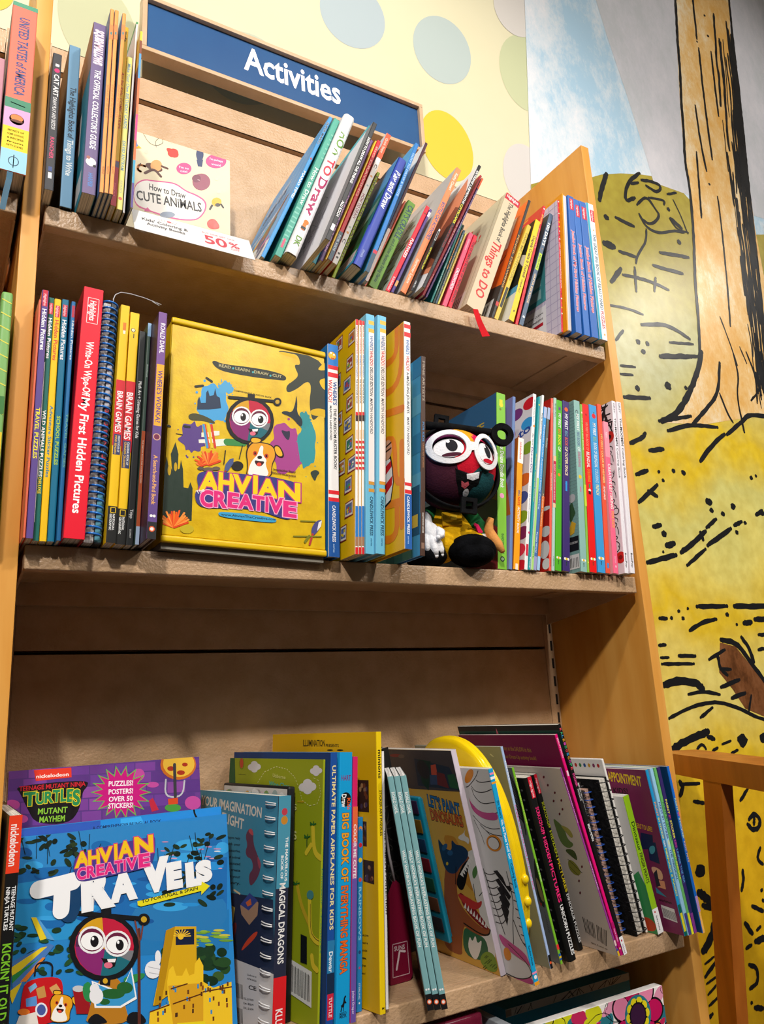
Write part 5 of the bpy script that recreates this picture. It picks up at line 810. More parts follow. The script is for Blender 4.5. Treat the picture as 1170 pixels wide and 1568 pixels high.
[('E','3a3428',45,2584,26,0,0,26),('E','f6ecc0',45,2584,19,0,0,19),('R','3a3428',49,2482,60,2541),('R','d81f2e',0,1069,108,1932),('T','f8eef0','BRAIN GAMES',20,1793,0,-576,67,0),('R','33406e',13,875,97,1202),('T','f0f0f0','COLOSSAL BOOK OF',62,1186,0,-272,22,0),('T','e8b83c','CRANIUM CRUSHERS',28,1186,0,-303,22,0),('R','1c1c1c',0,0,108,405),('L','e8c020',8,32,323,86,323,86,390,32,390,32,323),('T','f0f0f0','NATIONAL',59,308,0,-148,24,0),('T','f0f0f0','GEOGRAPHIC',25,308,0,-192,24,0)],
[]),
'math':((0.1121,-0.0219,1.2877,0.0339,0.00,0.0078,0.2590,0.1995),'black maths art book with small handwritten title',SHELF_GROUPS[1],'pb','26282a','26282a','26282a','e6e0d4',
[('T','ececec','Math Art + Drawing Games for Kids',27,1948,0,-703,33,0),('T','d8d8d8','Tripp',23,405,0,-105,31,0),('T','c8c8c8','QUARRY',30,181,0,-104,17,0)],
[]),
'pencil':((0.1169,-0.0267,1.2877,0.0323,0.00,0.0039,0.2689,0.2070),'thin sketch book with a spine painted like a coloured pencil',SHELF_GROUPS[1],'pb','3f544c','3f544c','3f544c','e6e0d4',
[('R','8fb4d8',0,2518,39,2689),('R','b4522c',0,205,39,1326),('R','a8bcd8',0,0,39,205),('T','b8c8c0','Sketchbook',13,2156,0,-166,14,0),('T','e0c8b8','THE SKETCH BOOK FOR YOUNG ARTISTS',14,1215,0,-513,12,0)],
[]),
'wonka':((0.1275,-0.0582,1.2877,0.0313,0.00,0.0097,0.2688,0.2070),'purple search and find book with an orange plaque on its spine',SHELF_GROUPS[1],'hc','7a4f96','3a2038','3a2038','e6e0d4',
[('R','64488c',0,180,97,1381),('T','f2ecf4','ROALD DAHL',29,2550,0,-380,49,0),('R','f6b030',8,1288,92,2032),('T','5a3a86',"WHERE'S WONKA?",26,1960,0,-633,49,0),('E','d8a890',49,1157,41,0,0,41),('E','7a2c50',49,1157,31,0,0,31),('T','f0b060','A Search-and-Find Book',28,943,0,-566,41,0),('E','f2f0f2',34,253,16,0,0,16),('E','f2f0f2',66,253,16,0,0,16),('R','26262a',0,0,97,187),('E','ee6434',49,108,31,0,0,31),('E','f6f0ec',49,108,19,0,0,19)],
[]),
'wblue':((0.3676,-0.0191,1.2877,0.0358,0.00,0.0152,0.2945,0.2268),'white and blue spined hardcover with a smiling sun, pressed against the yellow box',SHELF_GROUPS[1],'hc','f3f1f0','1d78cc','1d78cc','e6e0d4',
[('R','1d7acc',0,2623,152,2945),('E','8a5a1c',64,2778,61,0,0,61),('E','f2b81e',64,2778,55,0,0,55),('E','fafafa',46,2816,14,0,0,14),('E','fafafa',91,2797,14,0,0,14),('R','c83020',46,2729,94,2749),('R','e0202c',0,2575,152,2633),('R','e0202c',0,2460,152,2527),('T','1c5aa8',"WHERE'S",74,2403,0,-340,52,0),('T','d8202c','WALDO?',8,2422,0,-331,52,0),('T','202a34','THE BOREDOM BUSTER BOOK!',81,2016,0,-849,40,0),('T','505050','MARTIN HANDFORD',23,2044,0,-489,30,0),('R','e0202c',0,822,152,875),('R','e0202c',0,726,152,778),('R','1756a4',0,0,152,726),('T','f4f6fa','CANDLEWICK PRESS',55,674,0,-481,43,0),('T','90b0d8','series',61,167,0,-110,30,0)],
[]),
'y1':((0.3808,-0.0435,1.2877,0.0535,0.00,0.0037,0.3266,0.2515),'yellow picture book with little pictures all over its cover, first of three','three yellow picture books','pb','f6f4ee','f3c20a','f3c20a','e6e0d4',
[('R','dc2028',0,3178,37,3266),('T','c85848','MARTIN HANDFORD',9,3158,0,-410,19,0),('T','2860a8',"WHERE'S WALDO?",9,2738,0,-335,19,0),('T','303a50','THE WONDER BOOK',9,2384,0,-357,19,0),('R','d81f28',0,1861,37,1907),('R','382020',0,1778,37,1861),('E','f4f0ea',19,1723,15,0,0,15),('R','f0d0b0',7,1532,30,1659),('R','dc2830',0,1469,37,1505),('R','dc2830',0,1397,37,1433),('R','dc2830',0,1325,37,1361),('R','dc2830',0,1253,37,1289),('R','dc2830',0,1182,37,1218),('R','dc2830',0,1111,37,1146),('R','2a7cc8',0,221,37,622),('R','a87858',0,104,37,221),('R','dc2028',0,0,37,87)],
[('P','8a2024',2291,2933,2488,2940,2493,3155,2306,3142),('P','e8e2d8',2306,2953,2478,2953,2480,3139,2315,3129),('P','c87a3c',2320,2979,2460,2979,2463,3116,2330,3110),('E','58a060',2361,3045,25,0,0,20),('E','d84830',2437,3031,25,0,0,20),('E','5a7ac0',2390,3048,25,0,0,20),('E','d84830',2433,3025,25,0,0,20),('E','e8c838',2377,3000,25,0,0,20),('E','d84830',2429,3018,25,0,0,20),('P','8a2024',1900,2999,2124,3005,2130,3221,1917,3208),('P','e8e2d8',1917,3018,2113,3018,2115,3204,1928,3194),('P','a84a3c',1933,3044,2093,3044,2096,3181,1945,3175),('E','5a7ac0',1988,3146,25,0,0,20),('E','e8c838',1966,3127,25,0,0,20),('E','5a7ac0',1999,3145,25,0,0,20),('E','58a060',1993,3128,25,0,0,20),('E','f0e8e0',2057,3068,25,0,0,20),('E','f0e8e0',2032,3066,25,0,0,20),('P','8a2024',2237,2574,2441,2580,2446,2796,2253,2783),('P','e8e2d8',2253,2593,2431,2593,2433,2780,2263,2770),('P','a84a3c',2268,2620,2412,2620,2415,2757,2278,2750),('E','58a060',2289,2662,25,0,0,20),('E','f0e8e0',2292,2695,25,0,0,20),('E','e8c838',2295,2682,25,0,0,20),('E','e8c838',2339,2644,25,0,0,20),('E','58a060',2321,2661,25,0,0,20),('E','f0e8e0',2374,2671,25,0,0,20),('P','8a2024',2151,2280,2377,2286,2382,2502,2168,2489),('P','e8e2d8',2168,2300,2365,2300,2368,2486,2179,2476),('P','5a6aa0',2184,2326,2345,2326,2348,2463,2196,2456),('E','d84830',2302,2367,25,0,0,20),('E','5a7ac0',2265,2370,25,0,0,20),('E','5a7ac0',2210,2347,25,0,0,20),('E','d84830',2243,2389,25,0,0,20),('E','58a060',2318,2428,25,0,0,20),('E','d84830',2265,2413,25,0,0,20),('P','8a2024',1841,2443,2082,2450,2088,2665,1859,2652),('P','e8e2d8',1859,2463,2070,2463,2073,2649,1871,2639),('P','5a6aa0',1877,2489,2048,2489,2052,2626,1890,2620),('E','58a060',2019,2578,25,0,0,20),('E','e8c838',1921,2570,25,0,0,20),('E','58a060',1965,2564,25,0,0,20),('E','f0e8e0',1968,2535,25,0,0,20),('E','e8c838',1974,2511,25,0,0,20),('E','d84830',1988,2576,25,0,0,20),('P','8a2024',2238,1986,2440,1992,2445,2208,2253,2195),('P','e8e2d8',2253,2006,2430,2006,2432,2192,2263,2182),('P','a84a3c',2268,2032,2412,2032,2415,2169,2278,2162),('E','58a060',2362,2110,25,0,0,20),('E','d84830',2387,2113,25,0,0,20),('E','f0e8e0',2325,2090,25,0,0,20),('E','f0e8e0',2359,2118,25,0,0,20),('E','58a060',2321,2059,25,0,0,20),('E','e8c838',2385,2118,25,0,0,20),('P','8a2024',2168,1692,2410,1699,2416,1914,2186,1901),('P','e8e2d8',2186,1712,2397,1712,2400,1898,2198,1888),('P','5a6aa0',2204,1738,2376,1738,2379,1875,2216,1868),('E','e8c838',2335,1768,25,0,0,20),('E','5a7ac0',2228,1798,25,0,0,20),('E','f0e8e0',2347,1842,25,0,0,20),('E','e8c838',2292,1832,25,0,0,20),('E','e8c838',2244,1813,25,0,0,20),('E','f0e8e0',2335,1831,25,0,0,20),('P','8a2024',1889,1855,2135,1862,2141,2077,1908,2064),('P','e8e2d8',1908,1875,2123,1875,2125,2061,1920,2051),('P','c87a3c',1926,1901,2100,1901,2104,2038,1938,2032),('E','d84830',2046,1970,25,0,0,20),('E','5a7ac0',2011,1987,25,0,0,20),('E','f0e8e0',2039,1991,25,0,0,20),('E','e8c838',2064,1958,25,0,0,20),('E','5a7ac0',2054,1967,25,0,0,20),('E','5a7ac0',2060,1965,25,0,0,20),('P','8a2024',2228,1398,2450,1405,2455,1620,2245,1607),('P','e8e2d8',2245,1418,2439,1418,2441,1604,2256,1594),('P','3a7a6a',2262,1444,2419,1444,2422,1581,2273,1574),('E','d84830',2389,1537,25,0,0,20),('E','5a7ac0',2373,1513,25,0,0,20),('E','f0e8e0',2330,1485,25,0,0,20),('E','58a060',2321,1508,25,0,0,20),('E','58a060',2310,1498,25,0,0,20),('E','5a7ac0',2377,1493,25,0,0,20),('P','8a2024',2001,1137,2224,1143,2230,1359,2018,1346),('P','e8e2d8',2018,1156,2213,1156,2215,1342,2029,1333),('P','c87a3c',2035,1182,2193,1182,2196,1320,2046,1313),('E','d84830',2097,1217,25,0,0,20),('E','e8c838',2141,1219,25,0,0,20),('E','f0e8e0',2163,1259,25,0,0,20),('E','e8c838',2115,1252,25,0,0,20),('E','e8c838',2071,1225,25,0,0,20),('E','58a060',2074,1245,25,0,0,20),('P','8a2024',2294,1104,2535,1111,2541,1326,2312,1313),('P','e8e2d8',2312,1124,2523,1124,2525,1310,2324,1300),('P','5a6aa0',2330,1150,2501,1150,2505,1287,2342,1280),('E','f0e8e0',2448,1227,25,0,0,20),('E','e8c838',2434,1181,25,0,0,20),('E','58a060',2431,1200,25,0,0,20),('E','f0e8e0',2442,1181,25,0,0,20),('E','d84830',2362,1226,25,0,0,20),('E','5a7ac0',2445,1170,25,0,0,20),('P','8a2024',2208,843,2420,849,2425,1065,2224,1052),('P','e8e2d8',2224,862,2409,862,2411,1048,2235,1039),('P','5a6aa0',2240,888,2390,888,2393,1026,2250,1019),('E','58a060',2304,967,25,0,0,20),('E','58a060',2323,949,25,0,0,20),('E','58a060',2358,944,25,0,0,20),('E','d84830',2363,914,25,0,0,20),('E','5a7ac0',2296,973,25,0,0,20),('E','58a060',2267,934,25,0,0,20),('P','8a2024',2220,516,2458,523,2464,738,2238,725),('P','e8e2d8',2238,536,2446,536,2449,722,2250,712),('P','5a6aa0',2256,562,2425,562,2428,699,2268,692),('E','5a7ac0',2328,582,25,0,0,20),('E','d84830',2372,584,25,0,0,20),('E','e8c838',2307,591,25,0,0,20),('E','d84830',2336,636,25,0,0,20),('E','e8c838',2301,620,25,0,0,20),('E','58a060',2375,630,25,0,0,20),('P','8a2024',2098,222,2278,229,2283,444,2112,431),('P','e8e2d8',2112,242,2269,242,2271,428,2121,418),('P','5a6aa0',2125,268,2253,268,2256,405,2134,398),('E','58a060',2150,320,25,0,0,20),('E','e8c838',2185,308,25,0,0,20),('E','e8c838',2150,326,25,0,0,20),('E','f0e8e0',2219,326,25,0,0,20),('E','e8c838',2224,364,25,0,0,20),('E','5a7ac0',2156,354,25,0,0,20),('P','8a2024',1798,712,2025,719,2031,934,1815,921),('P','e8e2d8',1815,732,2014,732,2016,918,1826,908),('P','5a6aa0',1832,758,1993,758,1997,895,1843,888),('E','5a7ac0',1945,811,25,0,0,20),('E','58a060',1913,851,25,0,0,20),('E','58a060',1898,814,25,0,0,20),('E','d84830',1908,777,25,0,0,20),('E','f0e8e0',1863,784,25,0,0,20),('E','d84830',1959,782,25,0,0,20)]),
'y2':((0.3852,-0.0442,1.2877,0.0555,0.00,0.0038,0.3261,0.2511),'yellow picture book with white spine, middle of three alike','three yellow picture books','pb','f6f4ee','f3c20a','f3c20a','e6e0d4',
[('R','dc2028',0,3186,38,3261),('T','c85848','MARTIN HANDFORD',9,3166,0,-411,19,0),('T','2860a8',"WHERE'S WALDO?",9,2745,0,-336,19,0),('T','303a50','THE WONDER BOOK',9,2390,0,-358,19,0),('R','d81f28',0,1865,38,1912),('R','382020',0,1782,38,1865),('E','f4f0ea',19,1727,15,0,0,15),('R','f0d0b0',8,1536,30,1663),('R','dc2830',0,1472,38,1509),('R','dc2830',0,1400,38,1436),('R','dc2830',0,1328,38,1364),('R','dc2830',0,1256,38,1292),('R','dc2830',0,1185,38,1221),('R','dc2830',0,1114,38,1150),('R','2a7cc8',0,223,38,624),('R','a87858',0,105,38,223),('R','dc2028',0,0,38,88)],
[]),
'y3':((0.3890,-0.0450,1.2877,0.0556,0.00,0.0033,0.3254,0.2505),'yellow picture book with white spine, third of three, next to light blue spines','three yellow picture books','pb','f6f4ee','f3c20a','f3c20a','e6e0d4',
[('R','dc2028',0,3191,33,3254),('T','c85848','MARTIN HANDFORD',8,3171,0,-412,17,0),('T','2860a8',"WHERE'S WALDO?",8,2750,0,-336,17,0),('T','303a50','THE WONDER BOOK',8,2394,0,-358,17,0),('R','d81f28',0,1869,33,1915),('R','382020',0,1786,33,1869),('E','f4f0ea',17,1731,13,0,0,13),('R','f0d0b0',7,1539,26,1666),('R','dc2830',0,1475,33,1511),('R','dc2830',0,1403,33,1439),('R','dc2830',0,1331,33,1367),('R','dc2830',0,1259,33,1295),('R','dc2830',0,1188,33,1223),('R','dc2830',0,1116,33,1152),('R','2a7cc8',0,224,33,626),('R','a87858',0,106,33,224),('R','dc2028',0,0,33,89)],
[]),
'dx1':((0.4020,-0.0479,1.2877,0.0568,0.00,0.0124,0.3357,0.2585),'light blue hardcover with gold bands, left of the pair','pair of light blue hardcovers','hc','70c2e4','86cdea','86cdea','e6e0d4',
[('R','e8b83c',37,3324,124,3357),('R','74c4e4',37,3264,124,3357),('R','eec04c',37,3204,124,3264),('R','74c4e4',37,3144,124,3204),('R','e8b83c',37,3085,124,3144),('R','f4f0ee',40,955,124,3085),('T','2f68a4',"WHERE'S",60,3036,0,-216,45,0),('T','cc3028','WALDO?',60,2810,0,-223,45,0),('T','3a3a40','DELUXE EDITION',62,2568,0,-419,40,0),('T','6a6a70','MARTIN HANDFORD',63,2111,0,-501,37,0),('R','d89a3c',40,911,124,955),('R','d89a3c',40,814,124,858),('T','16486a','CANDLEWICK PRESS',61,753,0,-516,42,0),('T','3a80a8','series',70,203,0,-101,25,0)],
[]),
'dx2':((0.4158,-0.0512,1.2877,0.0659,0.00,0.0133,0.3357,0.2585),'light blue hardcover with gold bands, right of the pair, beside the orange maze cover','pair of light blue hardcovers','hc','70c2e4','86cdea','86cdea','e6e0d4',
[('R','e8b83c',40,3345,133,3357),('R','74c4e4',40,3285,133,3357),('R','eec04c',40,3224,133,3285),('R','74c4e4',40,3164,133,3224),('R','e8b83c',40,3104,133,3164),('R','f4f0ee',42,960,133,3104),('T','2f68a4',"WHERE'S",64,3055,0,-217,48,0),('T','cc3028','WALDO?',64,2827,0,-225,48,0),('T','3a3a40','DELUXE EDITION',66,2583,0,-422,42,0),('T','6a6a70','MARTIN HANDFORD',68,2124,0,-504,40,0),('R','d89a3c',42,916,133,960),('R','d89a3c',42,818,133,863),('T','16486a','CANDLEWICK PRESS',65,757,0,-519,45,0),('T','3a80a8','series',74,204,0,-102,27,0)],
[]),
'amaz':((0.4328,-0.0876,1.2877,0.0662,0.00,0.0100,0.3128,0.2408),'big hardcover with an orange maze cover and a red and white striped sleeve',SHELF_GROUPS[1],'hc','f5f4f2','f2bc12','f2bc12','e6e0d4',
[('R','e0222e',0,3029,100,3088),('R','e0222e',0,2902,100,2970),('T','3a78c0',"WHERE'S",32,2864,0,-221,45,0),('T','d03038','WALDO?',32,2623,0,-218,45,0),('T','45454c','A-MAZE-ING JOURNEYS',37,2386,0,-585,36,0),('T','70707a','MARTIN HANDFORD',39,1746,0,-512,32,0),('R','e0222e',0,815,100,858),('R','e0222e',0,712,100,763),('R','1f5fae',0,0,100,703),('T','f0f4fa','CANDLEWICK PRESS',32,677,0,-490,36,0),('T','a0c0e8','series',40,162,0,-100,20,0)],
[('C','f0861a',108,1734,3128,1734,2252,2336,2252,2336,3065),('C','f0861a',108,1879,2690,2216,2690,2216,3128),('L','f0861a',108,1686,2002,2360,1877),('C','f0861a',108,1975,1564,2168,1501,2168,938,2360,876),('L','f0861a',108,1734,688,2312,626),('C','f0861a',108,2216,626,2216,156,1734,250),('L','f0861a',108,2336,313,2336,1408),('P','181414',1879,626,2071,688,2143,938,2119,1126,2071,1314,1879,1314),('P','f4f0ee',1879,657,2059,719,2119,938,2095,1126,2047,1282,1879,1282),('P','d81f28',1879,782,2095,907,2107,1032,1879,938),('P','d81f28',1879,1063,2083,1157,2071,1251,1879,1189),('E','e8a888',1975,1423,120,0,0,141),('L','3a2018',24,1903,1470,2071,1501),('L','3a2018',24,1903,1408,2071,1423)]),
'brown':((0.4725,-0.0567,1.2877,0.0834,0.00,0.0076,0.2847,0.2192),'sky blue checked book with a dark brown wooden looking spine',SHELF_GROUPS[1],'hc','4a3024','3f9be0','3f9be0','e6e0d4',
[('T','a89888','MINE ARTISTS',23,2776,0,-604,30,0),('T','4a8ac0','FOR KIDS',24,1862,0,-285,27,0),('T','b07850','CREATIVE WORKS',28,1558,0,-355,19,0),('T','d8d0c8','HARTWOOD HOUSE',27,577,0,-275,23,0),('R','8a6a58',15,92,61,171)],
[('R','5aaee8',0,0,219,285),('R','2f84c8',0,569,219,854),('R','5aaee8',0,1139,219,1424),('R','2f84c8',0,1708,219,1993),('R','5aaee8',0,2278,219,2562),('R','2f84c8',219,285,438,569),('R','5aaee8',219,854,438,1139),('R','2f84c8',219,1424,438,1708),('R','5aaee8',219,1993,438,2278),('R','2f84c8',219,2562,438,2847),('R','2f84c8',438,0,658,285),('R','5aaee8',438,569,658,854),('R','2f84c8',438,1139,658,1424),('R','5aaee8',438,1708,658,1993),('R','2f84c8',438,2278,658,2562),('R','5aaee8',658,285,877,569),('R','2f84c8',658,854,877,1139),('R','5aaee8',658,1424,877,1708),('R','2f84c8',658,1993,877,2278),('R','5aaee8',658,2562,877,2847),('R','5aaee8',877,0,1096,285),('R','2f84c8',877,569,1096,854),('R','5aaee8',877,1139,1096,1424),('R','2f84c8',877,1708,1096,1993),('R','5aaee8',877,2278,1096,2562),('R','2f84c8',1096,285,1315,569),('R','5aaee8',1096,854,1315,1139),('R','2f84c8',1096,1424,1315,1708),('R','5aaee8',1096,1993,1315,2278),('R','2f84c8',1096,2562,1315,2847),('R','2f84c8',1315,0,1535,285),('R','5aaee8',1315,569,1535,854),('R','2f84c8',1315,1139,1535,1424),('R','5aaee8',1315,1708,1535,1993),('R','2f84c8',1315,2278,1535,2562),('R','5aaee8',1535,285,1754,569),('R','2f84c8',1535,854,1754,1139),('R','5aaee8',1535,1424,1754,1708),('R','2f84c8',1535,1993,1754,2278),('R','5aaee8',1535,2562,1754,2847),('R','5aaee8',1754,0,1973,285),('R','2f84c8',1754,569,1973,854),('R','5aaee8',1754,1139,1973,1424),('R','2f84c8',1754,1708,1973,1993),('R','5aaee8',1754,2278,1973,2562),('R','2f84c8',1973,285,2192,569),('R','5aaee8',1973,854,2192,1139),('R','2f84c8',1973,1424,2192,1708),('R','5aaee8',1973,1993,2192,2278),('R','2f84c8',1973,2562,2192,2847),('R','1f5a8c',1754,285,2170,968),('R','d0c058',1842,399,2127,569)]),
'lorax':((0.6546,0.0024,1.2877,0.1055,0.00,0.0173,0.2830,0.2142),'thick lime green doodle book with a dark blue cover, right of the plush doll',SHELF_GROUPS[1],'pb','86c83c','35648c','35648c','e6e0d4',
[('E','f0dc28',86,2634,38,0,0,38),('R','f0dc28',52,2645,112,2724),('E','7a8a20',69,2556,21,0,0,21),('T','f6faf0','Lorax Deluxe Doodle Book',60,2039,0,-778,69,0),('E','f0a0c0',86,1135,41,0,0,41),('T','3c6a38','RANDOM HOUSE',72,542,0,-310,45,0),('E','2a3a2c',86,153,41,0,0,41),('E','a8c898',86,153,24,0,0,24)],
[('T','c8a838','LIVE',1285,2320,535,0,0,113),('T','c8a838','DOODLE BOOK',1071,2150,1007,0,0,113),('P','2a4a52',0,0,2142,0,2142,1273,1713,1698,857,1415,0,1556),('P','8a8a24',1606,849,2099,1556,2142,849,1928,283),('E','3a6a3a',1820,849,428,0,0,283),('P','8a2430',1285,0,2142,0,2142,623,1820,849,1499,566),('P','4a3a6a',1499,1754,2035,1868,2035,1415,1713,1358),('E','8a6a48',1671,1273,129,0,0,113)]),
'lav':((0.6607,-0.0021,1.2877,0.1450,0.00,0.0056,0.2813,0.2166),'thin lavender book beside the lime green doodle book',SHELF_GROUPS[1],'pb','6a86bc','8a84b8','8a84b8','e6e0d4',
[],
[('L','2a2a48',22,1516,2532,1841,2391),('L','2a2a48',22,1625,1969,1950,1857),('P','b86030',1733,844,2058,1407,2166,844)]),
'nate':((0.6755,-0.0000,1.2877,0.1664,0.00,0.0108,0.2133,0.1642),'orange activity book with a white top, shorter than its neighbours',SHELF_GROUPS[1],'pb','fba60a','b05a18','b05a18','e6e0d4',
[('R','f6f2ee',0,1709,108,2133),('T','e84a30','nickelodeon',36,2064,0,-289,37,0),('T','3a5a88','BIG',35,1254,0,-86,39,0),('T','e03a1c','NATE',32,1147,0,-138,43,0),('T','fdf4e4','ACTIVITY BOOK',35,988,0,-428,39,0),('R','fbf0dc',32,0,81,92)],
[]),
'dot':((0.6877,-0.0048,1.2877,0.1897,0.00,0.0065,0.2939,0.2213),'white dot to dot book with big coloured dots',SHELF_GROUPS[1],'pb','f4f4f4','e6e2e4','e6e2e4','e6e0d4',
[('T','b0b8b8','My First Activity Books',23,2837,0,-397,20,0),('E','f0922c',46,2371,20,0,0,20),('T','a0a8b0','My First',21,2233,0,-204,24,0),('T','6a58a0','Dot-to-Dot',16,1995,0,-434,33,0),('T','a8a8b0','over 50 fantastic puzzles',23,1342,0,-599,20,0),('E','d81f68',56,586,20,0,0,20),('R','d82040',10,215,52,399)],
[('E','d82030',2125,2792,155,0,0,106),('E','7a3a80',1815,2704,155,0,0,106),('E','3aa0dc',2103,2440,155,0,0,106),('E','c82878',1660,2352,155,0,0,106),('E','8ab030',2147,1999,155,0,0,106),('E','e8742a',2103,1470,155,0,0,106),('E','4a5aa0',2058,1176,155,0,0,106),('E','94b428',2080,852,155,0,0,106),('E','8a2a5a',2125,588,155,0,0,106),('E','e83a50',2058,323,155,0,0,106),('E','d82030',2103,59,155,0,0,106),('E','7a3a80',1771,1176,155,0,0,106),('E','3aa0dc',1771,588,155,0,0,106),('T','b84a30','Dot',1328,2058,664,59,-21,234),('T','2a4a9a','to',1903,2234,288,59,-29,144),('T','5a7a3c','o',1815,2087,177,0,0,147)]),
'tealy':((0.6918,-0.0062,1.2877,0.2006,0.00,0.0034,0.2908,0.2227),'thin teal activity book with yellow lettering',SHELF_GROUPS[1],'pb','22a2a8','22a2a8','22a2a8','e6e0d4',
[('E','e8e040',17,2760,14,0,0,14),('T','e0e048','Mad Science Party',9,1895,0,-280,17,0),('T','b8e060','Games and Activities',9,1593,0,-503,17,0),('T','e8f0f0','Brainy',9,198,0,-173,17,0)],
[]),
'whgr2':((0.6965,-0.0068,1.2877,0.2094,0.00,0.0040,0.2949,0.2234),'thin white book with a lime green lower half',SHELF_GROUPS[1],'pb','f2f4f2','f2f4f2','f2f4f2','e6e0d4',
[('T','58504c','Kids Summer Fun',10,2620,0,-454,20,0),('R','b2e07c',0,0,40,1489),('T','3c7a3c','Spark',10,374,0,-206,20,0)],
[]),
'fan1':((0.7033,-0.0056,1.2877,0.2156,0.00,0.0060,0.2752,0.2119),'blue book with a pale top, left of two short ones',SHELF_GROUPS[1],'pb','3f9fe2','3f9fe2','3f9fe2','e6e0d4',
[('R','b4c0e4',0,2555,60,2752),('T','c8e4fa','Fantastic Fairies',18,2425,0,-566,24,0),('R','4a72b4',0,213,60,1300),('T','b8d8f4','Augmented Reality Coloring',18,1837,0,-864,24,0),('T','d0e0f6','Fantasy World',18,599,0,-324,24,0),('R','a0a0d0',0,0,60,213)],
[]),
'fan2':((0.7092,-0.0061,1.2877,0.2174,0.00,0.0052,0.2750,0.2117),'grey and orange book with a pale blue top, right of two short ones',SHELF_GROUPS[1],'pb','5c625c','5c625c','5c625c','e6e0d4',
[('R','a8bce0',0,2541,52,2750),('T','c8c8c0','Starkey',15,2201,0,-173,21,0),('R','e06c24',0,216,52,1196),('T','f0c8a0','Mythical Monsters',15,1240,0,-541,21,0),('R','a8d0f0',0,0,52,216)],
[]),
'redp':((0.7318,-0.0074,1.2877,0.1553,0.00,0.0047,0.2894,0.2228),'coral red spined book with white paws on its dark red cover',SHELF_GROUPS[1],'pb','f2604e','b42018','b42018','e6e0d4',
[('T','f8b0a0','Words',13,2812,0,-176,21,0),('T','f8c8b8','Word Search For Kids',14,1590,0,-296,19,0),('T','c03828','JUNIOR',14,214,0,-154,19,0)],
[('E','d8d8d8',2117,1013,134,0,0,35),('E','d4d4d4',2139,637,111,0,0,87),('E','dcdcdc',2117,347,111,0,0,145),('E','e4e4e4',2161,116,89,0,0,87)]),
'mint':((0.7378,-0.0081,1.2877,0.1560,0.00,0.0054,0.2909,0.2240),'pale mint word puzzle book with a raspberry band',SHELF_GROUPS[1],'pb','b4d4ca','b4d4ca','b4d4ca','e6e0d4',
[('T','5a7a74','Brain Fun',16,2807,0,-235,22,0),('R','f4c8a0',0,1795,54,1884),('R','c8204c',0,1090,54,1795),('T','f4c8d4','BOOST A STICKER WORD PUZZLES',15,1739,0,-605,24,0),('R','f4c8a0',0,1015,54,1080),('T','6a8a84','STERLING',17,225,0,-154,19,0)],
[]),
'dinos':((0.7519,-0.0075,1.2877,0.1514,0.00,0.0121,0.2873,0.2212),'grass green thick kids book about dinosaurs','thick kids books in a row','pb','52b522','52b522','52b522','e6e0d4',
[('P','6a3a88',42,2771,60,2741,84,2777,87,2699,39,2699),('T','f2f8e8','MY FIRST',37,2641,0,-257,51,0),('T','e88a24','BIG',39,2361,0,-81,48,0),('T','f0e820','BOOK',39,2257,0,-183,48,0),('T','f2f8e8','OF',39,2051,0,-80,48,0),('T','2e7a50','DINOSAURS',39,1960,0,-293,48,0),('E','f08a20',60,1567,27,0,0,27),('E','f6f6f0',34,206,18,0,0,18),('E','f6f6f0',87,206,18,0,0,18),('E','e8c020',60,206,18,0,0,18),('T','2a4a2a','little bee',51,165,0,-62,19,0)],
[]),
'outer':((0.7692,-0.0078,1.2877,0.1434,0.00,0.0143,0.2874,0.2213),'dark purple thick kids book about outer space','thick kids books in a row','pb','3d2a70','2c2460','2c2460','e6e0d4',
[('E','f06428',74,2728,37,0,0,37),('T','f4f2fa','MY FIRST',44,2646,0,-281,60,0),('T','6a98b0','BIG',46,2342,0,-93,57,0),('T','e06858','BOOK',46,2226,0,-149,57,0),('T','f2dcb8','OF OUTER SPACE',46,2066,0,-497,57,0),('E','2e9ae0',71,1424,21,0,0,21),('R','2e9ae0',54,1303,89,1469),('E','f6f6f0',40,192,21,0,0,21),('E','f6f6f0',103,192,21,0,0,21),('E','e8c020',71,192,21,0,0,21),('T','2a4a2a','little bee',60,150,0,-62,23,0)],
[]),
'draw':((0.8010,-0.0118,1.2877,0.1009,0.00,0.0128,0.2893,0.2228),'grey teal thick kids drawing book with a gridded cover','thick kids books in a row','pb','8fbcb4','7fa8a4','7fa8a4','e6e0d4',
[('T','404a4c','C',26,2724,0,-59,51,0),('T','f2f6f4','MY FIRST',38,2653,0,-302,51,0),('T','6a80a0','BIG BOOK',38,2328,0,-241,51,0),('T','f2f6f4','OF',38,2065,0,-68,51,0),('T','c06a8a','DRAWING',38,1985,0,-259,51,0),('E','f0c820',64,1558,33,0,0,33),('R','c880a0',51,1304,77,1392),('E','f6f6f0',36,182,19,0,0,19),('E','f6f6f0',92,182,19,0,0,19),('E','e8c020',64,182,19,0,0,19),('T','2a4a2a','little bee',54,140,0,-62,20,0)],
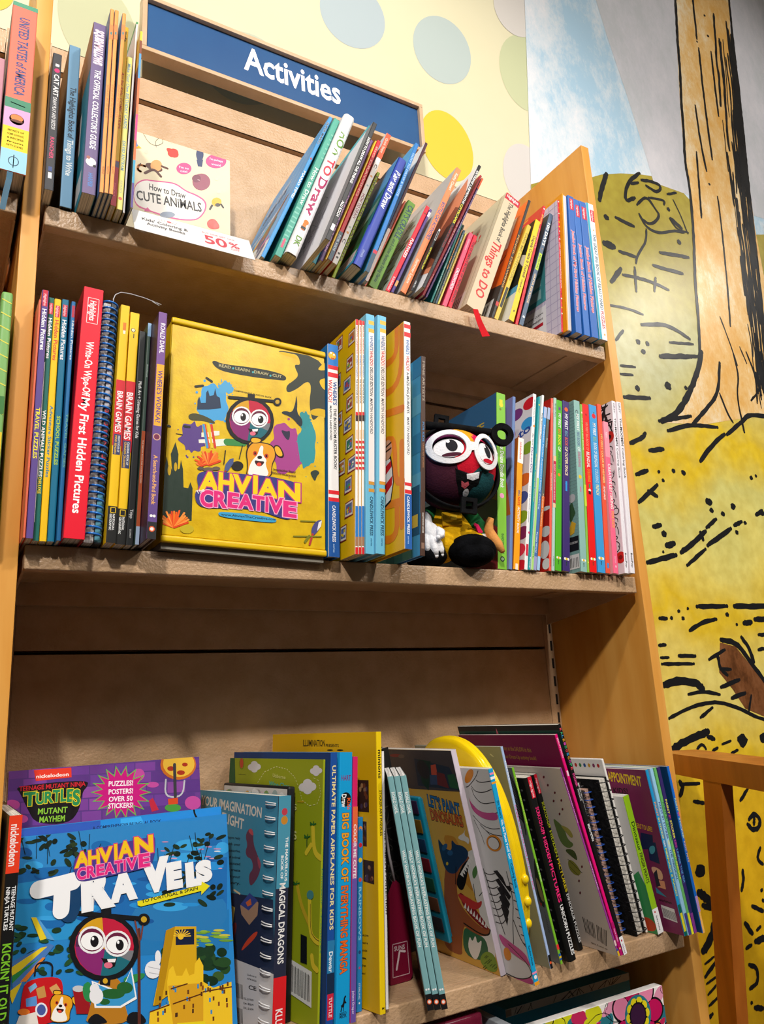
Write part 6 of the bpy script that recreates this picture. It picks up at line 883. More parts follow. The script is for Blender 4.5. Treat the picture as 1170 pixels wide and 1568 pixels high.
[('L','94b8b4',7,0,0,2228,0),('L','94b8b4',7,0,58,2228,58),('L','94b8b4',7,0,116,2228,116),('L','94b8b4',7,0,174,2228,174),('L','94b8b4',7,0,231,2228,231),('L','94b8b4',7,0,289,2228,289),('L','94b8b4',7,0,347,2228,347),('L','94b8b4',7,0,405,2228,405),('L','94b8b4',7,0,463,2228,463),('L','94b8b4',7,0,521,2228,521),('L','94b8b4',7,0,579,2228,579),('L','94b8b4',7,0,637,2228,637),('L','94b8b4',7,0,694,2228,694),('L','94b8b4',7,0,752,2228,752),('L','94b8b4',7,0,810,2228,810),('L','94b8b4',7,0,868,2228,868),('L','94b8b4',7,0,926,2228,926),('L','94b8b4',7,0,984,2228,984),('L','94b8b4',7,0,1042,2228,1042),('L','94b8b4',7,0,1099,2228,1099),('L','94b8b4',7,0,1157,2228,1157),('L','94b8b4',7,0,1215,2228,1215),('L','94b8b4',7,0,1273,2228,1273),('L','94b8b4',7,0,1331,2228,1331),('L','94b8b4',7,0,1389,2228,1389),('L','94b8b4',7,0,1447,2228,1447),('L','94b8b4',7,0,1505,2228,1505),('L','94b8b4',7,0,1562,2228,1562),('L','94b8b4',7,0,1620,2228,1620),('L','94b8b4',7,0,1678,2228,1678),('L','94b8b4',7,0,1736,2228,1736),('L','94b8b4',7,0,1794,2228,1794),('L','94b8b4',7,0,1852,2228,1852),('L','94b8b4',7,0,1910,2228,1910),('L','94b8b4',7,0,1967,2228,1967),('L','94b8b4',7,0,2025,2228,2025),('L','94b8b4',7,0,2083,2228,2083),('L','94b8b4',7,0,2141,2228,2141),('L','94b8b4',7,0,2199,2228,2199),('L','94b8b4',7,0,2257,2228,2257),('L','94b8b4',7,0,2315,2228,2315),('L','94b8b4',7,0,2373,2228,2373),('L','94b8b4',7,0,2430,2228,2430),('L','94b8b4',7,0,2488,2228,2488),('L','94b8b4',7,0,2546,2228,2546),('L','94b8b4',7,0,2604,2228,2604),('L','94b8b4',7,0,2662,2228,2662),('L','94b8b4',7,0,2720,2228,2720),('L','94b8b4',7,0,2778,2228,2778),('L','94b8b4',7,0,2835,2228,2835),('P','3a5a3a',1961,1042,2094,1157,2161,955,2050,810),('E','c4c4c8',2094,1215,78,0,0,72),('P','e0b030',2005,723,2072,839,2161,781,2116,637,2027,608),('R','1c1e24',1916,347,2206,579),('R','e6e4e2',1894,58,2206,289),('T','c8c8c8','NOW YOU CAN DRAW',1938,463,245,0,0,35),('L','303030',13,1938,87,1938,231),('L','303030',13,1972,87,1972,231),('L','303030',13,2005,87,2005,231),('L','303030',13,2038,87,2038,231),('L','303030',13,2072,87,2072,231),('L','303030',13,2105,87,2105,231),('L','303030',13,2139,87,2139,231),('L','303030',13,2172,87,2172,231),('E','3a4a4a',2005,2459,45,0,0,41),('E','3a4a4a',2050,2025,45,0,0,41),('E','3a4a4a',2005,1678,45,0,0,41)]),
'grthin':((0.8060,-0.0119,1.2877,0.1032,0.00,0.0044,0.2848,0.2193),'thin yellow green book between teal and red ones',SHELF_GROUPS[1],'pb','8cc048','8cc048','8cc048','e6e0d4',
[('E','f0dcc0',22,2696,17,0,0,17),('T','d8f0b0','MY FIRST BIG BOOK',11,2602,0,-578,22,0),('R','c8dc40',0,1076,44,1439),('E','f0e060',22,159,13,0,0,13)],
[]),
'redbi':((0.8222,-0.0113,1.2877,0.0988,0.00,0.0142,0.2859,0.2202),'bright red bilingual colouring book with a little gnome','thick kids books in a row','pb','ee1212','d01010','d01010','e6e0d4',
[('E','b00c0c',71,2673,20,0,0,20),('T','ff8a70','MY FIRST BIG BOOK OF',45,2532,0,-498,51,0),('T','f8e8e8','BILINGUAL',41,2011,0,-273,60,0),('T','f09020','COLORING',43,1716,0,-224,57,0),('R','3a9040',57,1391,88,1458),('E','f4e8e0',71,1346,28,0,0,28),('R','301818',45,1280,96,1335),('E','f6f6f0',40,213,21,0,0,21),('E','f6f6f0',102,213,21,0,0,21),('E','e8c020',71,213,21,0,0,21),('T','2a4a2a','little bee',60,171,0,-63,23,0)],
[]),
'french':((0.8403,-0.0120,1.2877,0.0946,0.00,0.0162,0.2864,0.2205),'sky blue french colouring book with a red apple','thick kids books in a row','pb','3d9ede','3d9ede','3d9ede','e6e0d4',
[('E','e01c2c',89,2669,44,0,0,44),('R','3c8030',81,2717,107,2740),('T','f2f8fc','MY FIRST',52,2539,0,-223,65,0),('T','90c0a0','BIG',52,2294,0,-81,65,0),('T','d8ecf8','BOOK OF BILINGUAL',52,2189,0,-436,65,0),('T','b8d8f0','COLORING:',52,1731,0,-248,65,0),('T','e8e8b0','FRENCH',52,1460,0,-178,65,0),('E','f6f6f0',45,230,24,0,0,24),('E','f6f6f0',117,230,24,0,0,24),('E','e8c020',81,230,24,0,0,24),('T','2a4a2a','little bee',68,188,0,-63,26,0)],
[]),
'cbn':((0.8506,-0.0121,1.2877,0.0998,0.00,0.0092,0.2910,0.2240),'plastic wrapped orange red color by number book',SHELF_GROUPS[1],'pb','f0573a','f0573a','f0573a','e6e0d4',
[('T','f0c878','MY FIRST',37,2365,0,-269,37,0),('T','f6d888','COLOR BY NUMBER',37,2073,0,-572,37,0),('T','fae8e0','ANIMALS',37,1456,0,-235,37,0),('R','4a8ad0',27,81,69,166)],
[]),
'letter':((0.8679,-0.0131,1.2877,0.0793,0.00,0.0109,0.2599,0.2001),'pink creative lettering book, shortest at the right end',SHELF_GROUPS[1],'pb','fa6a8e','f4b0b8','f4b0b8','e6e0d4',
[('R','fa98ac',0,1966,109,2599),('T','fbdce4','KIDS',38,2409,0,-94,33,0),('T','fbe8ee','CREATIVE',38,1851,0,-353,55,0),('T','fbf0e8','LETTERING',38,1476,0,-403,55,0),('T','f8b050','FOR KIDS',40,1029,0,-275,50,0),('T','fbc0d0','barron',41,278,0,-107,27,0),('R','f8e8f0',44,97,66,129)],
[]),
'mo1':((0.8832,-0.0198,1.2877,0.0761,0.00,0.0081,0.2978,0.2293),'white patterned coloring book with red flowers on its black ink cover','white patterned coloring books','pb','f1ecf2','efe4ea','efe4ea','e6e0d4',
[('T','8a8488','GREY',24,2944,0,-192,32,0),('T','6a6468','The',24,2669,0,-154,32,0),('T','3a3030','MOOMIN',19,2503,0,-340,42,0),('T','6a6468','Coloring Book',23,2127,0,-540,34,0),('L','3a3638',0.4,40,1451,57,1425,29,1399,31,1373,57,1347,39,1321,24,1296,52,1270,49,1244,23,1218,43,1192,56,1167,27,1141,33,1115,58,1089,36,1064,25,1038,54,1013,46,987,23,962,46,936,55,911,26,885,35,860,58,835,34,809,27,784,55,759,44,733,23,708,48,683,53,658,24,633,38,608,58,583,31,558,29,533,57,508,41,483,23,458),('T','2c2a2c','BuzzPop',26,329,0,-235,29,0)],
[('L','2a2628',28,1738,2388,2113,2511),('L','2a2628',28,2003,2557,1874,2716),('L','2a2628',28,1900,2672,2233,2650),('L','2a2628',28,2202,2557,1918,2622),('L','2a2628',28,1890,2815,1890,2813),('L','2a2628',28,1846,2625,1933,2468),('L','2a2628',28,1799,2969,1880,2933),('L','2a2628',28,1983,2908,1917,2730),('L','2a2628',28,2111,2565,2116,2920),('L','2a2628',28,1958,2400,2114,2847),('L','2a2628',28,1980,2882,1997,2651),('L','2a2628',28,1967,2438,1867,2762),('L','2a2628',28,2229,2492,2249,2576),('L','2a2628',28,1959,2407,1838,2725),('L','2a2628',28,2227,2761,1894,2776),('L','2a2628',28,1794,2662,2178,2613),('L','2a2628',28,1902,2573,1968,2392),('L','2a2628',28,2136,2616,1920,2567),('L','2a2628',28,1743,2662,2102,2752),('L','2a2628',28,1975,2971,1903,2499),('L','2a2628',28,2042,2628,1973,2814),('L','2a2628',28,2015,2719,2152,2633),('L','2a2628',28,2013,2970,1908,2659),('L','2a2628',28,2071,2837,1875,2451),('L','2a2628',28,1873,2780,1930,2403),('L','2a2628',28,1960,2474,2149,2948),('L','2a2628',28,2152,2721,2021,2398),('L','2a2628',28,1969,2692,1972,2625),('L','2a2628',28,2260,2604,1955,2645),('L','2a2628',28,2256,2407,2048,2971),('L','2a2628',28,2023,2571,1987,2794),('L','2a2628',28,1795,2948,2152,2925),('L','2a2628',28,1812,2393,1981,2661),('L','2a2628',28,2022,2753,1850,2940),('L','2a2628',28,1807,2493,1892,2609),('L','2a2628',28,1812,2808,1996,2457),('L','2a2628',28,1930,2872,2086,2423),('L','2a2628',28,2056,2675,2072,2829),('L','2a2628',28,1802,2798,2188,2928),('L','2a2628',28,1941,2515,2160,2976),('E','c83028',2178,2352,103,0,0,104),('E','2a1618',2178,2352,41,0,0,42),('E','d82824',2224,268,103,0,0,95),('E','8a1a18',2224,268,46,0,0,36),('C','2a2628',14,2064,2233,2224,2174,2224,2114),('C','2a2628',14,2132,2129,2224,2070,2109,2010),('C','2a2628',14,2201,2025,2224,1965,2224,1906),('C','2a2628',14,2064,1921,2224,1861,2109,1802),('C','2a2628',14,2132,1816,2224,1757,2224,1697),('C','2a2628',14,2201,1712,2224,1653,2109,1593),('C','2a2628',14,2064,1608,2224,1548,2224,1489),('C','2a2628',14,2132,1504,2224,1444,2109,1385),('C','2a2628',14,2201,1400,2224,1340,2224,1280),('C','2a2628',14,2064,1295,2224,1236,2109,1176),('C','2a2628',14,2132,1191,2224,1132,2224,1072),('C','2a2628',14,2201,1087,2224,1027,2109,968),('C','2a2628',14,2064,983,2224,923,2224,864),('C','2a2628',14,2132,878,2224,819,2109,759),('C','2a2628',14,2201,774,2224,715,2224,655),('C','2a2628',14,2064,670,2224,610,2109,551),('C','2a2628',14,2132,566,2224,506,2224,447),('C','2a2628',14,2201,462,2224,402,2109,342),('E','f4f0f2',2178,1787,69,0,0,60),('E','3a3436',2201,1042,69,0,0,60),('E','efe4ea',2201,1042,50,0,0,45)]),
'mo2':((0.8943,-0.0227,1.2877,0.0733,0.00,0.0097,0.2963,0.2281),'white coloring book, twin of the patterned one and right of it','white patterned coloring books','pb','f1ecf2','efe4ea','efe4ea','e6e0d4',
[('T','8a8488','GREY',29,2947,0,-192,39,0),('T','6a6468','The',29,2671,0,-154,39,0),('T','3a3030','MOOMIN',23,2505,0,-341,50,0),('T','6a6468','Coloring Book',28,2129,0,-541,41,0),('L','3a3638',0.4,48,1452,68,1426,35,1400,37,1374,69,1348,47,1322,29,1296,63,1270,59,1244,27,1219,52,1193,67,1167,33,1141,39,1116,69,1090,44,1064,30,1039,65,1013,56,987,27,962,55,936,65,911,31,885,42,860,70,835,41,809,32,784,67,759,53,733,27,708,58,683,63,658,29,632,46,607,69,582,38,557,34,532,68,507,50,482,28,457),('T','2c2a2c','BuzzPop',31,328,0,-235,35,0)],
[]),
}
FO={
'box':((0.1440,-0.0150,1.2944,0.2065,0.2835,0.0000,0.0330),[('Q','343a32',1356,2715,2111,2739,2111,2006,2005,1938,1906,1812,1869,1841,1832,2050,1869,2301,1807,2362,1661,2210,1517,2121,1504,2226,1612,2321,1685,2409,1635,2497,1623,2555,1709,2562,1684,2680,1610,2713,1465,2655),('Q','e3b90f',1380,2684,1512,2702,1634,2693,1671,2628,1586,2658,1489,2648),('Q','e3b90f',1945,2539,2021,2644,2105,2700,2110,2575),('Q','e3b90f',1969,2396,2058,2452,2109,2450,2108,2276,2032,2285),('E','d9b012',1968,1943,120,22,0,-53),('E','d9b012',2080,1940,76,14,0,-53),('Q','2c322c',503,2341,552,2371,641,2344,954,2376,1277,2394,1503,2371,1508,2299,1420,2285,1094,2255,777,2243,589,2256),('T','b8ae80','READ   LEARN   DRAW   CUT',603,2299,841,23,-1,37),('E','4ab0b8',788,2316,13,3,0,-14),('E','4ab0b8',1051,2321,14,3,0,-14),('E','4ab0b8',1288,2322,14,3,0,-14),('T','3a3018','A COMPREHENSIVE BILINGUAL BOOK',772,2011,538,-2,0,21),('Q','4aa4dc',728,1815,748,1755,720,1698,710,1632,675,1581,614,1593,576,1580,533,1488,495,1553,458,1575,383,1546,384,1632,339,1671,358,1744,349,1807,398,1854,390,1930,414,1999,472,2010,515,2057,567,2061,602,1992,667,2041,699,1989,709,1923,705,1861),('E','4aa4dc',700,2044,15,3,0,-15),('E','4aa4dc',725,2044,17,4,1,-18),('E','4aa4dc',360,1543,11,2,0,-11),('E','4aa4dc',787,1963,7,1,0,-8),('E','4aa4dc',702,1592,17,3,1,-18),('E','4aa4dc',334,1616,9,2,0,-10),('E','4aa4dc',324,1750,10,2,0,-10),('E','4aa4dc',339,1900,16,3,1,-17),('E','4aa4dc',431,2071,16,3,1,-17),('Q','54a8d8',800,2058,804,2037,797,2014,788,1989,760,1975,740,1953,705,1980,685,1956,654,1935,636,1953,607,1954,627,1994,602,1999,610,2019,596,2036,603,2056,640,2064,646,2082,662,2096,677,2131,705,2131,721,2103,758,2127,752,2091,786,2095,770,2067),('E','54a8d8',824,2062,4,1,0,-4),('E','54a8d8',726,1937,8,2,0,-8),('E','54a8d8',665,1927,6,1,0,-6),('E','54a8d8',644,2106,8,2,0,-9),('E','54a8d8',643,2126,8,2,0,-9),('E','54a8d8',663,1942,4,1,0,-4),('E','54a8d8',760,1982,5,1,0,-5),('E','54a8d8',611,2070,7,1,0,-7),('E','54a8d8',638,1947,8,2,0,-8),('P','2a3a54',352,1676,352,1798,371,1853,395,1773,454,1785,455,1920,476,1958,500,1883,550,1905,565,1999,589,1901,629,1886,648,1750,489,1702),('Q','4c4a2c',241,1589,323,1631,471,1609,590,1553,559,1525,431,1547,265,1517),('Q','5c4288',464,1322,446,1282,478,1227,413,1217,417,1154,375,1142,335,1158,303,1106,277,1159,232,1133,226,1187,206,1211,165,1229,123,1265,189,1312,190,1351,178,1409,191,1472,247,1472,289,1472,331,1541,353,1437,421,1505,420,1427,430,1388,440,1354),('E','5c4288',249,1058,7,1,0,-7),('E','5c4288',134,1382,8,1,0,-9),('E','5c4288',146,1328,5,1,0,-6),('E','5c4288',380,1079,9,1,0,-9),('E','5c4288',245,1073,9,1,0,-10),('E','5c4288',260,1056,12,2,1,-12),('E','5c4288',332,1068,10,2,0,-10),('E','5c4288',457,1494,8,1,0,-8),('E','5c4288',493,1353,9,2,0,-10),('P','f4ead0',415,1390,562,1426,568,1361,417,1336),('P','f0ece0',383,1298,575,1340,577,1286,389,1255),('P','f0ece0',551,1435,636,1450,638,1395,553,1370),('P','e8f0e0',576,1329,714,1363,727,1277,589,1244),('L','d84a28',30,454,1496,510,1220),('L','e8c838',30,496,1503,552,1227),('L','d8402c',30,534,1510,590,1233),('L','4a9ad0',30,437,1493,493,1218),('L','3c8a48',89,737,1323,944,1346),('Q','a8428c',1744,1395,1746,1310,1753,1210,1690,1160,1652,1096,1607,1042,1549,1063,1499,1016,1444,1014,1388,1030,1385,1145,1344,1185,1342,1262,1280,1321,1294,1411,1359,1467,1327,1596,1373,1667,1437,1688,1492,1714,1544,1666,1587,1639,1650,1671,1663,1577,1699,1532,1721,1467),('E','a8428c',1786,1324,13,2,0,-12),('E','a8428c',1669,1737,16,3,0,-15),('E','a8428c',1250,1315,12,2,0,-12),('E','a8428c',1475,901,20,3,0,-19),('E','a8428c',1673,1758,11,2,0,-11),('E','a8428c',1558,980,8,1,0,-7),('E','a8428c',1546,1770,18,3,0,-18),('E','a8428c',1306,1029,17,2,0,-17),('E','a8428c',1774,1398,19,3,0,-19),('Q','2f949c',1911,1469,1926,1387,1915,1307,1902,1223,1859,1222,1836,1182,1809,1170,1783,1158,1749,1114,1735,1209,1702,1218,1697,1299,1684,1360,1674,1430,1660,1515,1681,1589,1718,1617,1730,1688,1757,1712,1778,1819,1813,1818,1846,1802,1876,1768,1899,1706,1926,1650,1932,1559),('E','2f949c',1790,1027,7,1,0,-7),('E','2f949c',1800,1854,7,1,0,-7),('E','2f949c',1700,1147,6,1,0,-6),('E','2f949c',1916,1185,10,1,0,-9),('E','2f949c',1954,1514,8,1,0,-8),('E','2f949c',1794,1810,9,2,0,-9),('E','2f949c',1668,1304,5,1,0,-5),('E','2f949c',1657,1479,7,1,0,-7),('E','2f949c',1680,1666,5,1,0,-5),('Q','2f9096',1879,1819,1831,1792,1857,1758,1823,1751,1833,1698,1793,1730,1784,1673,1760,1681,1736,1674,1710,1676,1717,1729,1703,1742,1680,1755,1697,1786,1700,1809,1708,1830,1695,1871,1713,1895,1736,1910,1763,1888,1784,1934,1802,1906,1812,1882,1834,1880,1843,1860,1835,1830),('E','2f9096',1681,1832,5,1,0,-5),('E','2f9096',1867,1874,5,1,0,-5),('E','2f9096',1846,1923,5,1,0,-5),('E','2f9096',1856,1853,3,1,0,-3),('E','2f9096',1825,1683,6,1,0,-6),('E','2f9096',1752,1915,5,1,0,-5),('E','2f9096',1841,1888,3,1,0,-3),('E','2f9096',1868,1779,7,1,0,-7),('E','2f9096',1678,1825,5,1,0,-5),('Q','243038',1425,1831,1495,1879,1591,1861,1638,2013,1649,2135,1667,2019,1658,1874,1747,1795,1723,1673,1639,1752,1567,1810),('Q','243038',1425,1831,1495,1879,1591,1861,1638,2013,1649,2135,1667,2019,1658,1874,1747,1795,1723,1673,1639,1752,1567,1810),('Q','2c2a44',1427,1609,1521,1591,1568,1622,1558,1481,1510,1485),('Q','2c3a34',1844,1098,1929,1145,1989,1107,1940,1054,1916,970,1868,1044),('L','2a2c28',31,453,2112,519,2080),('L','2a2c28',31,320,1971,410,2001),('L','2a2c28',29,-16,1413,35,1404),('L','2a2c28',30,206,1435,268,1437),('L','2a2c28',10,109,1327,191,1324),('P','26362c',-11,433,-10,678,0,887,17,1025,50,873,64,917,87,858,61,1064,110,1220,151,1078,149,887,173,901,184,1009,213,897,228,679,283,676,306,752,335,683,339,290,11,254),('E','c8a018',54,863,20,3,3,-62),('E','c8a018',124,915,18,3,2,-54),('L','ee5a14',22,141,188,19,220),('L','f8943c',22,141,188,16,243),('L','f8943c',22,141,188,-11,288),('L','f07a1c',22,141,188,14,305),('L','ee5a14',22,141,188,65,285),('L','f8943c',22,141,188,45,360),('L','ee5a14',22,141,188,87,335),('L','e04410',22,141,188,105,368),('L','f07a1c',22,141,188,132,375),('L','ee5a14',22,141,188,159,364),('L','ee5a14',22,141,188,192,390),('L','ee5a14',22,141,188,189,303),('L','f8943c',22,141,188,250,371),('L','f8943c',22,141,188,260,335),('L','f07a1c',22,141,188,282,318),('L','f8943c',22,141,188,302,298),('L','e04410',22,141,188,296,263),('L','ee5a14',23,524,995,355,1033),('L','e04410',23,524,995,426,1035),('L','e04410',23,524,995,387,1081),('L','f07a1c',23,524,995,436,1073),('L','f07a1c',23,524,995,433,1109),('L','f8943c',23,524,995,437,1151),('L','e04410',23,524,995,468,1151),('L','f8943c',23,524,995,496,1140),('L','ee5a14',23,524,995,519,1142),('L','e04410',23,524,995,544,1175),('L','e04410',23,524,995,561,1139),('L','f8943c',24,524,995,596,1169),('L','f07a1c',24,524,995,619,1158),('L','f07a1c',24,524,995,623,1120),('L','f07a1c',24,524,995,618,1085),('L','f07a1c',24,524,995,635,1076),('L','e04410',24,524,995,658,1066),('L','ee5a14',23,431,971,382,982),('L','f8943c',23,431,971,370,996),('L','ee5a14',23,431,971,391,996),('L','e04410',23,431,971,399,999),('L','ee5a14',23,431,971,388,1025),('L','e04410',23,431,971,407,1015),('L','f07a1c',23,431,971,413,1020),('L','e04410',23,431,971,417,1042),('L','ee5a14',23,431,971,429,1023),('L','e04410',23,431,971,439,1046),('L','f07a1c',23,431,971,450,1044),('L','e04410',23,431,971,451,1019),('L','e04410',23,431,971,466,1031),('L','e04410',23,431,971,462,1010),('L','f07a1c',23,431,971,482,1020),('L','f8943c',23,431,971,473,1002),('L','e04410',23,431,971,480,997),('E','c8b020',289,183,80,8,2,-52),('E','6a5a4c',515,940,71,10,1,-26),('E','5a5048',422,938,41,6,1,-21),('E','6a5a4c',609,965,51,7,1,-24),('L','2a2a20',13,718,1210,702,1033),('L','2a2a20',11,894,1127,933,1311),('E','221e18',874,1036,76,11,2,-61),('E','15161a',1026,1654,317,57,7,-314),('E','c21f3e',1026,1654,269,48,6,-267),('P','8a2870',1027,1626,765,1630,765,1596,770,1564,778,1532,790,1503,806,1476,825,1452,848,1431,873,1413,901,1400,931,1390,962,1384,995,1383),('P','d8a020',1027,1626,997,1919,976,1912,955,1904,935,1894,916,1882,897,1869,879,1855,862,1839,846,1822,832,1805,819,1786,806,1766,796,1746),('P','5a2a52',1027,1626,796,1746,791,1735,786,1724,782,1712,778,1700,775,1689,772,1677,769,1665,768,1653,766,1642,765,1630,765,1618,765,1607),('P','1f6a78',1027,1626,995,1383,1021,1385,1047,1389,1073,1396,1098,1406,1123,1418,1147,1433,1170,1449,1192,1468,1212,1488,1230,1511,1246,1534,1260,1559),('P','7a7a80',1027,1626,1260,1559,1264,1568,1268,1576,1272,1585,1275,1593,1278,1602,1281,1610,1284,1619,1286,1628,1288,1637,1290,1646,1291,1655,1293,1663),('E','f0f0f2',911,1694,125,23,3,-127),('E','6a2040',911,1694,105,19,3,-107),('E','fafafa',911,1683,100,18,2,-84),('E','181418',933,1684,37,7,1,-53),('E','ffffff',918,1706,11,2,0,-15),('E','f0f0f2',1141,1702,123,22,2,-123),('E','6a2040',1141,1702,103,19,2,-103),('E','fafafa',1141,1691,98,18,1,-81),('E','181418',1163,1692,37,7,1,-52),('E','ffffff',1149,1715,11,2,0,-15),('P','181214',996,1543,1111,1546,1143,1580,1123,1487,1068,1450,1029,1488),('P','f6f2f2',1050,1541,1132,1561,1122,1526,1062,1515),('E','e07088',1062,1488,38,7,1,-28),('L','15161a',40,748,1914,1371,1978),('P','15161a',985,2011,1079,2019,1081,1939,987,1927),('E','15161a',1385,1975,57,11,1,-57),('E','c8a028',1385,1975,29,6,0,-29),('P','15161a',988,1376,1086,1382,1082,1304,990,1300),('E','d8a828',1038,1341,22,4,1,-25),('Q','2a1a10',967,1228,1033,1370,1155,1398,1342,1385,1388,1241,1319,1107,1330,934,974,885,1005,1061),('Q','e8a020',984,1231,1050,1360,1155,1384,1333,1371,1370,1238,1310,1115,1317,941,988,896,1018,1063),('Q','2a1a10',1024,1351,1031,1448,1198,1450,1173,1375),('Q','f0b428',1042,1362,1045,1433,1175,1434,1159,1385),('Q','2a1a10',1324,1373,1423,1398,1506,1241,1389,1223),('Q','f0b428',1342,1358,1414,1378,1478,1251,1388,1241),('Q','f8f4ee',1164,1347,1209,1345,1193,1228,1256,1168,1230,1112,1303,948,1000,906,1030,1073,1072,1149,1132,1219),('E','c83820',1097,1231,28,4,1,-31),('E','201410',1097,1231,12,2,0,-17),('E','c83820',1246,1219,28,4,0,-32),('E','201410',1246,1219,12,2,0,-18),('E','18100e',1158,1188,32,5,0,-23),('Q','3a0e0e',1081,1142,1159,1139,1233,1147,1178,1069,1117,1069),('E','e84838',1151,1096,31,5,0,-24),('P','4a5a8c',724,1036,775,1109,824,1127,820,1061,758,954,705,925),('L','a83030',21,726,949,683,825),('T','5a3020','Interactive Story',1342,1049,305,5,0,27),('T','5a3020','Historia Interactiva',1308,1006,339,-6,1,27),('Q','3c3a80',370,835,433,907,684,932,986,943,1297,964,1732,923,1714,774,1644,687,1663,633,1599,438,1462,434,1170,509,866,506,491,452,383,501,358,623,411,672),('Q','3c3a80',403,882,684,937,734,692,423,631),('T','f6d416','A',417,677,232,-1,1,219,'c0307a'),('T','f6d416','H',649,698,178,0,0,213,'c0307a'),('T','f6d416','V',831,701,217,0,0,211,'c0307a'),('T','f6d416','I',1087,720,44,0,0,214,'c0307a'),('T','f6d416','A',1149,698,247,0,0,214,'c0307a'),('T','f6d416','N',1419,692,281,-1,0,217,'c0307a'),('T','e62a7e','C',433,486,156,-2,2,183,'f4b0d0'),('T','e62a7e','R',597,497,151,-2,2,176,'f4b0d0'),('T','e62a7e','E',769,509,128,-1,2,169,'f4b0d0'),('T','e62a7e','A',901,512,178,-2,2,166,'f4b0d0'),('T','e62a7e','T',1078,512,145,-2,2,168,'f4b0d0'),('T','e62a7e','I',1246,510,31,0,2,174,'f4b0d0'),('T','e62a7e','V',1286,506,189,-2,2,183,'f4b0d0'),('T','e62a7e','E',1485,476,165,-2,2,184,'f4b0d0'),('T','f4f4f4','The',387,616,93,48,-17,34),('Q','3aa2d2',643,417,699,438,997,447,1383,436,1391,383,1306,369,999,366,680,373),('T','1c2c48','www.AhvianTheCreative.com',684,390,700,13,-1,27),('Q','4a4a84',1856,344,1915,450,2010,488,1998,403,1938,308,1867,246),('P','e8e4e8',1962,444,2006,471,1993,392,1938,326),('L','b83838',27,1879,280,1837,145),('L','7c7c1c',16,1715,435,1915,448),('L','7c7c1c',16,1619,228,1997,261),('L','7c7c1c',32,1774,171,1832,254)]),
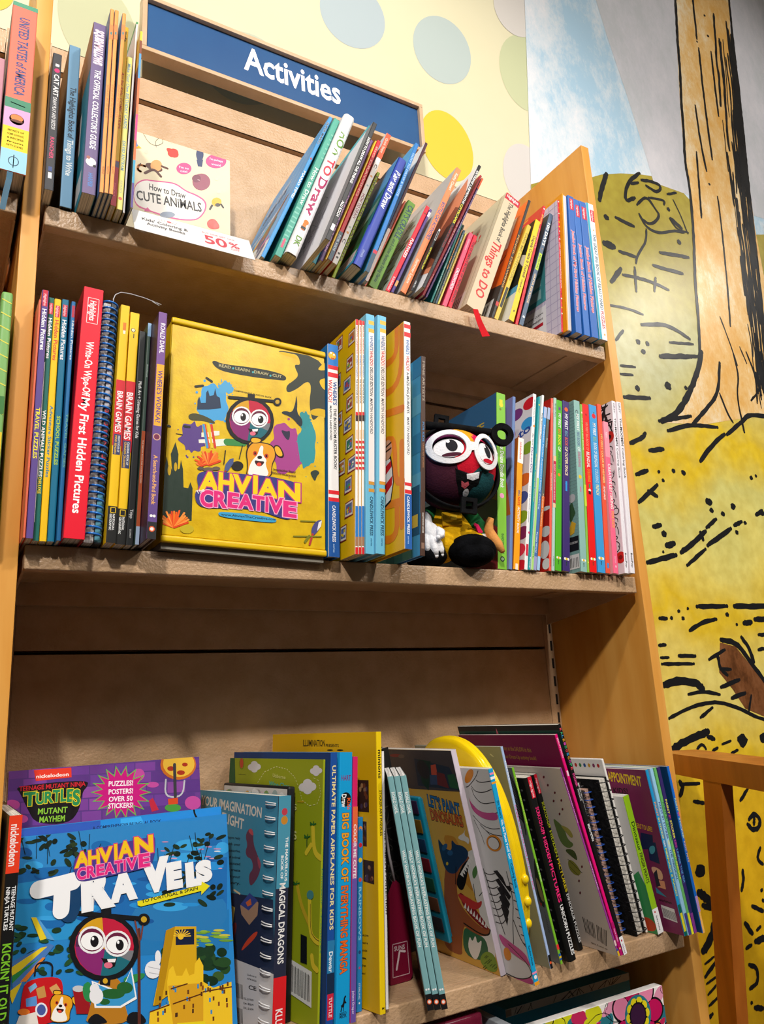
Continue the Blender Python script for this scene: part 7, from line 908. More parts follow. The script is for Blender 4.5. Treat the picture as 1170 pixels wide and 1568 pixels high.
'travels':((0.0200,0.0195,0.7671,0.2235,0.2262,0.1550,0.0000),[('P','2f86c8',-28,2336,2214,2208,2186,1717,-11,1936),('P','1f6cb4',6,1971,2215,1798,2179,1183,27,1457),('P','2c94d2',-62,1833,664,1843,671,1241,-38,1292),('P','2478b8',948,1343,2207,1259,2184,865,948,1010),('Q','2a7ab8',1113,1507,2174,1510,2180,1003,1150,1084),('E','3aa4e4',1556,1389,190,-29,-1,-47),('E','2a90d8',1775,1373,100,-15,-1,-18),('E','1a5aa0',262,1869,86,-12,1,-38),('E','1a5aa0',62,2115,89,-11,2,-54),('E','1c6ab0',359,1573,73,-11,1,-40),('E','1a5aa0',311,1433,57,-9,1,-46),('E','1a5aa0',1867,1816,203,-27,-2,-41),('E','1a5aa0',406,1421,80,-13,1,-53),('E','1c6ab0',627,1914,80,-11,0,-22),('E','2a90d8',698,1503,130,-20,0,-40),('E','3aa4e4',168,1980,92,-12,2,-44),('E','1a5aa0',1002,1555,69,-10,0,-57),('E','2a90d8',2042,1727,127,-17,-2,-42),('E','1c6ab0',765,1701,62,-9,0,-17),('E','1a5aa0',1298,1288,78,-13,0,-26),('E','1c6ab0',719,1907,125,-17,0,-49),('E','2a90d8',1229,1452,110,-17,0,-28),('E','1c6ab0',2047,1985,119,-14,-2,-45),('E','1a5aa0',715,1409,125,-20,0,-28),('E','3aa4e4',647,1527,134,-21,1,-45),('E','3aa4e4',2165,1901,78,-10,-3,-63),('E','1c6ab0',115,1659,95,-14,1,-25),('E','1c6ab0',337,1424,130,-21,1,-47),('E','3aa4e4',1794,1977,170,-21,-2,-60),('E','1c6ab0',248,1901,75,-10,2,-50),('E','3aa4e4',327,1473,128,-21,1,-21),('E','1c6ab0',2052,1411,113,-17,-1,-28),('E','1c6ab0',840,2080,109,-14,0,-59),('E','1a5aa0',1312,1694,108,-15,0,-20),('E','3aa4e4',1073,1684,126,-18,0,-18),('E','3aa4e4',1456,1523,165,-25,-1,-31),('E','3aa4e4',1782,1850,204,-26,-2,-49),('E','3aa4e4',1360,1613,66,-10,-1,-39),('E','3aa4e4',681,1985,96,-13,0,-37),('E','c88ab0',2007,1932,37,-5,0,-6),('E','c88ab0',2104,1898,45,-6,0,-6),('E','d8a0c0',2051,1804,46,-6,0,-6),('E','e8e8f0',1811,1892,23,-3,0,-6),('E','e8e8f0',2103,1873,38,-5,0,-6),('E','c88ab0',1917,1918,36,-4,0,-6),('E','c88ab0',1804,1749,26,-4,0,-6),('E','c88ab0',1986,1831,39,-5,0,-6),('E','d8a0c0',1592,1900,35,-4,0,-6),('E','d8a0c0',1607,1863,35,-5,0,-6),('E','d8a0c0',2128,1690,23,-3,0,-6),('E','d8a0c0',1532,1775,30,-4,0,-6),('E','c88ab0',1487,1955,28,-4,0,-6),('E','c88ab0',1513,2044,37,-4,0,-6),('E','16301c',1480,878,52,-9,-1,-38),('E','1c3a22',1937,749,91,-17,-2,-43),('E','16301c',1540,823,55,-10,-1,-43),('E','16301c',2028,774,84,-15,-2,-46),('E','16301c',1793,902,59,-11,-2,-41),('E','274a26',2128,693,59,-11,-3,-54),('E','1c3a22',1733,858,87,-16,-2,-43),('E','16301c',1892,646,59,-11,-2,-39),('E','274a26',1806,795,76,-14,-2,-38),('E','274a26',1878,853,92,-16,-2,-42),('E','3a5a2c',1488,706,53,-10,-1,-53),('E','274a26',1799,912,72,-13,-2,-40),('E','16301c',1508,959,58,-10,-1,-41),('E','16301c',1639,827,40,-7,-1,-41),('E','274a26',1964,829,66,-12,-3,-57),('E','1c3a22',1493,965,53,-9,-1,-47),('E','16301c',1974,912,59,-10,-2,-48),('E','274a26',1505,922,61,-11,-1,-54),('E','274a26',1486,759,59,-11,-1,-43),('E','3a5a2c',2049,633,65,-12,-2,-47),('E','274a26',2083,749,81,-15,-2,-36),('E','1c3a22',1943,785,55,-10,-2,-50),('E','16301c',1572,838,66,-12,-1,-41),('E','16301c',1837,807,68,-12,-1,-28),('E','274a26',1659,949,42,-7,-2,-55),('E','16301c',1954,607,92,-18,-2,-47),('E','1c3a22',1563,954,70,-12,-2,-51),('E','1c3a22',1960,879,56,-10,-3,-55),('E','274a26',1602,927,80,-14,-1,-28),('E','274a26',1511,968,58,-10,-1,-28),('E','1c3a22',1863,902,61,-11,-2,-46),('E','1c3a22',1766,855,71,-13,-2,-41),('E','16301c',2100,853,57,-10,-2,-44),('E','16301c',2089,718,74,-14,-2,-35),('E','274a26',1643,738,65,-12,-1,-30),('E','274a26',2059,757,61,-11,-2,-31),('E','1c3a22',1921,902,76,-13,-1,-30),('E','1c3a22',1815,802,60,-11,-2,-40),('E','16301c',1549,826,66,-12,-1,-37),('E','274a26',2115,754,83,-15,-3,-50),('E','6a9a38',2155,958,82,-14,-1,-12),('E','6a9a38',2053,1018,82,-14,-1,-12),('E','8ab038',1912,1008,57,-10,-1,-12),('E','8ab038',1928,989,58,-10,-1,-12),('E','8ab038',2092,1003,83,-14,-1,-12),('E','c8c048',1798,972,50,-9,0,-11),('E','6a9a38',1939,1079,42,-7,-1,-12),('E','6a9a38',1861,1034,86,-15,-1,-12),('E','c8c048',2079,1070,64,-11,-1,-12),('E','c8c048',2139,1012,64,-11,-1,-12),('E','6a9a38',1847,1085,58,-10,0,-12),('E','8ab038',2117,994,69,-12,-1,-12),('E','6a9a38',1894,1077,54,-9,-1,-12),('E','6a9a38',1798,986,56,-10,0,-11),('E','8ab038',1909,1089,41,-7,-1,-12),('E','8ab038',1962,951,46,-8,-1,-12),('E','c8c048',1909,1031,52,-9,-1,-12),('E','6a9a38',1799,1012,67,-12,0,-12),('E','c8c048',1817,1055,87,-15,0,-12),('E','8ab038',2047,1048,59,-10,-1,-12),('E','1f3320',657,2051,19,25,14,-11),('E','0f1c14',1988,1966,35,2,4,-26),('E','2a3c22',361,1889,47,22,13,-21),('E','1f3320',1556,1568,43,-33,-13,-15),('E','16261a',548,2074,44,27,17,-24),('E','1f3320',1932,2008,25,21,15,-15),('E','1f3320',2114,1812,55,8,6,-21),('E','1f3320',504,2050,47,14,11,-25),('E','16261a',541,2162,27,-21,-11,-16),('E','16261a',256,2232,35,-29,-13,-17),('E','0f1c14',1930,1578,48,24,9,-13),('E','0f1c14',237,2248,44,-33,-10,-15),('E','1f3320',189,1931,36,-32,-11,-13),('E','0f1c14',2133,1754,42,4,6,-27),('E','2a3c22',37,2244,22,32,15,-12),('E','16261a',2002,2068,34,5,5,-17),('E','1f3320',2113,1441,44,21,10,-15),('E','1f3320',106,2064,49,-9,0,-14),('E','0f1c14',464,2084,49,13,6,-15),('E','0f1c14',1793,1546,26,16,16,-20),('E','1f3320',314,2276,30,39,16,-13),('E','0f1c14',1517,1540,55,-4,1,-19),('E','2a3c22',539,2131,50,8,7,-24),('E','16261a',2022,1438,42,27,15,-17),('E','1f3320',1817,1671,42,13,11,-24),('E','0f1c14',2009,1410,54,-21,-9,-24),('E','1f3320',1743,1691,56,-28,-6,-13),('E','0f1c14',1841,1887,48,-13,-6,-25),('E','1f3320',1861,1658,59,-19,-5,-18),('E','16261a',1851,1977,32,-11,-8,-25),('E','16261a',2111,1506,28,26,21,-18),('E','2a3c22',1937,1685,49,-32,-15,-21),('E','16261a',1641,1906,40,-8,-4,-28),('E','1f3320',0,2164,39,24,12,-18),('E','2a3c22',1717,1977,38,11,7,-15),('E','1f3320',2040,2042,29,17,13,-18),('E','0f1c14',1877,1830,47,-9,-2,-20),('E','2a3c22',1692,1610,27,21,11,-12),('E','1f3320',1907,2013,36,-27,-11,-12),('E','1f3320',55,1945,47,13,10,-25),('E','1f3320',1907,1370,50,-41,-16,-16),('E','16261a',1497,1513,32,-12,-5,-15),('E','1f3320',499,1967,30,-44,-21,-12),('E','16261a',2155,2018,61,14,6,-18),('E','16261a',590,1858,36,-2,2,-26),('E','1f3320',650,1860,29,-44,-17,-9),('E','2a3c22',1541,1479,15,-27,-24,-9),('E','1f3320',1635,1979,38,-20,-10,-19),('E','2a3c22',1886,1968,67,0,2,-16),('E','16261a',651,2130,33,-8,-3,-27),('E','1f3320',120,1977,24,-21,-10,-13),('E','16261a',501,2113,17,-25,-18,-10),('E','1f3320',1543,1411,64,-6,1,-20),('E','0f1c14',185,1926,41,4,4,-14),('E','16261a',1788,1856,35,-21,-11,-17),('E','0f1c14',2032,1512,26,15,18,-23),('E','16261a',191,2217,57,3,3,-17),('E','16261a',302,2167,31,36,19,-17),('E','1f3320',1531,1965,29,-26,-10,-10),('E','1f3320',1887,1629,33,-12,-6,-18),('E','1f3320',531,2218,44,-33,-10,-15),('E','16261a',341,1897,35,3,4,-15),('E','0f1c14',598,2028,59,-16,-2,-17),('E','1f3320',357,1988,20,25,19,-16),('E','1f3320',132,2208,51,-6,0,-14),('E','16261a',247,2150,29,29,15,-15),('E','2a3c22',598,2019,31,-44,-22,-13),('E','16261a',1693,1647,46,22,9,-14),('E','2a3c22',1570,1917,58,10,5,-16),('E','0f1c14',365,2190,20,18,18,-19),('E','2a3c22',1738,1584,36,26,12,-13),('E','1f3320',12,2215,39,17,8,-16),('L','18241c',7,1858,1942,1924,1771),('L','18241c',6,277,2282,321,2051),('L','18241c',6,29,2314,86,2097),('L','18241c',7,1853,2103,1863,1950),('L','18241c',6,1503,1918,1518,1749),('L','18241c',7,2034,2052,1941,1792),('L','18241c',6,190,2286,192,2045),('L','18241c',6,1890,1825,1801,1581),('L','18241c',7,1787,2078,1827,1892),('L','18241c',6,601,2263,646,2037),('L','18241c',7,1917,1924,1847,1762),('L','18241c',6,536,1919,492,1793),('L','18241c',6,713,2220,703,1979),('L','18241c',6,1350,2108,1283,1893),('L','18241c',6,1429,1992,1435,1684),('L','18241c',6,295,2199,300,1980),('L','18241c',7,1911,1888,1932,1673),('L','18241c',6,1642,1813,1601,1674),('L','18241c',6,523,2138,588,1961),('L','18241c',6,1300,1933,1376,1778),('L','18241c',6,1615,2012,1537,1769),('L','18241c',6,1782,1894,1689,1584),('L','18241c',6,780,2002,817,1828),('L','18241c',6,829,2111,764,1988),('E','24502e',275,1031,25,7,9,-18),('E','1d3a24',531,971,42,-3,2,-16),('E','1d3a24',284,999,41,-18,-5,-21),('E','24502e',629,931,38,-21,-6,-13),('E','1d3a24',403,1352,46,0,5,-25),('E','1d3a24',179,1187,49,12,9,-20),('E','1d3a24',253,1138,49,-30,-8,-15),('E','1d3a24',83,1424,53,-5,3,-21),('E','24502e',190,1101,31,-17,-7,-18),('E','1d3a24',82,1358,38,17,14,-23),('E','1d3a24',81,1374,28,-9,-3,-20),('E','1d3a24',535,1155,35,-12,-5,-26),('E','1d3a24',359,1153,32,-9,-1,-14),('E','24502e',424,1171,50,6,9,-28),('E','24502e',34,1328,40,0,4,-19),('E','1d3a24',185,1344,54,-8,1,-15),('E','1d3a24',210,1050,41,-27,-9,-16),('E','24502e',226,1100,40,-14,-3,-23),('E','1d3a24',104,1226,24,-13,-9,-22),('E','24502e',29,1221,35,9,7,-16),('E','1d3a24',568,1259,52,-1,4,-24),('E','1d3a24',433,979,26,12,11,-16),('E','24502e',284,1277,48,-14,-2,-19),('E','24502e',525,1047,41,25,15,-19),('E','24502e',28,1450,48,-5,2,-16),('E','24502e',602,1149,34,-18,-6,-13),('E','24502e',559,1091,48,-16,-4,-25),('E','1d3a24',432,1190,40,-18,-7,-26),('E','1d3a24',63,1288,21,14,12,-15),('E','24502e',32,1373,48,-26,-7,-17),('P','4a7abc',4,1145,328,1246,385,1218,18,837),('P','e8cc2a',-2,1095,264,1221,320,1220,10,1007),('P','2f8a44',9,1024,258,1134,116,1039,12,956),('P','e8842a',83,959,276,1131,304,1126,137,949),('P','e8cc2a',-11,893,101,956,20,786),('P','e8cc2a',162,1507,209,1499,312,1293,253,1285),('P','58a0d8',209,1499,238,1477,388,1262,318,1287),('C','1c1c20',16,211,986,219,1098,374,1074,370,956),('Q','c81820',136,966,429,945,484,847,457,527,88,605,101,854),('P','7ab0d8',157,894,219,924,238,886,177,847),('P','c8904c',226,872,302,883,323,784,251,782),('P','5a90d0',139,804,232,811,244,724,145,736),('P','d8a060',348,856,412,879,451,819,381,798),('E','e8e8f0',281,683,55,-11,2,-61),('E','4a5aa0',281,683,40,-8,1,-46),('P','e8e0d8',86,673,236,675,258,569,62,610),('E','e87828',125,698,54,-11,1,-27),('Q','2a1a10',348,738,384,797,451,788,554,745,580,664,542,609,548,520,353,561,369,645),('Q','e8a020',357,736,394,789,452,781,549,740,570,666,537,615,541,526,360,564,377,643),('Q','2a1a10',380,789,383,837,475,806,461,773),('Q','f0b428',389,791,391,827,463,802,453,780),('Q','2a1a10',544,743,598,737,643,642,580,655),('Q','f0b428',554,732,593,728,629,652,580,664),('Q','f8f4ee',457,760,481,751,473,695,507,652,493,628,534,532,366,567,383,646,406,677,439,701),('E','c83820',420,714,15,-3,0,-16),('E','201410',420,714,7,-1,0,-9),('E','c83820',502,680,15,-3,0,-16),('E','201410',502,680,7,-1,0,-9),('E','18100e',454,681,17,-4,0,-12),('Q','3a0e0e',411,672,454,656,495,646,465,616,431,628),('E','e84838',450,635,17,-4,0,-12),('P','9a1820',563,815,715,803,736,555,604,582),('E','c8c8cc',620,795,57,-11,0,-28),('Q','b87a20',791,859,1027,832,1066,557,1124,385,680,479,717,559),('Q','16161a',680,479,774,564,870,492,909,431),('Q','16161a',1065,398,1105,496,1224,471,1303,347),('Q','2c8a4c',648,816,733,852,774,651,678,670),('Q','2c8a4c',1027,814,1270,822,1269,768,1107,727),('P','f4f4f6',743,841,1027,689,1138,884,1186,595,1026,547,774,599),('P','3a98d0',763,820,1027,671,1128,858,1170,616,1022,566,789,613),('E','24602e',948,686,118,-23,0,-46),('E','24602e',1067,716,80,-16,0,-53),('E','24602e',870,632,51,-10,0,-28),('L','5a2c24',30,1214,1224,1207,368),('C','7a3c30',16,1170,1345,1222,1072,1256,1255),('E','ececf0',789,700,66,-13,0,-70),('E','ececf0',773,765,46,-9,0,-46),('E','ececf0',1353,825,83,-15,-2,-81),('E','ececf0',1407,927,31,-6,-1,-67),('L','b0b0b8',6,1302,862,1436,810),('L','b0b0b8',6,1311,806,1435,764),('E','15161a',868,1124,346,-61,1,-309),('E','c21f3e',868,1124,293,-51,1,-264),('P','8a2870',869,1097,585,1197,585,1164,589,1130,597,1096,610,1063,627,1031,647,1000,672,971,699,945,729,921,761,901,795,884,830,871),('P','d8a020',869,1097,842,1398,819,1398,796,1398,774,1395,753,1391,732,1385,712,1377,694,1368,676,1357,660,1345,645,1331,632,1316,620,1300),('P','5a2a52',869,1097,620,1300,614,1291,609,1282,604,1272,600,1262,596,1251,593,1241,590,1230,588,1219,586,1208,585,1197,584,1186,584,1174),('P','1f6a78',869,1097,830,871,858,863,886,858,914,856,942,856,969,858,995,863,1020,871,1044,882,1066,894,1086,909,1105,927,1121,946),('P','7a7a80',869,1097,1121,946,1125,952,1130,959,1134,966,1138,973,1141,981,1145,988,1148,996,1150,1004,1153,1012,1155,1020,1157,1028,1158,1036),('E','f0f0f2',744,1206,136,-23,1,-126),('E','6a2040',744,1206,114,-20,1,-106),('E','fafafa',744,1195,109,-19,1,-83),('E','181418',768,1189,41,-7,0,-53),('E','ffffff',753,1216,12,-2,0,-15),('E','f0f0f2',994,1130,134,-23,0,-121),('E','6a2040',994,1130,112,-19,0,-102),('E','fafafa',994,1119,107,-19,0,-80),('E','181418',1019,1112,40,-7,0,-51),('E','ffffff',1003,1140,12,-2,0,-15),('P','181214',833,1027,958,988,994,1009,970,926,910,910,869,961),('P','f6f2f2',893,1005,982,994,970,964,904,976),('E','e07088',904,949,42,-8,0,-27),('L','15161a',42,571,1484,1252,1318),('P','15161a',831,1494,934,1466,934,1387,832,1409),('E','15161a',1267,1310,63,-10,-1,-57),('E','c8a028',1267,1310,31,-5,0,-29),('P','15161a',822,867,928,836,922,762,823,792),('E','d8a828',875,814,24,-5,0,-24),('P','d8a818',1498,1167,1596,1189,1825,1151,1812,683,1346,500,1437,847),('P','b8880e',1498,1167,1596,1189,1429,501,1357,498),('P','16203c',1601,1155,1802,1133,1796,981,1596,1010),('L','f0c030',10,1657,1082,1764,1070),('L','f0c030',10,1657,1082,1755,1096),('L','f0c030',10,1657,1082,1735,1120),('L','f0c030',10,1657,1082,1706,1138),('L','f0c030',10,1657,1082,1672,1149),('L','f0c030',10,1657,1082,1638,1151),('L','f0c030',10,1657,1082,1607,1143),('L','f0c030',10,1657,1082,1585,1127),('L','f0c030',10,1657,1082,1574,1105),('E','f0c030',1653,1077,30,-5,-1,-23),('P','f0c428',1496,688,1520,794,1563,824,1592,725,1656,713,1701,779,1730,699,1785,707,1795,800,1845,848,1886,764,1879,614,1986,537,2188,555,2176,162,1303,347,1315,453,1501,486),('P','d8a020',1505,649,1879,605,1862,229,1547,296),('P','4a2c18',1847,526,1866,524,1864,485,1845,487),('P','3a8ac0',2056,578,2076,576,2074,537,2054,539),('P','4a2c18',2080,546,2100,544,2098,505,2078,507),('P','6a3c18',1940,542,1960,540,1958,501,1939,503),('P','4a2c18',2117,417,2137,415,2135,376,2115,378),('P','3a8ac0',1553,638,1572,636,1571,598,1552,600),('P','6a3c18',1974,459,1994,457,1992,419,1972,421),('P','6a3c18',2095,499,2115,497,2113,458,2093,460),('P','3a8ac0',1934,454,1954,452,1952,413,1932,415),('P','6a3c18',1963,276,1983,274,1981,236,1962,238),('P','4a2c18',1579,391,1598,389,1597,352,1578,354),('P','3a8ac0',1928,603,1947,601,1945,562,1926,564),('P','4a2c18',1410,573,1429,571,1428,534,1409,535),('P','4a2c18',1476,609,1495,607,1494,569,1475,571),('P','6a3c18',2136,563,2156,561,2154,522,2134,524),('P','3a8ac0',2075,504,2095,502,2093,462,2073,465),('P','6a3c18',2075,529,2095,527,2092,488,2072,490),('P','6a3c18',1753,437,1772,435,1771,397,1752,399),('P','3a8ac0',1692,510,1711,508,1710,470,1691,472),('P','6a3c18',1919,555,1938,553,1937,514,1917,516),('P','6a3c18',1408,513,1427,511,1426,474,1407,476),('P','3a8ac0',1944,341,1964,339,1962,301,1943,303),('P','6a3c18',1458,452,1477,450,1476,412,1457,414),('P','3a8ac0',1491,514,1509,512,1508,474,1490,476),('P','8a4a1c',2029,399,2049,397,2047,359,2027,361),('P','6a3c18',2054,541,2074,539,2072,500,2052,502),('P','8a4a1c',1717,504,1736,502,1734,464,1715,466),('P','6a3c18',1657,445,1676,443,1675,405,1656,407),('P','6a3c18',1705,572,1724,571,1723,532,1704,534),('P','4a2c18',1571,391,1589,389,1588,352,1569,354),('P','8a4a1c',1862,581,1882,579,1880,540,1860,542),('P','6a3c18',1385,441,1403,439,1402,402,1384,404),('P','4a2c18',1749,391,1768,389,1766,351,1747,353),('P','3a8ac0',1812,604,1831,602,1830,563,1810,565),('P','3a8ac0',1438,437,1457,435,1456,398,1437,400),('P','8a4a1c',2118,368,2138,366,2136,327,2116,329),('P','3a8ac0',1892,551,1911,549,1909,510,1890,512),('P','8a4a1c',1387,387,1405,385,1404,348,1386,350),('P','3a8ac0',1572,616,1591,614,1590,575,1571,577),('P','6a3c18',1845,616,1865,615,1863,576,1844,578),('L','5a3014',12,1315,453,1511,475),('L','5a3014',12,1553,476,1853,507),('L','5a3014',12,1875,522,2185,508),('L','5a3014',12,1536,616,1706,629),('P','e8d020',1589,297,1884,253,1883,224,1589,287),('Q','16406a',143,1803,545,1860,664,1804,611,1398,437,1408,374,1657,204,1665),('T','f6f6f8','R',664,1510,260,9,-11,327,'f4f4f6'),('T','f6f6f8','A',948,1542,228,8,-9,251,'f4f4f6'),('T','f6f6f8','V',1282,1583,242,9,-10,277,'f4f4f6'),('T','f6f6f8','E',1537,1578,137,5,-8,221,'f4f4f6'),('T','f6f6f8','L',1752,1571,159,6,-7,203,'f4f4f6'),('T','f6f6f8','S',1866,1595,143,5,-7,180,'f4f4f6'),('C','f6f6f8',168,223,1750,429,1767,550,1782),('C','f6f6f8',159,446,1722,444,1619,440,1527),('P','e8dc20',1201,1494,1898,1550,1905,1586,1996,1529,1894,1453,1896,1493,1238,1438,1204,1455),('T','2a2a18','TO PORTUGAL & SPAIN',1245,1468,613,43,-2,31),('Q','4a3a8c',547,1975,621,2043,949,2082,1378,2122,1411,2087,1373,1826,1243,1799,867,1776,625,1756,569,1818),('T','f4c41a','A',571,1910,136,4,-4,136,'c83878'),('T','f4c41a','H',703,1915,110,3,-4,133,'c83878'),('T','f4c41a','V',809,1925,136,4,-4,134,'c83878'),('T','f4c41a','I',970,1935,25,1,-5,144,'c83878'),('T','f4c41a','A',1011,1942,144,5,-5,152,'c83878'),('T','f4c41a','N',1185,1959,190,6,-5,162,'c83878'),('T','e62a82','C',593,1791,87,2,-2,100,'f0a0c8'),('T','e62a82','R',688,1797,84,2,-2,101,'f0a0c8'),('T','e62a82','E',785,1803,73,2,-2,97,'f0a0c8'),('T','e62a82','A',866,1805,99,2,-2,98,'f0a0c8'),('T','e62a82','T',969,1813,79,2,-2,99,'f0a0c8'),('T','e62a82','I',1065,1815,17,0,-2,99,'f0a0c8'),('T','e62a82','V',1095,1819,106,3,-3,107,'f0a0c8'),('T','e62a82','E',1226,1825,108,3,-3,120,'f0a0c8')]),
'travelsback':((0.0185,0.0335,0.7671,0.2235,0.2335,0.1550,0.0000),[('P','2f5ab8',20,2329,2234,2330,2227,2192,23,2260),('P','2488d8',865,2329,2234,2330,2227,2192,865,2242),('P','3aa8ec',1079,2322,1298,2324,1341,2240,1078,2243),('T','16305a','A COMPREHENSIVE BILINGUAL BOOK',781,2242,747,-7,0,33),('C','141c18',21,1908,2331,1913,2286,1950,2216)]),
'tmnt':((0.0135,0.0660,0.7671,0.2130,0.2905,0.1400,0.0000),[('P','6a3a8c',-2,2912,188,2909,191,2819,2,2823),('P','8c48a0',200,2908,435,2905,437,2814,203,2818),('P','6a3a8c',447,2903,640,2901,641,2809,450,2812),('P','6c3c96',652,2900,837,2897,838,2804,654,2808),('P','6a3a8c',850,2896,1120,2892,1121,2797,852,2803),('P','6c3c96',1134,2891,1348,2887,1347,2792,1134,2796),('P','7a4098',1362,2886,1594,2883,1592,2786,1361,2791),('P','5c3484',1608,2882,1892,2877,1889,2779,1606,2785),('P','6a3a8c',1907,2876,2138,2873,2134,2773,1904,2778),('P','5c3484',-96,2813,138,2808,142,2702,-91,2709),('P','7a4098',150,2807,389,2802,392,2695,155,2701),('P','5c3484',402,2801,593,2797,595,2688,405,2693),('P','5c3484',606,2796,842,2791,843,2681,608,2687),('P','6c3c96',855,2790,1049,2786,1050,2675,857,2680),('P','8c48a0',1063,2784,1284,2780,1284,2668,1063,2673),('P','7a4098',1298,2779,1541,2774,1540,2660,1298,2666),('P','5c3484',1556,2772,1780,2768,1778,2653,1554,2659),('P','6c3c96',1795,2767,2010,2762,2006,2646,1792,2651),('P','6a3a8c',2025,2761,2321,2755,2316,2636,2021,2644),('P','6c3c96',8,2693,251,2686,255,2573,14,2581),('P','5c3484',263,2685,496,2679,499,2563,267,2571),('P','6c3c96',509,2677,760,2670,762,2554,512,2562),('P','8c48a0',773,2669,974,2664,975,2546,775,2552),('P','8c48a0',987,2663,1230,2656,1230,2536,988,2544),('P','7a4098',1244,2655,1479,2648,1478,2527,1243,2535),('P','6a3a8c',1493,2647,1721,2641,1718,2518,1491,2525),('P','8c48a0',1735,2639,1947,2633,1943,2509,1732,2516),('P','5c3484',1962,2632,2233,2625,2228,2499,1958,2508),('P','8c48a0',-84,2572,123,2565,128,2449,-79,2458),('P','7a4098',135,2564,363,2556,367,2439,140,2448),('P','7a4098',375,2555,634,2546,637,2426,379,2437),('P','7a4098',647,2544,833,2538,835,2418,650,2425),('P','8c48a0',846,2537,1087,2528,1087,2406,848,2416),('P','5c3484',1100,2527,1315,2520,1314,2396,1101,2405),('P','6c3c96',1329,2518,1564,2510,1562,2385,1328,2395),('P','6c3c96',1578,2509,1808,2501,1804,2374,1576,2384),('P','5c3484',1822,2499,2046,2492,2042,2364,1819,2373),('P','6a3a8c',2061,2490,2281,2483,2275,2353,2056,2362),('P','5c3484',20,2441,244,2432,248,2320,25,2331),('P','6c3c96',256,2430,491,2420,494,2308,260,2319),('P','6a3a8c',504,2419,754,2408,755,2294,507,2306),('P','7a4098',766,2407,977,2398,978,2283,768,2293),('P','6a3a8c',990,2397,1202,2388,1202,2271,991,2281),('P','6a3a8c',1216,2387,1411,2379,1409,2260,1216,2270),('P','5c3484',1424,2377,1704,2365,1701,2245,1423,2259),('P','5c3484',1718,2364,1990,2352,1986,2231,1715,2244),('P','5c3484',2005,2351,2214,2342,2209,2219,2001,2229),('E','c04a9c',48,2554,80,-8,2,-52),('E','c04a9c',154,2399,60,-7,2,-41),('E','c04a9c',1398,2753,70,-6,-1,-68),('E','c04a9c',2035,2376,98,-10,-3,-77),('E','c04a9c',1560,2626,71,-6,-1,-32),('P','e83a26',253,2897,647,2893,652,2788,278,2779),('T','fbeeea','nickelodeon',281,2809,340,-3,0,36),('Q','161014',70,2739,449,2751,834,2739,824,2670,771,2621,742,2420,628,2295,297,2332,212,2475,123,2671),('T','d02030','TEENAGE MUTANT NINJA',113,2689,690,-6,0,46),('T','2a8a50','T',165,2532,121,0,0,129,'e8d020'),('T','2a8a50','U',290,2538,82,0,0,109,'e8d020'),('T','2a8a50','R',376,2542,87,0,0,110,'e8d020'),('T','2a8a50','T',459,2546,79,0,0,115,'e8d020'),('T','2a8a50','L',542,2542,63,0,0,120,'e8d020'),('T','2a8a50','E',610,2531,64,0,0,124,'e8d020'),('T','2a8a50','S',670,2491,73,0,0,150,'e8d020'),('T','8cc83c','MUTANT',310,2428,304,-11,2,58),('T','8cc83c','MAYHEM',327,2343,262,-12,3,58),('P','6ab04a',1546,2541,1422,2518,1523,2439,1394,2455,1460,2355,1342,2408,1367,2298,1273,2381,1254,2275,1195,2377,1136,2288,1118,2397,1026,2335,1051,2438,937,2409,1001,2494,878,2503,974,2561,857,2606,973,2629,876,2706,999,2691,933,2791,1049,2740,1023,2851,1117,2769,1135,2878,1196,2775,1256,2869,1274,2756,1371,2823,1344,2715,1465,2746,1395,2656,1526,2648,1422,2588),('P','c8147c',1514,2544,1401,2523,1493,2451,1376,2466,1437,2374,1329,2423,1352,2323,1266,2398,1249,2301,1195,2394,1141,2313,1125,2412,1041,2356,1063,2450,959,2424,1018,2501,906,2509,993,2562,886,2603,993,2624,904,2694,1017,2681,956,2772,1062,2725,1038,2827,1124,2752,1141,2851,1196,2757,1251,2843,1267,2739,1355,2801,1330,2702,1441,2731,1377,2649,1496,2641,1402,2587),('T','fbf0f6','PUZZLES!',1056,2653,276,-12,2,53),('T','fbf0f6','POSTERS!',1056,2565,275,-13,2,53),('T','fbf0f6','OVER 50',1057,2485,270,-14,3,52),('T','fbf0f6','STICKERS!',1052,2413,278,-16,3,52),('E','c86a20',1872,2830,218,-17,-5,-176),('E','e8b83c',1878,2839,193,-15,-4,-154),('E','a83018',1779,2791,44,-4,-1,-28),('E','a83018',1899,2734,49,-4,-1,-28),('E','a83018',1951,2824,35,-3,-1,-23),('C','c0c0c8',19,1716,2669,1700,2499,1799,2456,1916,2479,1940,2638),('L','3a3a40',37,1824,2834,1824,2465),('E','4a9a3c',1792,2344,96,-10,-1,-45),('P','d84a20',1735,2451,1855,2451,1853,2383,1740,2383),('P','c02840',1511,2451,1558,2479,1626,2339,1544,2325)]),
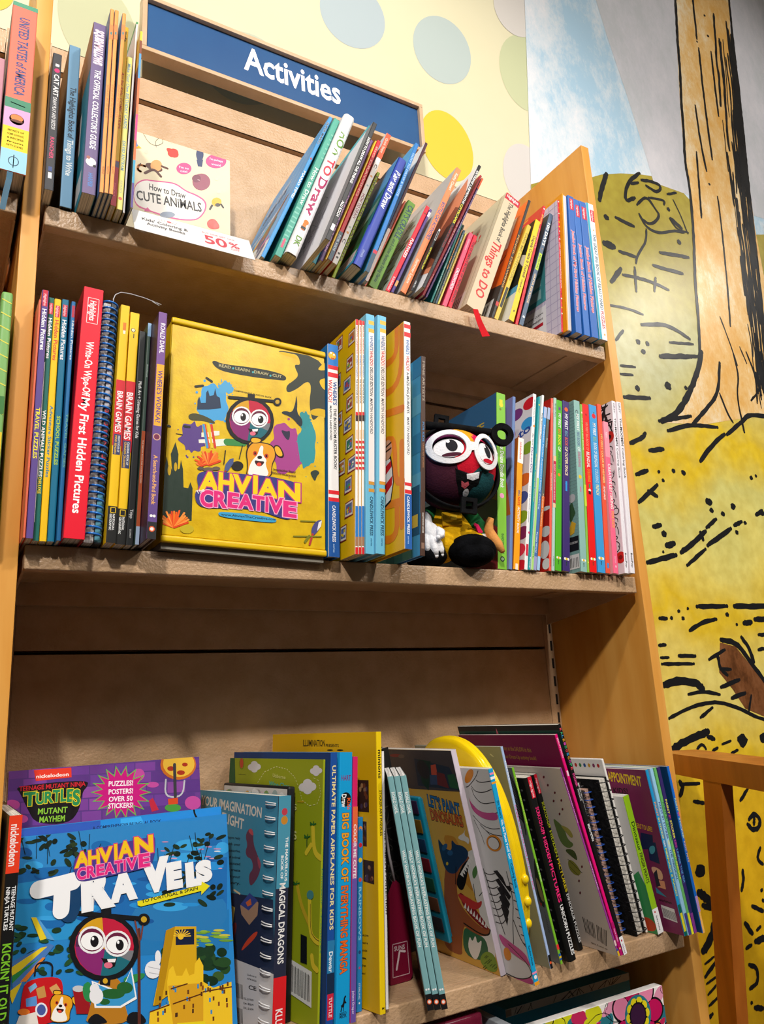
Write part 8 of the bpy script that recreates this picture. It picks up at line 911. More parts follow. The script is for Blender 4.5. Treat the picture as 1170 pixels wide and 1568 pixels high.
'cute':((0.1100,0.1500,1.6994,0.1760,0.2665,0.0000,0.0000),[('Q','d8508c',270,1715,404,1875,568,1900,736,1940,906,1966,1062,1878,1219,1870,1379,1801,1379,1642,1291,1477,1187,1386,880,1313,481,1344,285,1378),('Q','f4eee6',277,1698,411,1855,569,1877,736,1917,899,1940,1052,1855,1205,1842,1354,1778,1354,1642,1277,1492,1180,1408,879,1340,480,1370,291,1410),('T','2c2426','How to Draw',499,1721,554,16,-3,100),('T','1c1618','CUTE ANiMALS',321,1495,987,86,-13,151),('Q','e03c30',727,2522,795,2559,934,2537,935,2436,832,2387),('E','e03c30',848,2485,83,30,1,-80),('E','33406a',1269,2608,61,22,1,-123),('P','33406a',1216,2495,1323,2533,1305,2391,1238,2380),('E','dc4a88',1533,2578,170,60,0,-132),('T','f8dce8',"I'm perhaps",1431,2571,212,21,-4,37),('T','f8dce8','around',1460,2486,153,20,-5,36),('E','dc4a88',1020,2264,119,41,1,-104),('T','f8dce8',"I'm so",947,2251,150,20,-5,35),('T','f8dce8','cute!',965,2185,111,22,-7,35),('E','5a3228',564,2126,127,-10,-17,-65),('E','e0a060',597,2169,87,30,2,-102),('C','5a3228',43,434,1983,565,2106,667,2004),('L','5a3228',37,766,2176,681,2186),('C','e08a48',39,432,2099,339,2106,319,2002,368,1988),('L','3a2420',14,365,2127,340,2071),('E','9a5064',1296,2116,143,48,1,-153),('E','7c3c50',1218,2150,71,24,0,-72),('L','e8c4cc',11,1235,2136,1271,2136),('E','e8b818',1540,1833,80,25,0,-80),('L','2a2420',30,1468,1750,1432,1667),('L','2a2420',31,1612,1815,1648,1766),('E','2a2420',1558,1786,43,14,0,-32),('Q','e0483c',1379,1444,1504,1541,1611,1395,1504,1324,1397,1332),('E','8a96a8',778,1370,114,35,1,-54),('P','d8508c',432,1329,479,1408,546,1345),('C','58504c',7,386,2677,473,2530,591,2513,708,2616,656,2698,572,2606,591,2493),('P','f0b820',285,2460,375,2395,294,2365),('P','3a8ac8',297,2504,319,2413,280,2380),('E','ecd0b8',443,2359,30,11,1,-35),('E','ecd0b8',1540,2259,33,11,0,-37),('E','ecd0b8',1576,2026,33,11,0,-37),('E','ecd0b8',828,2681,31,11,0,-36)]),
'floral':((0.6320,0.0200,0.4526,0.2500,0.2400,0.0000,0.0000),[]),
}
SPIRAL=(0.0800,-0.0252,1.2877,0.0333,0.00,0.0202,0.2906,0.2237)
# ---------------- books ----------------
def frame(g):
    x,y,z,th,ps,t,h,d=g; R=Euler((0,th,ps)).to_matrix(); p=Vector((x,y,z))
    if th>0: p=p-R@Vector((t,0,0))
    return p,(0,th,ps),R
def bulge(kind,t):
    if kind!='round': return lambda u:0.
    r=t*.5
    return lambda u:abs((u-r)/r)**5*t*.3
def cover(mb,t,h,d,kind,S,L,R,z0=0):
    c=.0016 if kind=='hc' else .0005
    c=min(c,t*.2); out=[];mo=[]
    bf=bulge(kind,t)
    if kind=='round': prof=[(t*i/12,bf(t*i/12)) for i in range(13)]
    else:
        r=min(.0012,t*.28); prof=[(0,r),(r*.3,r*.3),(r,0),(t-r,0),(t-r*.3,r*.3),(t,r)]
    path=[(0,d)]+prof+[(t,d)]; cols=[L]+[S]*(len(prof)-1)+[R]
    inn=[]
    for i,(x,y) in enumerate(path): 
        if i==0: inn.append((c,d))
        elif i==len(path)-1: inn.append((t-c,d))
        else: inn.append((min(max(x,c),t-c),y+c))
    n=len(path)
    for i in range(n-1):
        m=pr(cols[i]); a,b_=path[i],path[i+1];ia,ib=inn[i],inn[i+1]
        sm=kind=='round' and 0<i<n-2
        mb.add([(a[0],a[1],0),(b_[0],b_[1],0),(b_[0],b_[1],h),(a[0],a[1],h)],[(0,1,2,3)],m,sm)
        mb.add([(ia[0],ia[1],0),(ib[0],ib[1],0),(ib[0],ib[1],h),(ia[0],ia[1],h)],[(3,2,1,0)],m)
        for z in(0,h): mb.add([(a[0],a[1],z),(b_[0],b_[1],z),(ib[0],ib[1],z),(ia[0],ia[1],z)],[(0,1,2,3)],m)
    for i in(0,n-1):
        a,b_=path[i],inn[i]; mb.add([(a[0],a[1],0),(b_[0],b_[1],0),(b_[0],b_[1],h),(a[0],a[1],h)],[(0,1,2,3)],pr(cols[0 if i==0 else -1]))
    return c
def book(id):
    g,label,group,kind,S,L,R,pg,so,lo=BK[id]
    p,rot,RM=frame(g); t,h,d=g[5:]
    root=thing(NAMES.get(id,'book'),label,'book',p,rot,group)
    mb=MB()
    if kind=='board':
        mb.box((0,0,0),(t*.22,d,h),pr(S)); c=t*.22
        q=MB(); q.box((c+.0002,.0004,.001),(t,d-.002,h-.001),pagesmat(pg),bev=.0025); q.build('pages',root)
    else:
        c=cover(mb,t,h,d,kind,S,L,R); i=.003 if kind=='hc' else .0003
        q=MB(); y0=c+.0002+(bulge(kind,t)(t*.06) if kind=='round' else 0)
        q.box((c+.0001,y0+.0004,i),(t-c-.0001,d-(i if kind=='hc' else .0005),h-i),pagesmat(pg)); q.build('pages',root)
        bf=bulge(kind,t)
        Print(mb,lambda u,v,e:(u,bf(u)-e,v),t,h,sub=kind=='round',e=.0004 if kind=='round' else .00008).ops(so)
    if lo: Print(mb,lambda u,v,e:(-e,d-u,v),d,h).ops(lo)
    mb.build('cover',root)
    return root,p,RM
NAMES={k:'spiral_book' for k in('dragons',)}
NAMES.update({k:'puzzle_pad' for k in('unic','dinob')}); NAMES.update({k:'booklet' for k in('or1','or2','or3','w1','w2','w3')}); NAMES['play']='activity_folder'; NAMES['paint']='painting_kit'
RT={}
for id in BK: RT[id]=book(id)
# pull the two right-side extras of parts
def child(mb,name,id): return mb.build(name,RT[id][0])
def toloc(id,w): return RT[id][2].transposed()@(Vector(w)-RT[id][1])
red=felt('d81422'); red=noisy('red_ribbon','c80a18','d81020',60,rough=.65,spec=.15)
def strip(mb,P,wv,m,th=.0004):
    """thin ribbon along P, width vectors wv"""
    vs=[]
    for a,w in zip(P,wv):
        a=Vector(a);w=Vector(w); n=Vector((0,-th,0)); vs+= [a-w/2,a+w/2,a+w/2+n,a-w/2+n]
    k=len(P); mb.add(vs,[(i*4+j,i*4+(j+1)%4,i*4+4+(j+1)%4,i*4+4+j) for i in range(k-1) for j in range(4)]+[(3,2,1,0),(4*k-4,4*k-3,4*k-2,4*k-1)],m,False)
mb=MB(); wr=[((.6285,-.0115,1.699),(.010,0,.0015)),((.6296,-.0125,1.690),(.0108,0,.0015)),((.6330,-.0128,1.678),(.0112,0,.003)),((.6382,-.0126,1.666),(.013,0,.004)),((.6440,-.0124,1.6548),(.0155,0,.0045))]
strip(mb,[toloc('things',a) for a,_ in wr],[RT['things'][2].transposed()@Vector(w) for _,w in wr],red); child(mb,'ribbon_bookmark','things')
# wire loops of the dragon book
bb=thing('board_book','rounded board book with a pastel animal strip, hidden behind the dragons book','book',(.3000,.030,Z3+.0006),(0,.055,.19))
mb=MB(); mb.box((0,0,0),(.010,.155,.2485),pr('1c1c20'),bev=.003); P=Print(mb,lambda u,v,e:(-e,.155-u,v),.155,.2485); P.R('dcd6d0',.003,.2,.152,.2455); rb=random.Random(3)
for i in range(60): P.E(rb.choice(('a8b8b4','e4c8cc','f0ece8','c8d4e0','e8b060','8aa860','b0a8a4')),rb.uniform(.01,.145),rb.uniform(.215,.238),.006,0,0,.006);P.nx()
mb.build('cover',bb)
g=BK['dragons'][0]; t,h,d=g[5:]; mb=MB(); mw=noisy('white_wire','e4e4e6','f4f4f6',20,rough=.3)
for i in range(15):
    z=.012+i*(h-.022)/14
    for dz in(0,.0028):
        mb.tube([(-.0004,.026,z+dz),(-.0022,.024,z+dz),(-.0034,.016,z+dz*.9),(-.0026,.008,z+dz*.8),(-.0006,.005,z+dz*.6)],.0007,mw,6)
    b_=.0002; 
child(mb,'wire_binding','dragons')
# spiral coil helper
def coil(mb,cx,cy,r,z0,z1,n,m,wr=.0009,sq=1.0):
    for i in range(n):
        z=z0+(z1-z0)*i/(n-1); mb.tube([(cx+r*math.cos(a)*sq,cy+r*math.sin(a),z+.0018*math.sin(a*.5)) for a in(2*pi*j/14 for j in range(14))],wr,m,6,closed=True)
# blue spiral pad
p,rot,RM=frame(SPIRAL); t,h,d=SPIRAL[5:]
sp=thing('spiral_book','thick spiral bound pad with bright blue coil and a loose wire','book',p,rot,'books on the middle shelf')
blue=noisy('blue_coil','1468c0','2278d0',20,rough=.22,spec=.6)
mb=MB(); mb.box((.0015,.010,.001),(t*.56,d,h-.001),pagesmat('cfcbc8')); mb.build('pages',sp)
mb=MB(); mb.box((t*.56+.0003,.008,0),(t-.001,d,h),pr('2c3034'),bev=.001); P=Print(mb,lambda u,v,e:(t*.56+.0003+u,.008-e,v),t*.40,h)
P.R('4f8fa4',.0005,.002,t*.38,.058); P.R('b8b8c0',.0005,.16,t*.38,.212); P.R('141618',.0005,.215,t*.38,.285)
for i,ch in enumerate('PUZZLES'): P.nx();P.T('b83a4a',ch,.0015,.150-.013*i,.005,0,0,.007)
mb.build('cover',sp)
mb=MB(); coil(mb,t*.5,.0078,.0084,.008,h-.005,37,blue,.0013,1.0); mb.build('spiral_coil',sp)
mb=MB(); R_=RM.transposed(); W=[(.0855,-.006,1.5835),(.0850,-.006,1.590),(.0873,-.006,1.5965),(.0935,-.007,1.6005),(.105,-.008,1.6005),(.120,-.009,1.5985),(.1410,-.010,1.5935)]
mb.tube([R_@(Vector(q)-p) for q in W],.0006,M_wire,6); W2=[(.130,-.0095,1.5955),(.1385,-.010,1.5915)]; mb.tube([R_@(Vector(q)-p) for q in W2],.0005,M_wire,6); mb.build('loose_wire',sp)

# ---------------- face-out items ----------------
def foframe(k):
    x,y,z,w,h,lean,roll=FO[k][0]; R=Matrix.Rotation(-lean,3,'X')@Matrix.Rotation(roll,3,'Y'); return Vector((x,y,z)),R.to_euler(),R,w,h
def faceout(k,name,label,cat,th,base,group=None,pg='e8e4dc',side=None,ops=None,pages=True):
    p,e,R,w,h=foframe(k); o=thing(name,label,cat,p,e,group); mb=MB()
    mb.box((0,0,0),(w,.0007,h),pr(base)); mb.box((0,th-.0007,0),(w,th,h),pr(side or base)); mb.box((w-.0007,.0007,0),(w,th-.0007,h),pr(side or base))
    P=Print(mb,lambda u,v,e:(u,-e,v),w,h,rough=.34); P.ops(FO[k][1] if ops is None else ops); mb.build('cover',o)
    if pages: q=MB(); q.box((.0004,.0009,.0005),(w-.0009,th-.0009,h-.0005),pagesmat(pg)); q.build('pages',o)
    return o
faceout('travels','book','front travel book facing out with bubble white title, leaning on its twin','book',.0105,'2484cc',group='travel books facing out')
faceout('travelsback','book','rear travel book facing out, only its blue top strip showing behind the twin','book',.010,'2484cc',group='travel books facing out')
faceout('tmnt','book','purple brick wall sticker book facing out with a pink starburst, behind the travel books','book',.012,'5a3484')
faceout('cute','book','cream how to draw cute animals book facing out at the back of the top shelf','book',.009,'efe0bd')
# yellow box
p,e,R,w,h=foframe('box'); bx=thing('boxed_set','big yellow cardboard gift box with a dog and a round head with glasses','box',p,e)
my=pr('e2ba10',.36); mb=MB(); D_=.085
mb.box((0,.0035,.002),(w,D_,h-.004),pr('dcb40e',.4)); mb.build('box_body',bx)
mb=MB(); mb.box((.0006,0,.0095),(w-.0006,.0033,h-.0095),noisy('yellow_board','d8ae0a','e8c214',55,rough=.38,bump=.08,bscale=300),bev=.0008)
P=Print(mb,lambda u,v,e:(u,-e,v),w,h,rough=.38); P.ops(FO['box'][1]); mb.build('front_panel',bx)
for z in(.0048,h-.0048):
    mb=MB(); mb.box((-.0008,-.0025,z-.0042),(w+.0008,.0034,z+.0042),my,bev=.0028); mb.build('folded_edge',bx)
mb=MB(); mb.box((.001,.004,-.0062),(w-.0015,D_-.002,.0012),pr('8a8478',.5)); mb.build('base_tray',bx)
# promo card holder
ph=thing('sign_holder','clear holder with a white half price card on the top shelf edge','sign',(.1012,-.03,1.6745))
w,h=.1560,.0515; U=Vector((.1596,0,-.0017)).normalized(); V=Vector((-.0055,.025,.046)).normalized(); V=(V-U*V.dot(U)).normalized(); Nn=U.cross(V)
F=lambda u,v,e:tuple(U*u+V*v+Nn*e)
mb=MB()
def slab(mb,u0,v0,u1,v1,e0,e1,m): 
    c=[F(u,v,e) for u in(u0,u1) for v in(v0,v1) for e in(e0,e1)]; mb.add(c,[(0,1,3,2),(4,6,7,5),(0,4,5,1),(2,3,7,6),(0,2,6,4),(1,5,7,3)],m)
slab(mb,.001,.002,w-.001,h-.001,.0004,.0009,pr('f6f4f4',.5)); P=Print(mb,lambda u,v,e:F(u,v,.0009+e),w,h,.5)
P.T('4a4648',"Kids' Coloring &",.012,.0290,.058,0,0,.0062);P.nx();P.T('4a4648','Activity Books',.017,.0195,.048,0,0,.0062)
P.T('e89aa0','BUY ONE GET ONE',.089,.0375,.044,0,0,.0036);P.nx();P.T('dc5a68','50',.090,.0135,.030,0,0,.0195);P.T('dc5a68','%',.123,.0185,.014,0,0,.0125);P.T('e08088','OFF',.124,.0120,.012,0,0,.0040)
for i in range(7): P.L('c8a8a0',.0006,.035+.003*i,.0385,.033+.004*i,.043)
P.E('d87078',.047,.041,.003,0,0,.002); mb.build('card',ph)
mb=MB(); slab(mb,0,0,w+.004,h,.0012,.0021,clear()); slab(mb,0,0,w+.004,.0014,-.0006,.0011,clear()); mb.build('clear_sleeve',ph)
mb=MB(); mb.box((.02,.0295,.0243),(w-.02,.046,.0252),clear()); slab(mb,.02,h*.5,w-.02,h*.5+.001,-.012,.0,clear()); mb.build('shelf_clip',ph)

# ---------------- left bay items ----------------
cb=thing('cookbook','thick coral red cookbook with a burger picture, left of the end panel','book',(-.0475,-.038,1.7038),(0,.004,0))
mb=MB(); cover(mb,.027,.232,.2,'hc','f4745c','2a2a3c','2a2a3c'); P=Print(mb,lambda u,v,e:(u,-e,v),.027,.232)
P.R('4a9a78',0,.226,.027,.232);P.R('3f8a6a',0,.083,.027,.0965);P.L('1c3a30',.0012,.006,.0905,.021,.0885);P.R('e4a4d0',0,.058,.027,.083);P.E('f8e8d8',.0135,.069,.0078,0,0,.007);P.nx();P.E('e8843c',.0135,.071,.0065,0,0,.0045);P.nx();P.E('6a3018',.0135,.067,.0065,0,0,.0018)
P.R('f4d418',0,.028,.027,.058)
for i in range(5): P.T('5a4a18',('SECRETS OF','HOME COOKING','& RECIPES','from','FIFTY STATES')[i],.005,.052-.005*i,.017,0,0,.0022)
P.R('9cd2e4',0,0,.027,.028);P.L('2a4a6a',.001,.0135,.005,.0135,.022);P.L('2a4a6a',.001,*[q for i in range(17) for q in(.0135+.0052*math.cos(2*pi*i/16),.0135+.0058*math.sin(2*pi*i/16))])
P.nx();P.T('3a4a80','UNITED TASTES of AMERICA',.0085,.212,0,-.110,.0105,0); mb.build('cover',cb)
mb=MB(); mb.box((.0018,.0035,.003),(.0252,.197,.229),pagesmat('d8cfc4')); mb.build('pages',cb)
mb=MB(); mr=noisy('teal_ribbon','14506a','1a5c78',40,rough=.4); strip(mb,[(.011,.001,-.0005),(.0105,-.0015,-.012),(.0085,-.0018,-.028),(.0062,-.0018,-.052)],[(.006,0,0)]*4,mr); mb.build('ribbon_bookmark',cb)
gb=thing('board_book','green striped board book with yellow lines in the left bay','book',(-.0365,-.03,1.2877),(0,.004,0))
mb=MB(); mb.box((0,0,0),(.0115,.15,.272),pr('7cb060'),bev=.004); P=Print(mb,lambda u,v,e:(u,-e,v),.0115,.272)
for i in range(9): P.L('e0d84a',.0012,.001,.262-.016*i,.0105,.258-.016*i)
P.R('e8c820',.001,.03,.0105,.11);P.R('3a7a38',.001,.13,.0105,.15); mb.build('cover',gb)
wb=thing('board_book','white edged board book at the far left of the left bay','book',(-.0515,-.025,1.2877),(0,.004,0))
mb=MB(); mb.box((0,0,0),(.0125,.15,.262),pr('dcd8cc'),bev=.003); mb.build('cover',wb)
pk=thing('book','pink and red book behind the coral cookbook in the left bay','book',(-.0655,-.01,1.7038))
mb=MB(); cover(mb,.0165,.17,.16,'pb','e8a0b0','c03040','c03040'); mb.build('cover',pk); mb=MB(); mb.box((.001,.001,.0005),(.0155,.158,.1695),pagesmat('e0d8d0')); mb.build('pages',pk)

# ---------------- lower shelf extras ----------------
# paint tray on the painting kit (local frame: x=0 is its left cover)
g=BK['paint'][0]; t,h,d=g[5:]; mt_=noisy('teal_plastic','0e7896','1488a6',20,rough=.2,spec=.6)
mb=MB(); y0,y1,z0,z1=d*.40,d*.56,.025,.218
mb.box((-.012,y0,z0),(-.0062,y1,z1),mt_,bev=.0026); mb.box((-.006,y0+.006,z0+.004),(-.0012,y1-.002,z1-.004),mt_,bev=.002)
tray=child(mb,'paint_tray','paint')
mb=MB(); pc=('2a2a30','5a3a2a','1c4a3a','6a1c28','1c3a5a','7a5a18','3a2a4a')
for i in range(7): mb.box((-.0135,y0+.006,z0+.014+.026*i),(-.0122,y1-.006,z0+.032+.026*i),pr(pc[i],.3),bev=.0006)
mb.build('paint_cakes',tray)
# yellow round plastic toy standing between the kits
yt=thing('toy_case','rounded glossy yellow plastic case with ridged rim standing behind the dinosaur kit','toy',(.6045,.062,Z3+.0006),(0,-.167,0))
my_=noisy('yellow_plastic','f4cc06','fcd81a',20,rough=.18,spec=.6)
mb=MB(); rings=[]; RY,RZ=.105,.1465
sg_=lambda v,k:math.copysign(abs(v)**k,v)
for x,f in((.000,.72),(.0015,.86),(.003,.95),(.0055,.985),(.0085,1),(.0095,.978),(.0105,1),(.0135,1),(.0145,.978),(.0155,1),(.0185,.99),(.021,.94),(.022,.78)): rings.append([Vector((x,f*RY*sg_(math.cos(a),.85),RZ+f*RZ*sg_(math.sin(a),.85))) for a in(2*pi*j/72 for j in range(72))])
mb.loft(rings,my_); mb.build('case_body',yt)
for z in(.115,.088,.060,.035):
    mb=MB(); yq=-RY*max(0,1-abs((z-RZ)/RZ)**(1/.85*2))**(.85/2)
    mb.ball((.014,yq-.0005,z),(.005,.0042,.006),my_); mb.build('knob',yt)
# dark sticker album pushed back and a maroon tag
da=thing('album','black album with pale doodles facing out, in the dark gap behind the teal booklets','book',(.4500,.121,Z3+.0006),(0,-.155,0))
mb=MB(); mb.box((0,0,0),(.098,.0015,.268),pr('151415',.5)); mb.box((0,.0165,0),(.098,.018,.268),pr('151415',.5)); P=Print(mb,lambda u,v,e:(u,-e,v),.098,.268)
rq=random.Random(6)
for i in range(18):
    u=rq.uniform(.005,.09);v=rq.uniform(.04,.25); P.C('4c4a46',.0011,*[q for j in range(9) for q in(u+.004*j*math.cos(j*.8),v+.004*j*math.sin(j*.8))])
mb.build('cover',da); mb=MB(); mb.box((.001,.0018,.0008),(.097,.0162,.267),pagesmat('b8b4ac')); mb.build('pages',da)
pt=thing('luggage_tag','maroon tag with pale strap standing in the dark gap beside the teal booklets','tag',(.4555,.060,Z3+.0006),(0,0,.05))
mb=MB(); P_=[(0,0),(.030,0),(.034,.006),(.033,.075),(.026,.110),(.016,.118),(.005,.100)]
mb.prism(P_,0,.006,pr('7a1230',.3)); P=Print(mb,lambda u,v,e:(u,-e,v),.034,.118); P.L('c8a0a8',.001,.004,.008,.029,.008,.028,.045,.006,.045,.004,.008);P.L('d8c0c4',.0025,.010,.016,.016,.036,.024,.034);P.T('c8b0b4','SUNS',.008,.037,.016,0,0,.005); mb.build('tag_body',pt)
mb=MB(); mb.tube([(.016,.003,.117),(.010,.004,.150),(.004,.004,.200)],.0018,pr('b8b0b4'),8); mb.build('strap',pt)
# notebooks right of the kaleidoscope book
def notebook(name,label,geo,pgcol,cov,coilm,n,r,front):
    p,rot,RM=frame(geo); t,h,d=geo[5:]; o=thing(name,label,'notebook',p,rot)
    mb=MB(); mb.box((t*.18,.006,.001),(t*.82,d,h-.001),pagesmat(pgcol)); mb.build('pages',o)
    mb=MB(); mb.box((0,.0045,0),(t*.16,d,h),cov,bev=.0006); mb.box((t*.84,.0045,0),(t,d,h),cov,bev=.0006)
    if front: front(mb,t,h,d)
    mb.build('cover',o)
    mb=MB(); coil(mb,t*.5,.005,r,.006,h-.006,n,coilm,.0008,.95); mb.build('spiral_coil',o); return o
mc=noisy('black_coil','1a1a1c','26262a',20,rough=.25,spec=.6); mb2=noisy('navy_coil','24489a','3058b0',20,rough=.22,spec=.6); cl=clear()
notebook('spiral_notebook','clear covered notebook with a glossy black coil, right of the kaleidoscope book',(.798,.018,Z3+.0006,-.190,0,.0145,.215,.17),'d0ccca',cl,mc,26,.0080,None)
notebook('spiral_notebook','clear covered notebook with a navy blue coil, second in the coil row',(.8163,.022,Z3+.0006,-.185,0,.0125,.205,.165),'c8a090',cl,mb2,19,.0068,None)
M_fuzz=noisy('fuzzy_black','101011','1c1c1e',120,rough=.9,bump=1.0,bscale=180,spec=.1)
notebook('sketchbook','fuzzy black sketchbook with a dark wire coil, beside the carrot card',(.8315,.003,Z3+.0006,-.187,0,.0185,.219,.19),'dcd6cc',M_fuzz,mc,17,.0098,None)
cc=thing('activity_card','white rounded board with a carrot drawing and blue tag, behind the coil notebooks','card',(.8545,.010,Z3+.0006),(0,-.195,0))
mb=MB(); mb.box((0,0,0),(.0042,.165,.248),pr('e9e5e0'),bev=.0018); P=Print(mb,lambda u,v,e:(-e,.165-u,v),.165,.248)
cs=('c83028','3a8a50','2a5aa0','d8a028','8a3a68')
for i in range(16): P.E(cs[i%5],.012+.0095*i,.238,.0026,0,0,.003)
P.poly([(.035,.222),(.045,.222),(.066,.190),(.060,.187)],'d8703c');P.nx();P.poly([(.046,.224),(.056,.230),(.058,.205),(.050,.202)],'3a8a4c');P.E('4a90c4',.115,.200,.022,0,0,.020);P.nx();P.T('2a5a8a','EASTER',.099,.196,.032,0,0,.007);P.E('5a9acc',.140,.165,.012,0,0,.010)
for q in((.145,.12),(.150,.105),(.142,.06)): P.E('3a7a4a',*q,.012,.003,-.003,.008)
mb.build('card_body',cc)

# ---------------- lowest shelf ----------------
p,e,R,w,h=foframe('floral'); fk=thing('gift_box','floral colouring kit facing out with a brown splash reading 4 glitter gel pens','box',p,e)
mb=MB(); mb.box((0,0,0),(w,.014,h),pr('f2eeea'),bev=.0008); P=Print(mb,lambda u,v,e:(u,-e,v),w,h,.34)
def flower(cx,cy,r,pet,edge,core,n=7):
    for i in range(n):
        a=2*pi*i/n; x,y=cx+r*.68*math.cos(a),cy+r*.68*math.sin(a)
        P.E('1a1418',x,y,r*.44*math.cos(a),r*.44*math.sin(a),-r*.36*math.sin(a),r*.36*math.cos(a))
    P.nx()
    for i in range(n):
        a=2*pi*i/n; x,y=cx+r*.68*math.cos(a),cy+r*.68*math.sin(a); P.E(pet if i%2 else edge,x,y,r*.38*math.cos(a),r*.38*math.sin(a),-r*.3*math.sin(a),r*.3*math.cos(a))
    P.nx();P.E('2a7a88',cx,cy,r*.56,0,0,r*.56);P.nx()
    for i in range(10): a=2*pi*i/10;P.E('e8d820',cx+r*.36*math.cos(a),cy+r*.36*math.sin(a),r*.14,0,0,r*.14)
    P.nx();P.E('1a1418',cx,cy,r*.36,0,0,r*.36);P.nx();P.E(core,cx,cy,r*.31,0,0,r*.31);P.nx()
rf=random.Random(12)
for i in range(80): P.E(rf.choice(('f0e0d8','e8702c','d8d820','2a7a88','c8285c','e89ab8')),rf.uniform(0,w),rf.uniform(.13,h),rf.uniform(.01,.022),rf.uniform(-.01,.01),rf.uniform(-.01,.01),rf.uniform(.006,.014)); P.nx()
for i in range(26): x,y=rf.uniform(0,w),rf.uniform(.12,h); P.L('1a1418',.0009,*[q for j in range(8) for q in(x+.006*j*math.cos(.5*j+i),y+.004*j*math.sin(.5*j+i))])
flower(.196,.213,.046,'f08ab0','c8145c','3a1a3c'); flower(.080,.190,.036,'e8d820','e8d820','4a2850'); flower(.236,.165,.03,'c8145c','e8702c','3a1a3c'); flower(.02,.225,.03,'c8c030','e8e0d8','2a7a88')
P.poly([(.196+.034*f*math.cos(a),.158+.036*f*math.sin(a)) for a,f in((2*pi*i/28,1+.16*(i%2)) for i in range(28))],'4a3018');P.nx()
P.T('f2e8dc','4 GLITTER',.172,.170,.047,0,0,.0105);P.nx();P.T('f2e8dc','GEL PENS',.172,.153,.047,0,0,.0105)
mb.build('box_body',fk)
tb=thing('gift_box','teal box with a doodle patterned top, behind the floral colouring kit','box',(.655,.095,.4526)); mb=MB(); mb.box((0,0,0),(.24,.09,.237),pr('2a86a4'),bev=.001)
P=Print(mb,lambda u,v,e:(u,-e,v),.24,.237); P.R('b8b0a4',0,.227,.24,.237)
for i in range(26): x=rf.uniform(0,.22);P.L('2a2620',.001,x,.228,x+rf.uniform(-.01,.02),.236)
P.R('8a7a68',0,.228,.01,.236); mb.build('box_body',tb)
db=thing('stationery_box','dark red clear topped box left of the floral colouring kit','box',(.418,.005,.4526)); mb=MB(); mb.box((0,0,0),(.135,.12,.28),pr('6a1830',.25),bev=.006); P=Print(mb,lambda u,v,e:(u,-e,v),.135,.28);P.R('8a3048',.01,.01,.125,.266);P.nx();P.R('5a1428',.014,.014,.121,.262); mb.build('box_body',db)
gn=thing('spiral_notebook','grey notebook leaning in front of the floral colouring kit','notebook',(.575,-.006,.4526),(0,0,0)); mb=MB(); mb.box((0,0,0),(.012,.18,.262),pr('9aa0a6'),bev=.001); P=Print(mb,lambda u,v,e:(u,-e,v),.012,.262);P.R('c8ccd0',.001,.002,.011,.26); mb.build('cover',gn)
mb=MB(); coil(mb,.006,.0,.006,.01,.25,22,M_wire,.0007); mb.build('spiral_coil',gn)
# ---------------- plush doll ----------------
pd=thing('plush_doll','plush doll with patchwork round head, white glasses and yellow trousers on the middle shelf','plush toy',(.580,.034,Z2+.0004),(0,0,-.30))
RH=.0625; HC=Vector((.004,-.024,.1465))
c_mar=felt('4c2030');c_red=felt('c8142c');c_teal=felt('1f5358');c_yel=felt('d89a1c');c_pk=felt('c81850');c_w=felt('eceaec');c_mag=felt('6a2450')
def headmat(q):
    x,z=q.x/RH,q.z/RH
    a=math.degrees(math.atan2(z+.05,x-.12))
    if 28<a<75: return c_pk
    if 75<=a<100: return c_yel
    if 100<=a<160: return c_mag
    if a>=160 or a<-100: return c_mar
    if -100<=a<-20: return c_teal
    return c_red
mb=MB(); mb.ball(HC,(RH,RH*.93,RH*.98),c_mar,nu=56,nv=36,mfn=headmat); mb.build('head',pd)
def on(x,z,off): # project onto head front
    r2=1-(x/RH)**2-(z/(RH*.98))**2
    return HC+Vector((x,-RH*.93*math.sqrt(max(r2,.02))-off,z))
def patch(mb,P,m,off,rings=6,th=.0012):
    """felt patch: star shaped outline projected onto the head"""
    n=len(P);cx=sum(q[0] for q in P)/n;cz=sum(q[1] for q in P)/n;vs=[on(cx,cz,off)]
    for k in range(1,rings+1): vs+=[on(cx+(x-cx)*k/rings,cz+(z-cz)*k/rings,off) for x,z in P]
    fs=[(0,1+j,1+(j+1)%n) for j in range(n)]
    for k in range(rings-1): fs+=[(1+k*n+j,1+(k+1)*n+j,1+(k+1)*n+(j+1)%n,1+k*n+(j+1)%n) for j in range(n)]
    b=len(vs); vs+=[on(x,z,off-th) for x,z in P]; o=1+(rings-1)*n; fs+=[(o+j,b+j,b+(j+1)%n,o+(j+1)%n) for j in range(n)]
    mb.add(vs,fs,m,False)
ell=lambda cx,cz,rx,rz,rot=0,n=36:[(cx+rx*math.cos(t)*math.cos(rot)-rz*math.sin(t)*math.sin(rot),cz+rx*math.cos(t)*math.sin(rot)+rz*math.sin(t)*math.cos(rot)) for t in(2*pi*i/n for i in range(n))]
mb=MB(); patch(mb,[(-.010,.028),(.008,.034),(.016,.012),(.022,-.010),(.008,-.022),(-.012,-.016),(-.016,.004)],c_red,.0008); mb.build('nose_patch',pd)
mb=MB(); patch(mb,[(-.016,-.014),(.002,-.022),(.018,-.018),(.026,-.016),(.020,-.034),(.004,-.050),(-.008,-.046),(-.014,-.030)],M_black,.0012); mouth=mb.build('mouth',pd)
mb=MB(); patch(mb,[(.000,-.0225),(.020,-.0185),(.019,-.027),(.010,-.0305),(.001,-.0285)],c_w,.0020); patch(mb,ell(.002,-.0455,.0042,.0048),c_w,.0020); mb.build('teeth',mouth)
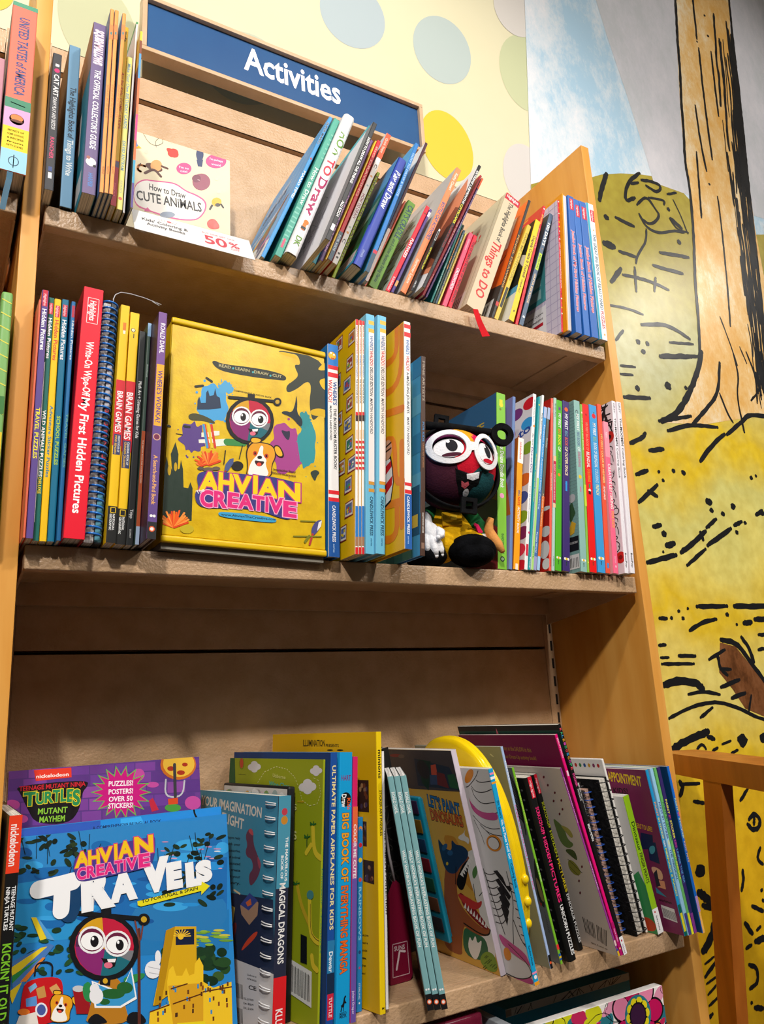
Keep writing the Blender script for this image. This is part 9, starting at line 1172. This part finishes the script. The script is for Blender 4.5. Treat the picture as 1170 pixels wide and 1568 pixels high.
mb=MB(); patch(mb,[(-.007,-.031),(-.002,-.034),(.003,-.032),(.005,-.036),(-.001,-.041),(-.006,-.038)],felt('d8606a'),.0020); mb.build('tongue',mouth)
for cx,cz,rx,rz,nm in((-.0215,.019,.0215,.0175,'L'),(.0345,.014,.0150,.0195,'R')):
    mb=MB(); patch(mb,ell(cx,cz,rx*.98,rz*.95),M_black,.0010); patch(mb,ell(cx,cz-.002,rx*.94,rz*.86),c_w,.0016)
    patch(mb,ell(cx+.002,cz-rz*.74,rx*.62,rz*.17,.05),c_mar if nm=='L' else c_red,.0020); eye=mb.build('eye_white',pd)
    mb=MB(); patch(mb,ell(cx+.0035,cz+.0015,rx*.36,rz*.56,.1),felt('26262a'),.0024); patch(mb,ell(cx-.0008,cz+.0085,rx*.12,rz*.16),c_w,.0029,rings=3); mb.build('pupil',eye)
# glasses: thick white felt rings standing off the head
def annulus(mb,O,I,fy,m,th):
    n=len(O); vs=[]
    for P,dy in((O,0),(I,0),(I,th),(O,th)): vs+=[fy(x,z)+Vector((0,dy,0)) for x,z in P]
    mb.add(vs,[(k*n+j,k*n+(j+1)%n,((k+1)%4)*n+(j+1)%n,((k+1)%4)*n+j) for k in range(4) for j in range(n)],m,False)
fy=lambda x,z:HC+Vector((x,-RH*.93*math.sqrt(max(.10,1-(x/RH)**2*.78-(z/RH)**2*.5))-.0035,z))
mb=MB(); annulus(mb,ell(-.0215,.0185,.0315,.0265,0,48),ell(-.0215,.0185,.0232,.0190,0,48),fy,c_w,.003)
annulus(mb,ell(.0345,.0135,.0215,.0285,-.12,48),ell(.0345,.0135,.0150,.0215,-.12,48),fy,c_w,.003)
vs=[fy(x,z)+Vector((0,-.0002+dy,0)) for dy in(0,.003) for x,z in((.005,.026),(.018,.024),(.018,.013),(.005,.011))]; mb.add(vs,[(0,1,2,3),(7,6,5,4)]+[(i,i+4,(i+1)%4+4,(i+1)%4) for i in range(4)],c_w)
mb.tube([fy(-.050,.020)+Vector((0,.002,0)),HC+Vector((-.062,-.012,.018)),HC+Vector((-.066,.012,.017))],.0035,c_w,8); mb.tube([fy(.053,.014)+Vector((0,.002,0)),HC+Vector((.063,-.006,.014)),HC+Vector((.066,.014,.013))],.003,c_w,8)
mb.build('glasses',pd)
# black head strap, buckles and bar
mb=MB(); n=64; R1=RH+.0028
ring=lambda r,y:[HC+Vector((r*math.cos(a),y-.022*max(0,-math.sin(a)),r*math.sin(a)*1.0)) for a in(2*pi*i/n for i in range(n))]
O=[ring(R1,-.014),ring(R1+.002,-.012),ring(R1+.002,.002),ring(R1,.004),ring(R1-.002,.002),ring(R1-.002,-.012)]
k=len(O); vs=[q for r in O for q in r]; mb.add(vs,[(i*n+j,i*n+(j+1)%n,((i+1)%k)*n+(j+1)%n,((i+1)%k)*n+j) for i in range(k) for j in range(n)],M_black,True); mb.build('head_strap',pd)
def buckle(mb,cx,cz,s,y,hw,m,tilt=0):
    Rm=Matrix.Rotation(tilt,3,'Y'); o_=[(-s,-s),(s,-s),(s,s),(-s,s)]; i_=[(-hw,-hw),(hw,-hw),(hw,hw),(-hw,hw)]
    vs=[]
    for P,dy in((o_,0),(i_,0),(i_,.006),(o_,.006)): vs+=[Vector((cx,y,cz))+Rm@Vector((a,dy,b)) for a,b in P]
    mb.add(vs,[(q*4+j,q*4+(j+1)%4,((q+1)%4)*4+(j+1)%4,((q+1)%4)*4+j) for q in range(4) for j in range(4)],m)
mb=MB(); buckle(mb,-.012,HC.z+RH+.0095,.011,HC.y-.012,.0052,M_black,.15); mb.build('buckle',pd)
mb=MB(); buckle(mb,.008,HC.z-RH-.0025,.0115,HC.y-.046,.0055,M_black,.12); mb.build('buckle',pd)
mb=MB(); y=HC.y-.016
a=Vector((-.068,y+.01,HC.z+RH+.006)); c=Vector((.060,y-.004,HC.z+RH-.008))
mb.tube([a,(a+c)/2+Vector((0,0,.002)),c],[.0068,.0062,.0052],M_black,10)
mb.ball(a,(.010,.006,.0075),M_black)
nn=28; cen=c+Vector((.017,-.001,-.004)); vs=[]
for r,dy in((.0175,-.004),(.0085,-.004),(.0085,.004),(.0175,.004)): vs+=[cen+Vector((r*math.cos(2*pi*i/nn),dy,r*math.sin(2*pi*i/nn))) for i in range(nn)]
mb.add(vs,[(k*nn+j,k*nn+(j+1)%nn,((k+1)%4)*nn+(j+1)%nn,((k+1)%4)*nn+j) for k in range(4) for j in range(nn)],M_black,False); mb.build('ring_bar',pd)
# body
def oval(cx,cy,cz,rx,ry,n=24): return [Vector((cx+rx*math.cos(2*pi*i/n),cy+ry*math.sin(2*pi*i/n),cz)) for i in range(n)]
c_trs=noisy('yellow_plush','d8a008','e8b414',110,rough=.95,bump=.5,bscale=300,spec=.1); c_grn=felt('1f6a38'); c_wp=noisy('white_plush','e4e2e4','f4f2f4',110,rough=.95,bump=.5,bscale=260,spec=.1)
mb=MB(); mb.loft([oval(.004,.0,.030,.040,.030),oval(.003,-.002,.045,.042,.032),oval(-.001,.0,.062,.036,.028),oval(-.004,.002,.080,.029,.023),oval(-.006,.004,.094,.023,.018)],c_trs)
for s,x0 in((-1,-.020),(1,.024)): mb.tube([(x0*.7,-.004,.046),(x0*1.05,-.018,.034),(x0*1.25,-.030,.026)],[.023,.0235,.021],c_trs,16)
trs=mb.build('trousers',pd)
mb=MB(); mb.box((-.020,-.0295,.062),(.010,-.0255,.082),felt('d09c10'),bev=.001); mb.box((-.008,-.0305,.070),(.002,-.0265,.078),felt('e8bc30'),bev=.0008); mb.build('front_pocket',trs)
mb=MB(); mb.add([Vector(q) for q in((.027,-.0315,.066),(.034,-.0285,.064),(.040,-.0300,.052),(.031,-.0345,.050))],[(0,1,2,3)],c_pk); 
vs=[(.027,-.0315,.066),(.034,-.0285,.064),(.040,-.0300,.052),(.031,-.0345,.050)]; mb.add([Vector(q)+Vector((0,.004,0)) for q in vs],[(3,2,1,0)],c_pk); mb.build('knee_patch',trs)
for s,x0,yy in((-1,-.046,-.016),(1,.020,-.030)):
    mb=MB(); mb.ball((x0,yy,.0245),(.036 if s>0 else .031,.031,.0243),M_blackp,fn=lambda q:Vector((q.x,q.y,q.z*(1 if q.z>0 else .98)))); mb.ball((x0,yy-.014,.017),(.028,.022,.0168),M_blackp); mb.build('boot',pd)
mb=MB(); mb.tube([(.018,.004,.088),(.034,.000,.076),(.042,-.005,.062),(.043,-.008,.050)],[.014,.0155,.0145,.012],c_grn,14); mb.build('sleeve',pd)
mb=MB(); mb.tube([(-.020,.004,.088),(-.036,.000,.080),(-.046,-.006,.070)],[.014,.0155,.014],c_grn,14); mb.build('sleeve',pd)
def hand(mb,w,dirs,scale=1):
    w=Vector(w); mb.ball(w,(.0135*scale,.0105*scale,.0155*scale),c_wp)
    for pth,r in dirs: mb.tube([w+Vector(q)*scale for q in pth],[r*scale,r*1.05*scale,r*.95*scale,r*.6*scale],c_wp,12); mb.ball(w+Vector(pth[-1])*scale,r*.62*scale,c_wp,nu=10,nv=8)
mb=MB(); hand(mb,(.044,-.010,.044),[(((.004,0,-.006),(.006,-.003,-.014),(.007,-.005,-.020),(.007,-.006,-.025)),.0052),(((-.003,-.003,-.006),(-.003,-.006,-.013),(-.002,-.008,-.019),(-.001,-.009,-.023)),.0052),(((.009,.002,0),(.013,.002,-.006),(.014,.001,-.012),(.014,.001,-.016)),.0048),(((-.008,-.003,.004),(-.013,-.006,-.001),(-.014,-.008,-.006),(-.014,-.009,-.010)),.0046)]); mb.build('hand',pd)
mb=MB(); mb.tube([(-.044,-.010,.078),(-.047,-.022,.064),(-.045,-.032,.052)],[.0135,.014,.013],c_wp,14)
hand(mb,(-.043,-.036,.048),[(((.004,-.004,-.006),(.008,-.007,-.014),(.010,-.008,-.022),(.011,-.008,-.028)),.0056),(((-.002,-.006,-.006),(.000,-.010,-.015),(.002,-.011,-.024),(.003,-.011,-.030)),.0056),(((-.008,-.005,-.004),(-.009,-.009,-.012),(-.008,-.010,-.020),(-.007,-.010,-.025)),.0052),(((.009,-.005,.004),(.012,-.010,.000),(.010,-.015,-.005),(.006,-.017,-.008)),.0052)],1.12); mb.build('hand',pd)
c_tan=felt('d89450'); mb=MB(); mb.tube([(.058,-.020,.076),(.055,-.018,.068),(.053,-.018,.058),(.057,-.022,.046),(.062,-.028,.034),(.066,-.034,.022)],[.0045,.0062,.0075,.0078,.0072,.0035],c_tan,10); mb.build('walking_stick',pd)
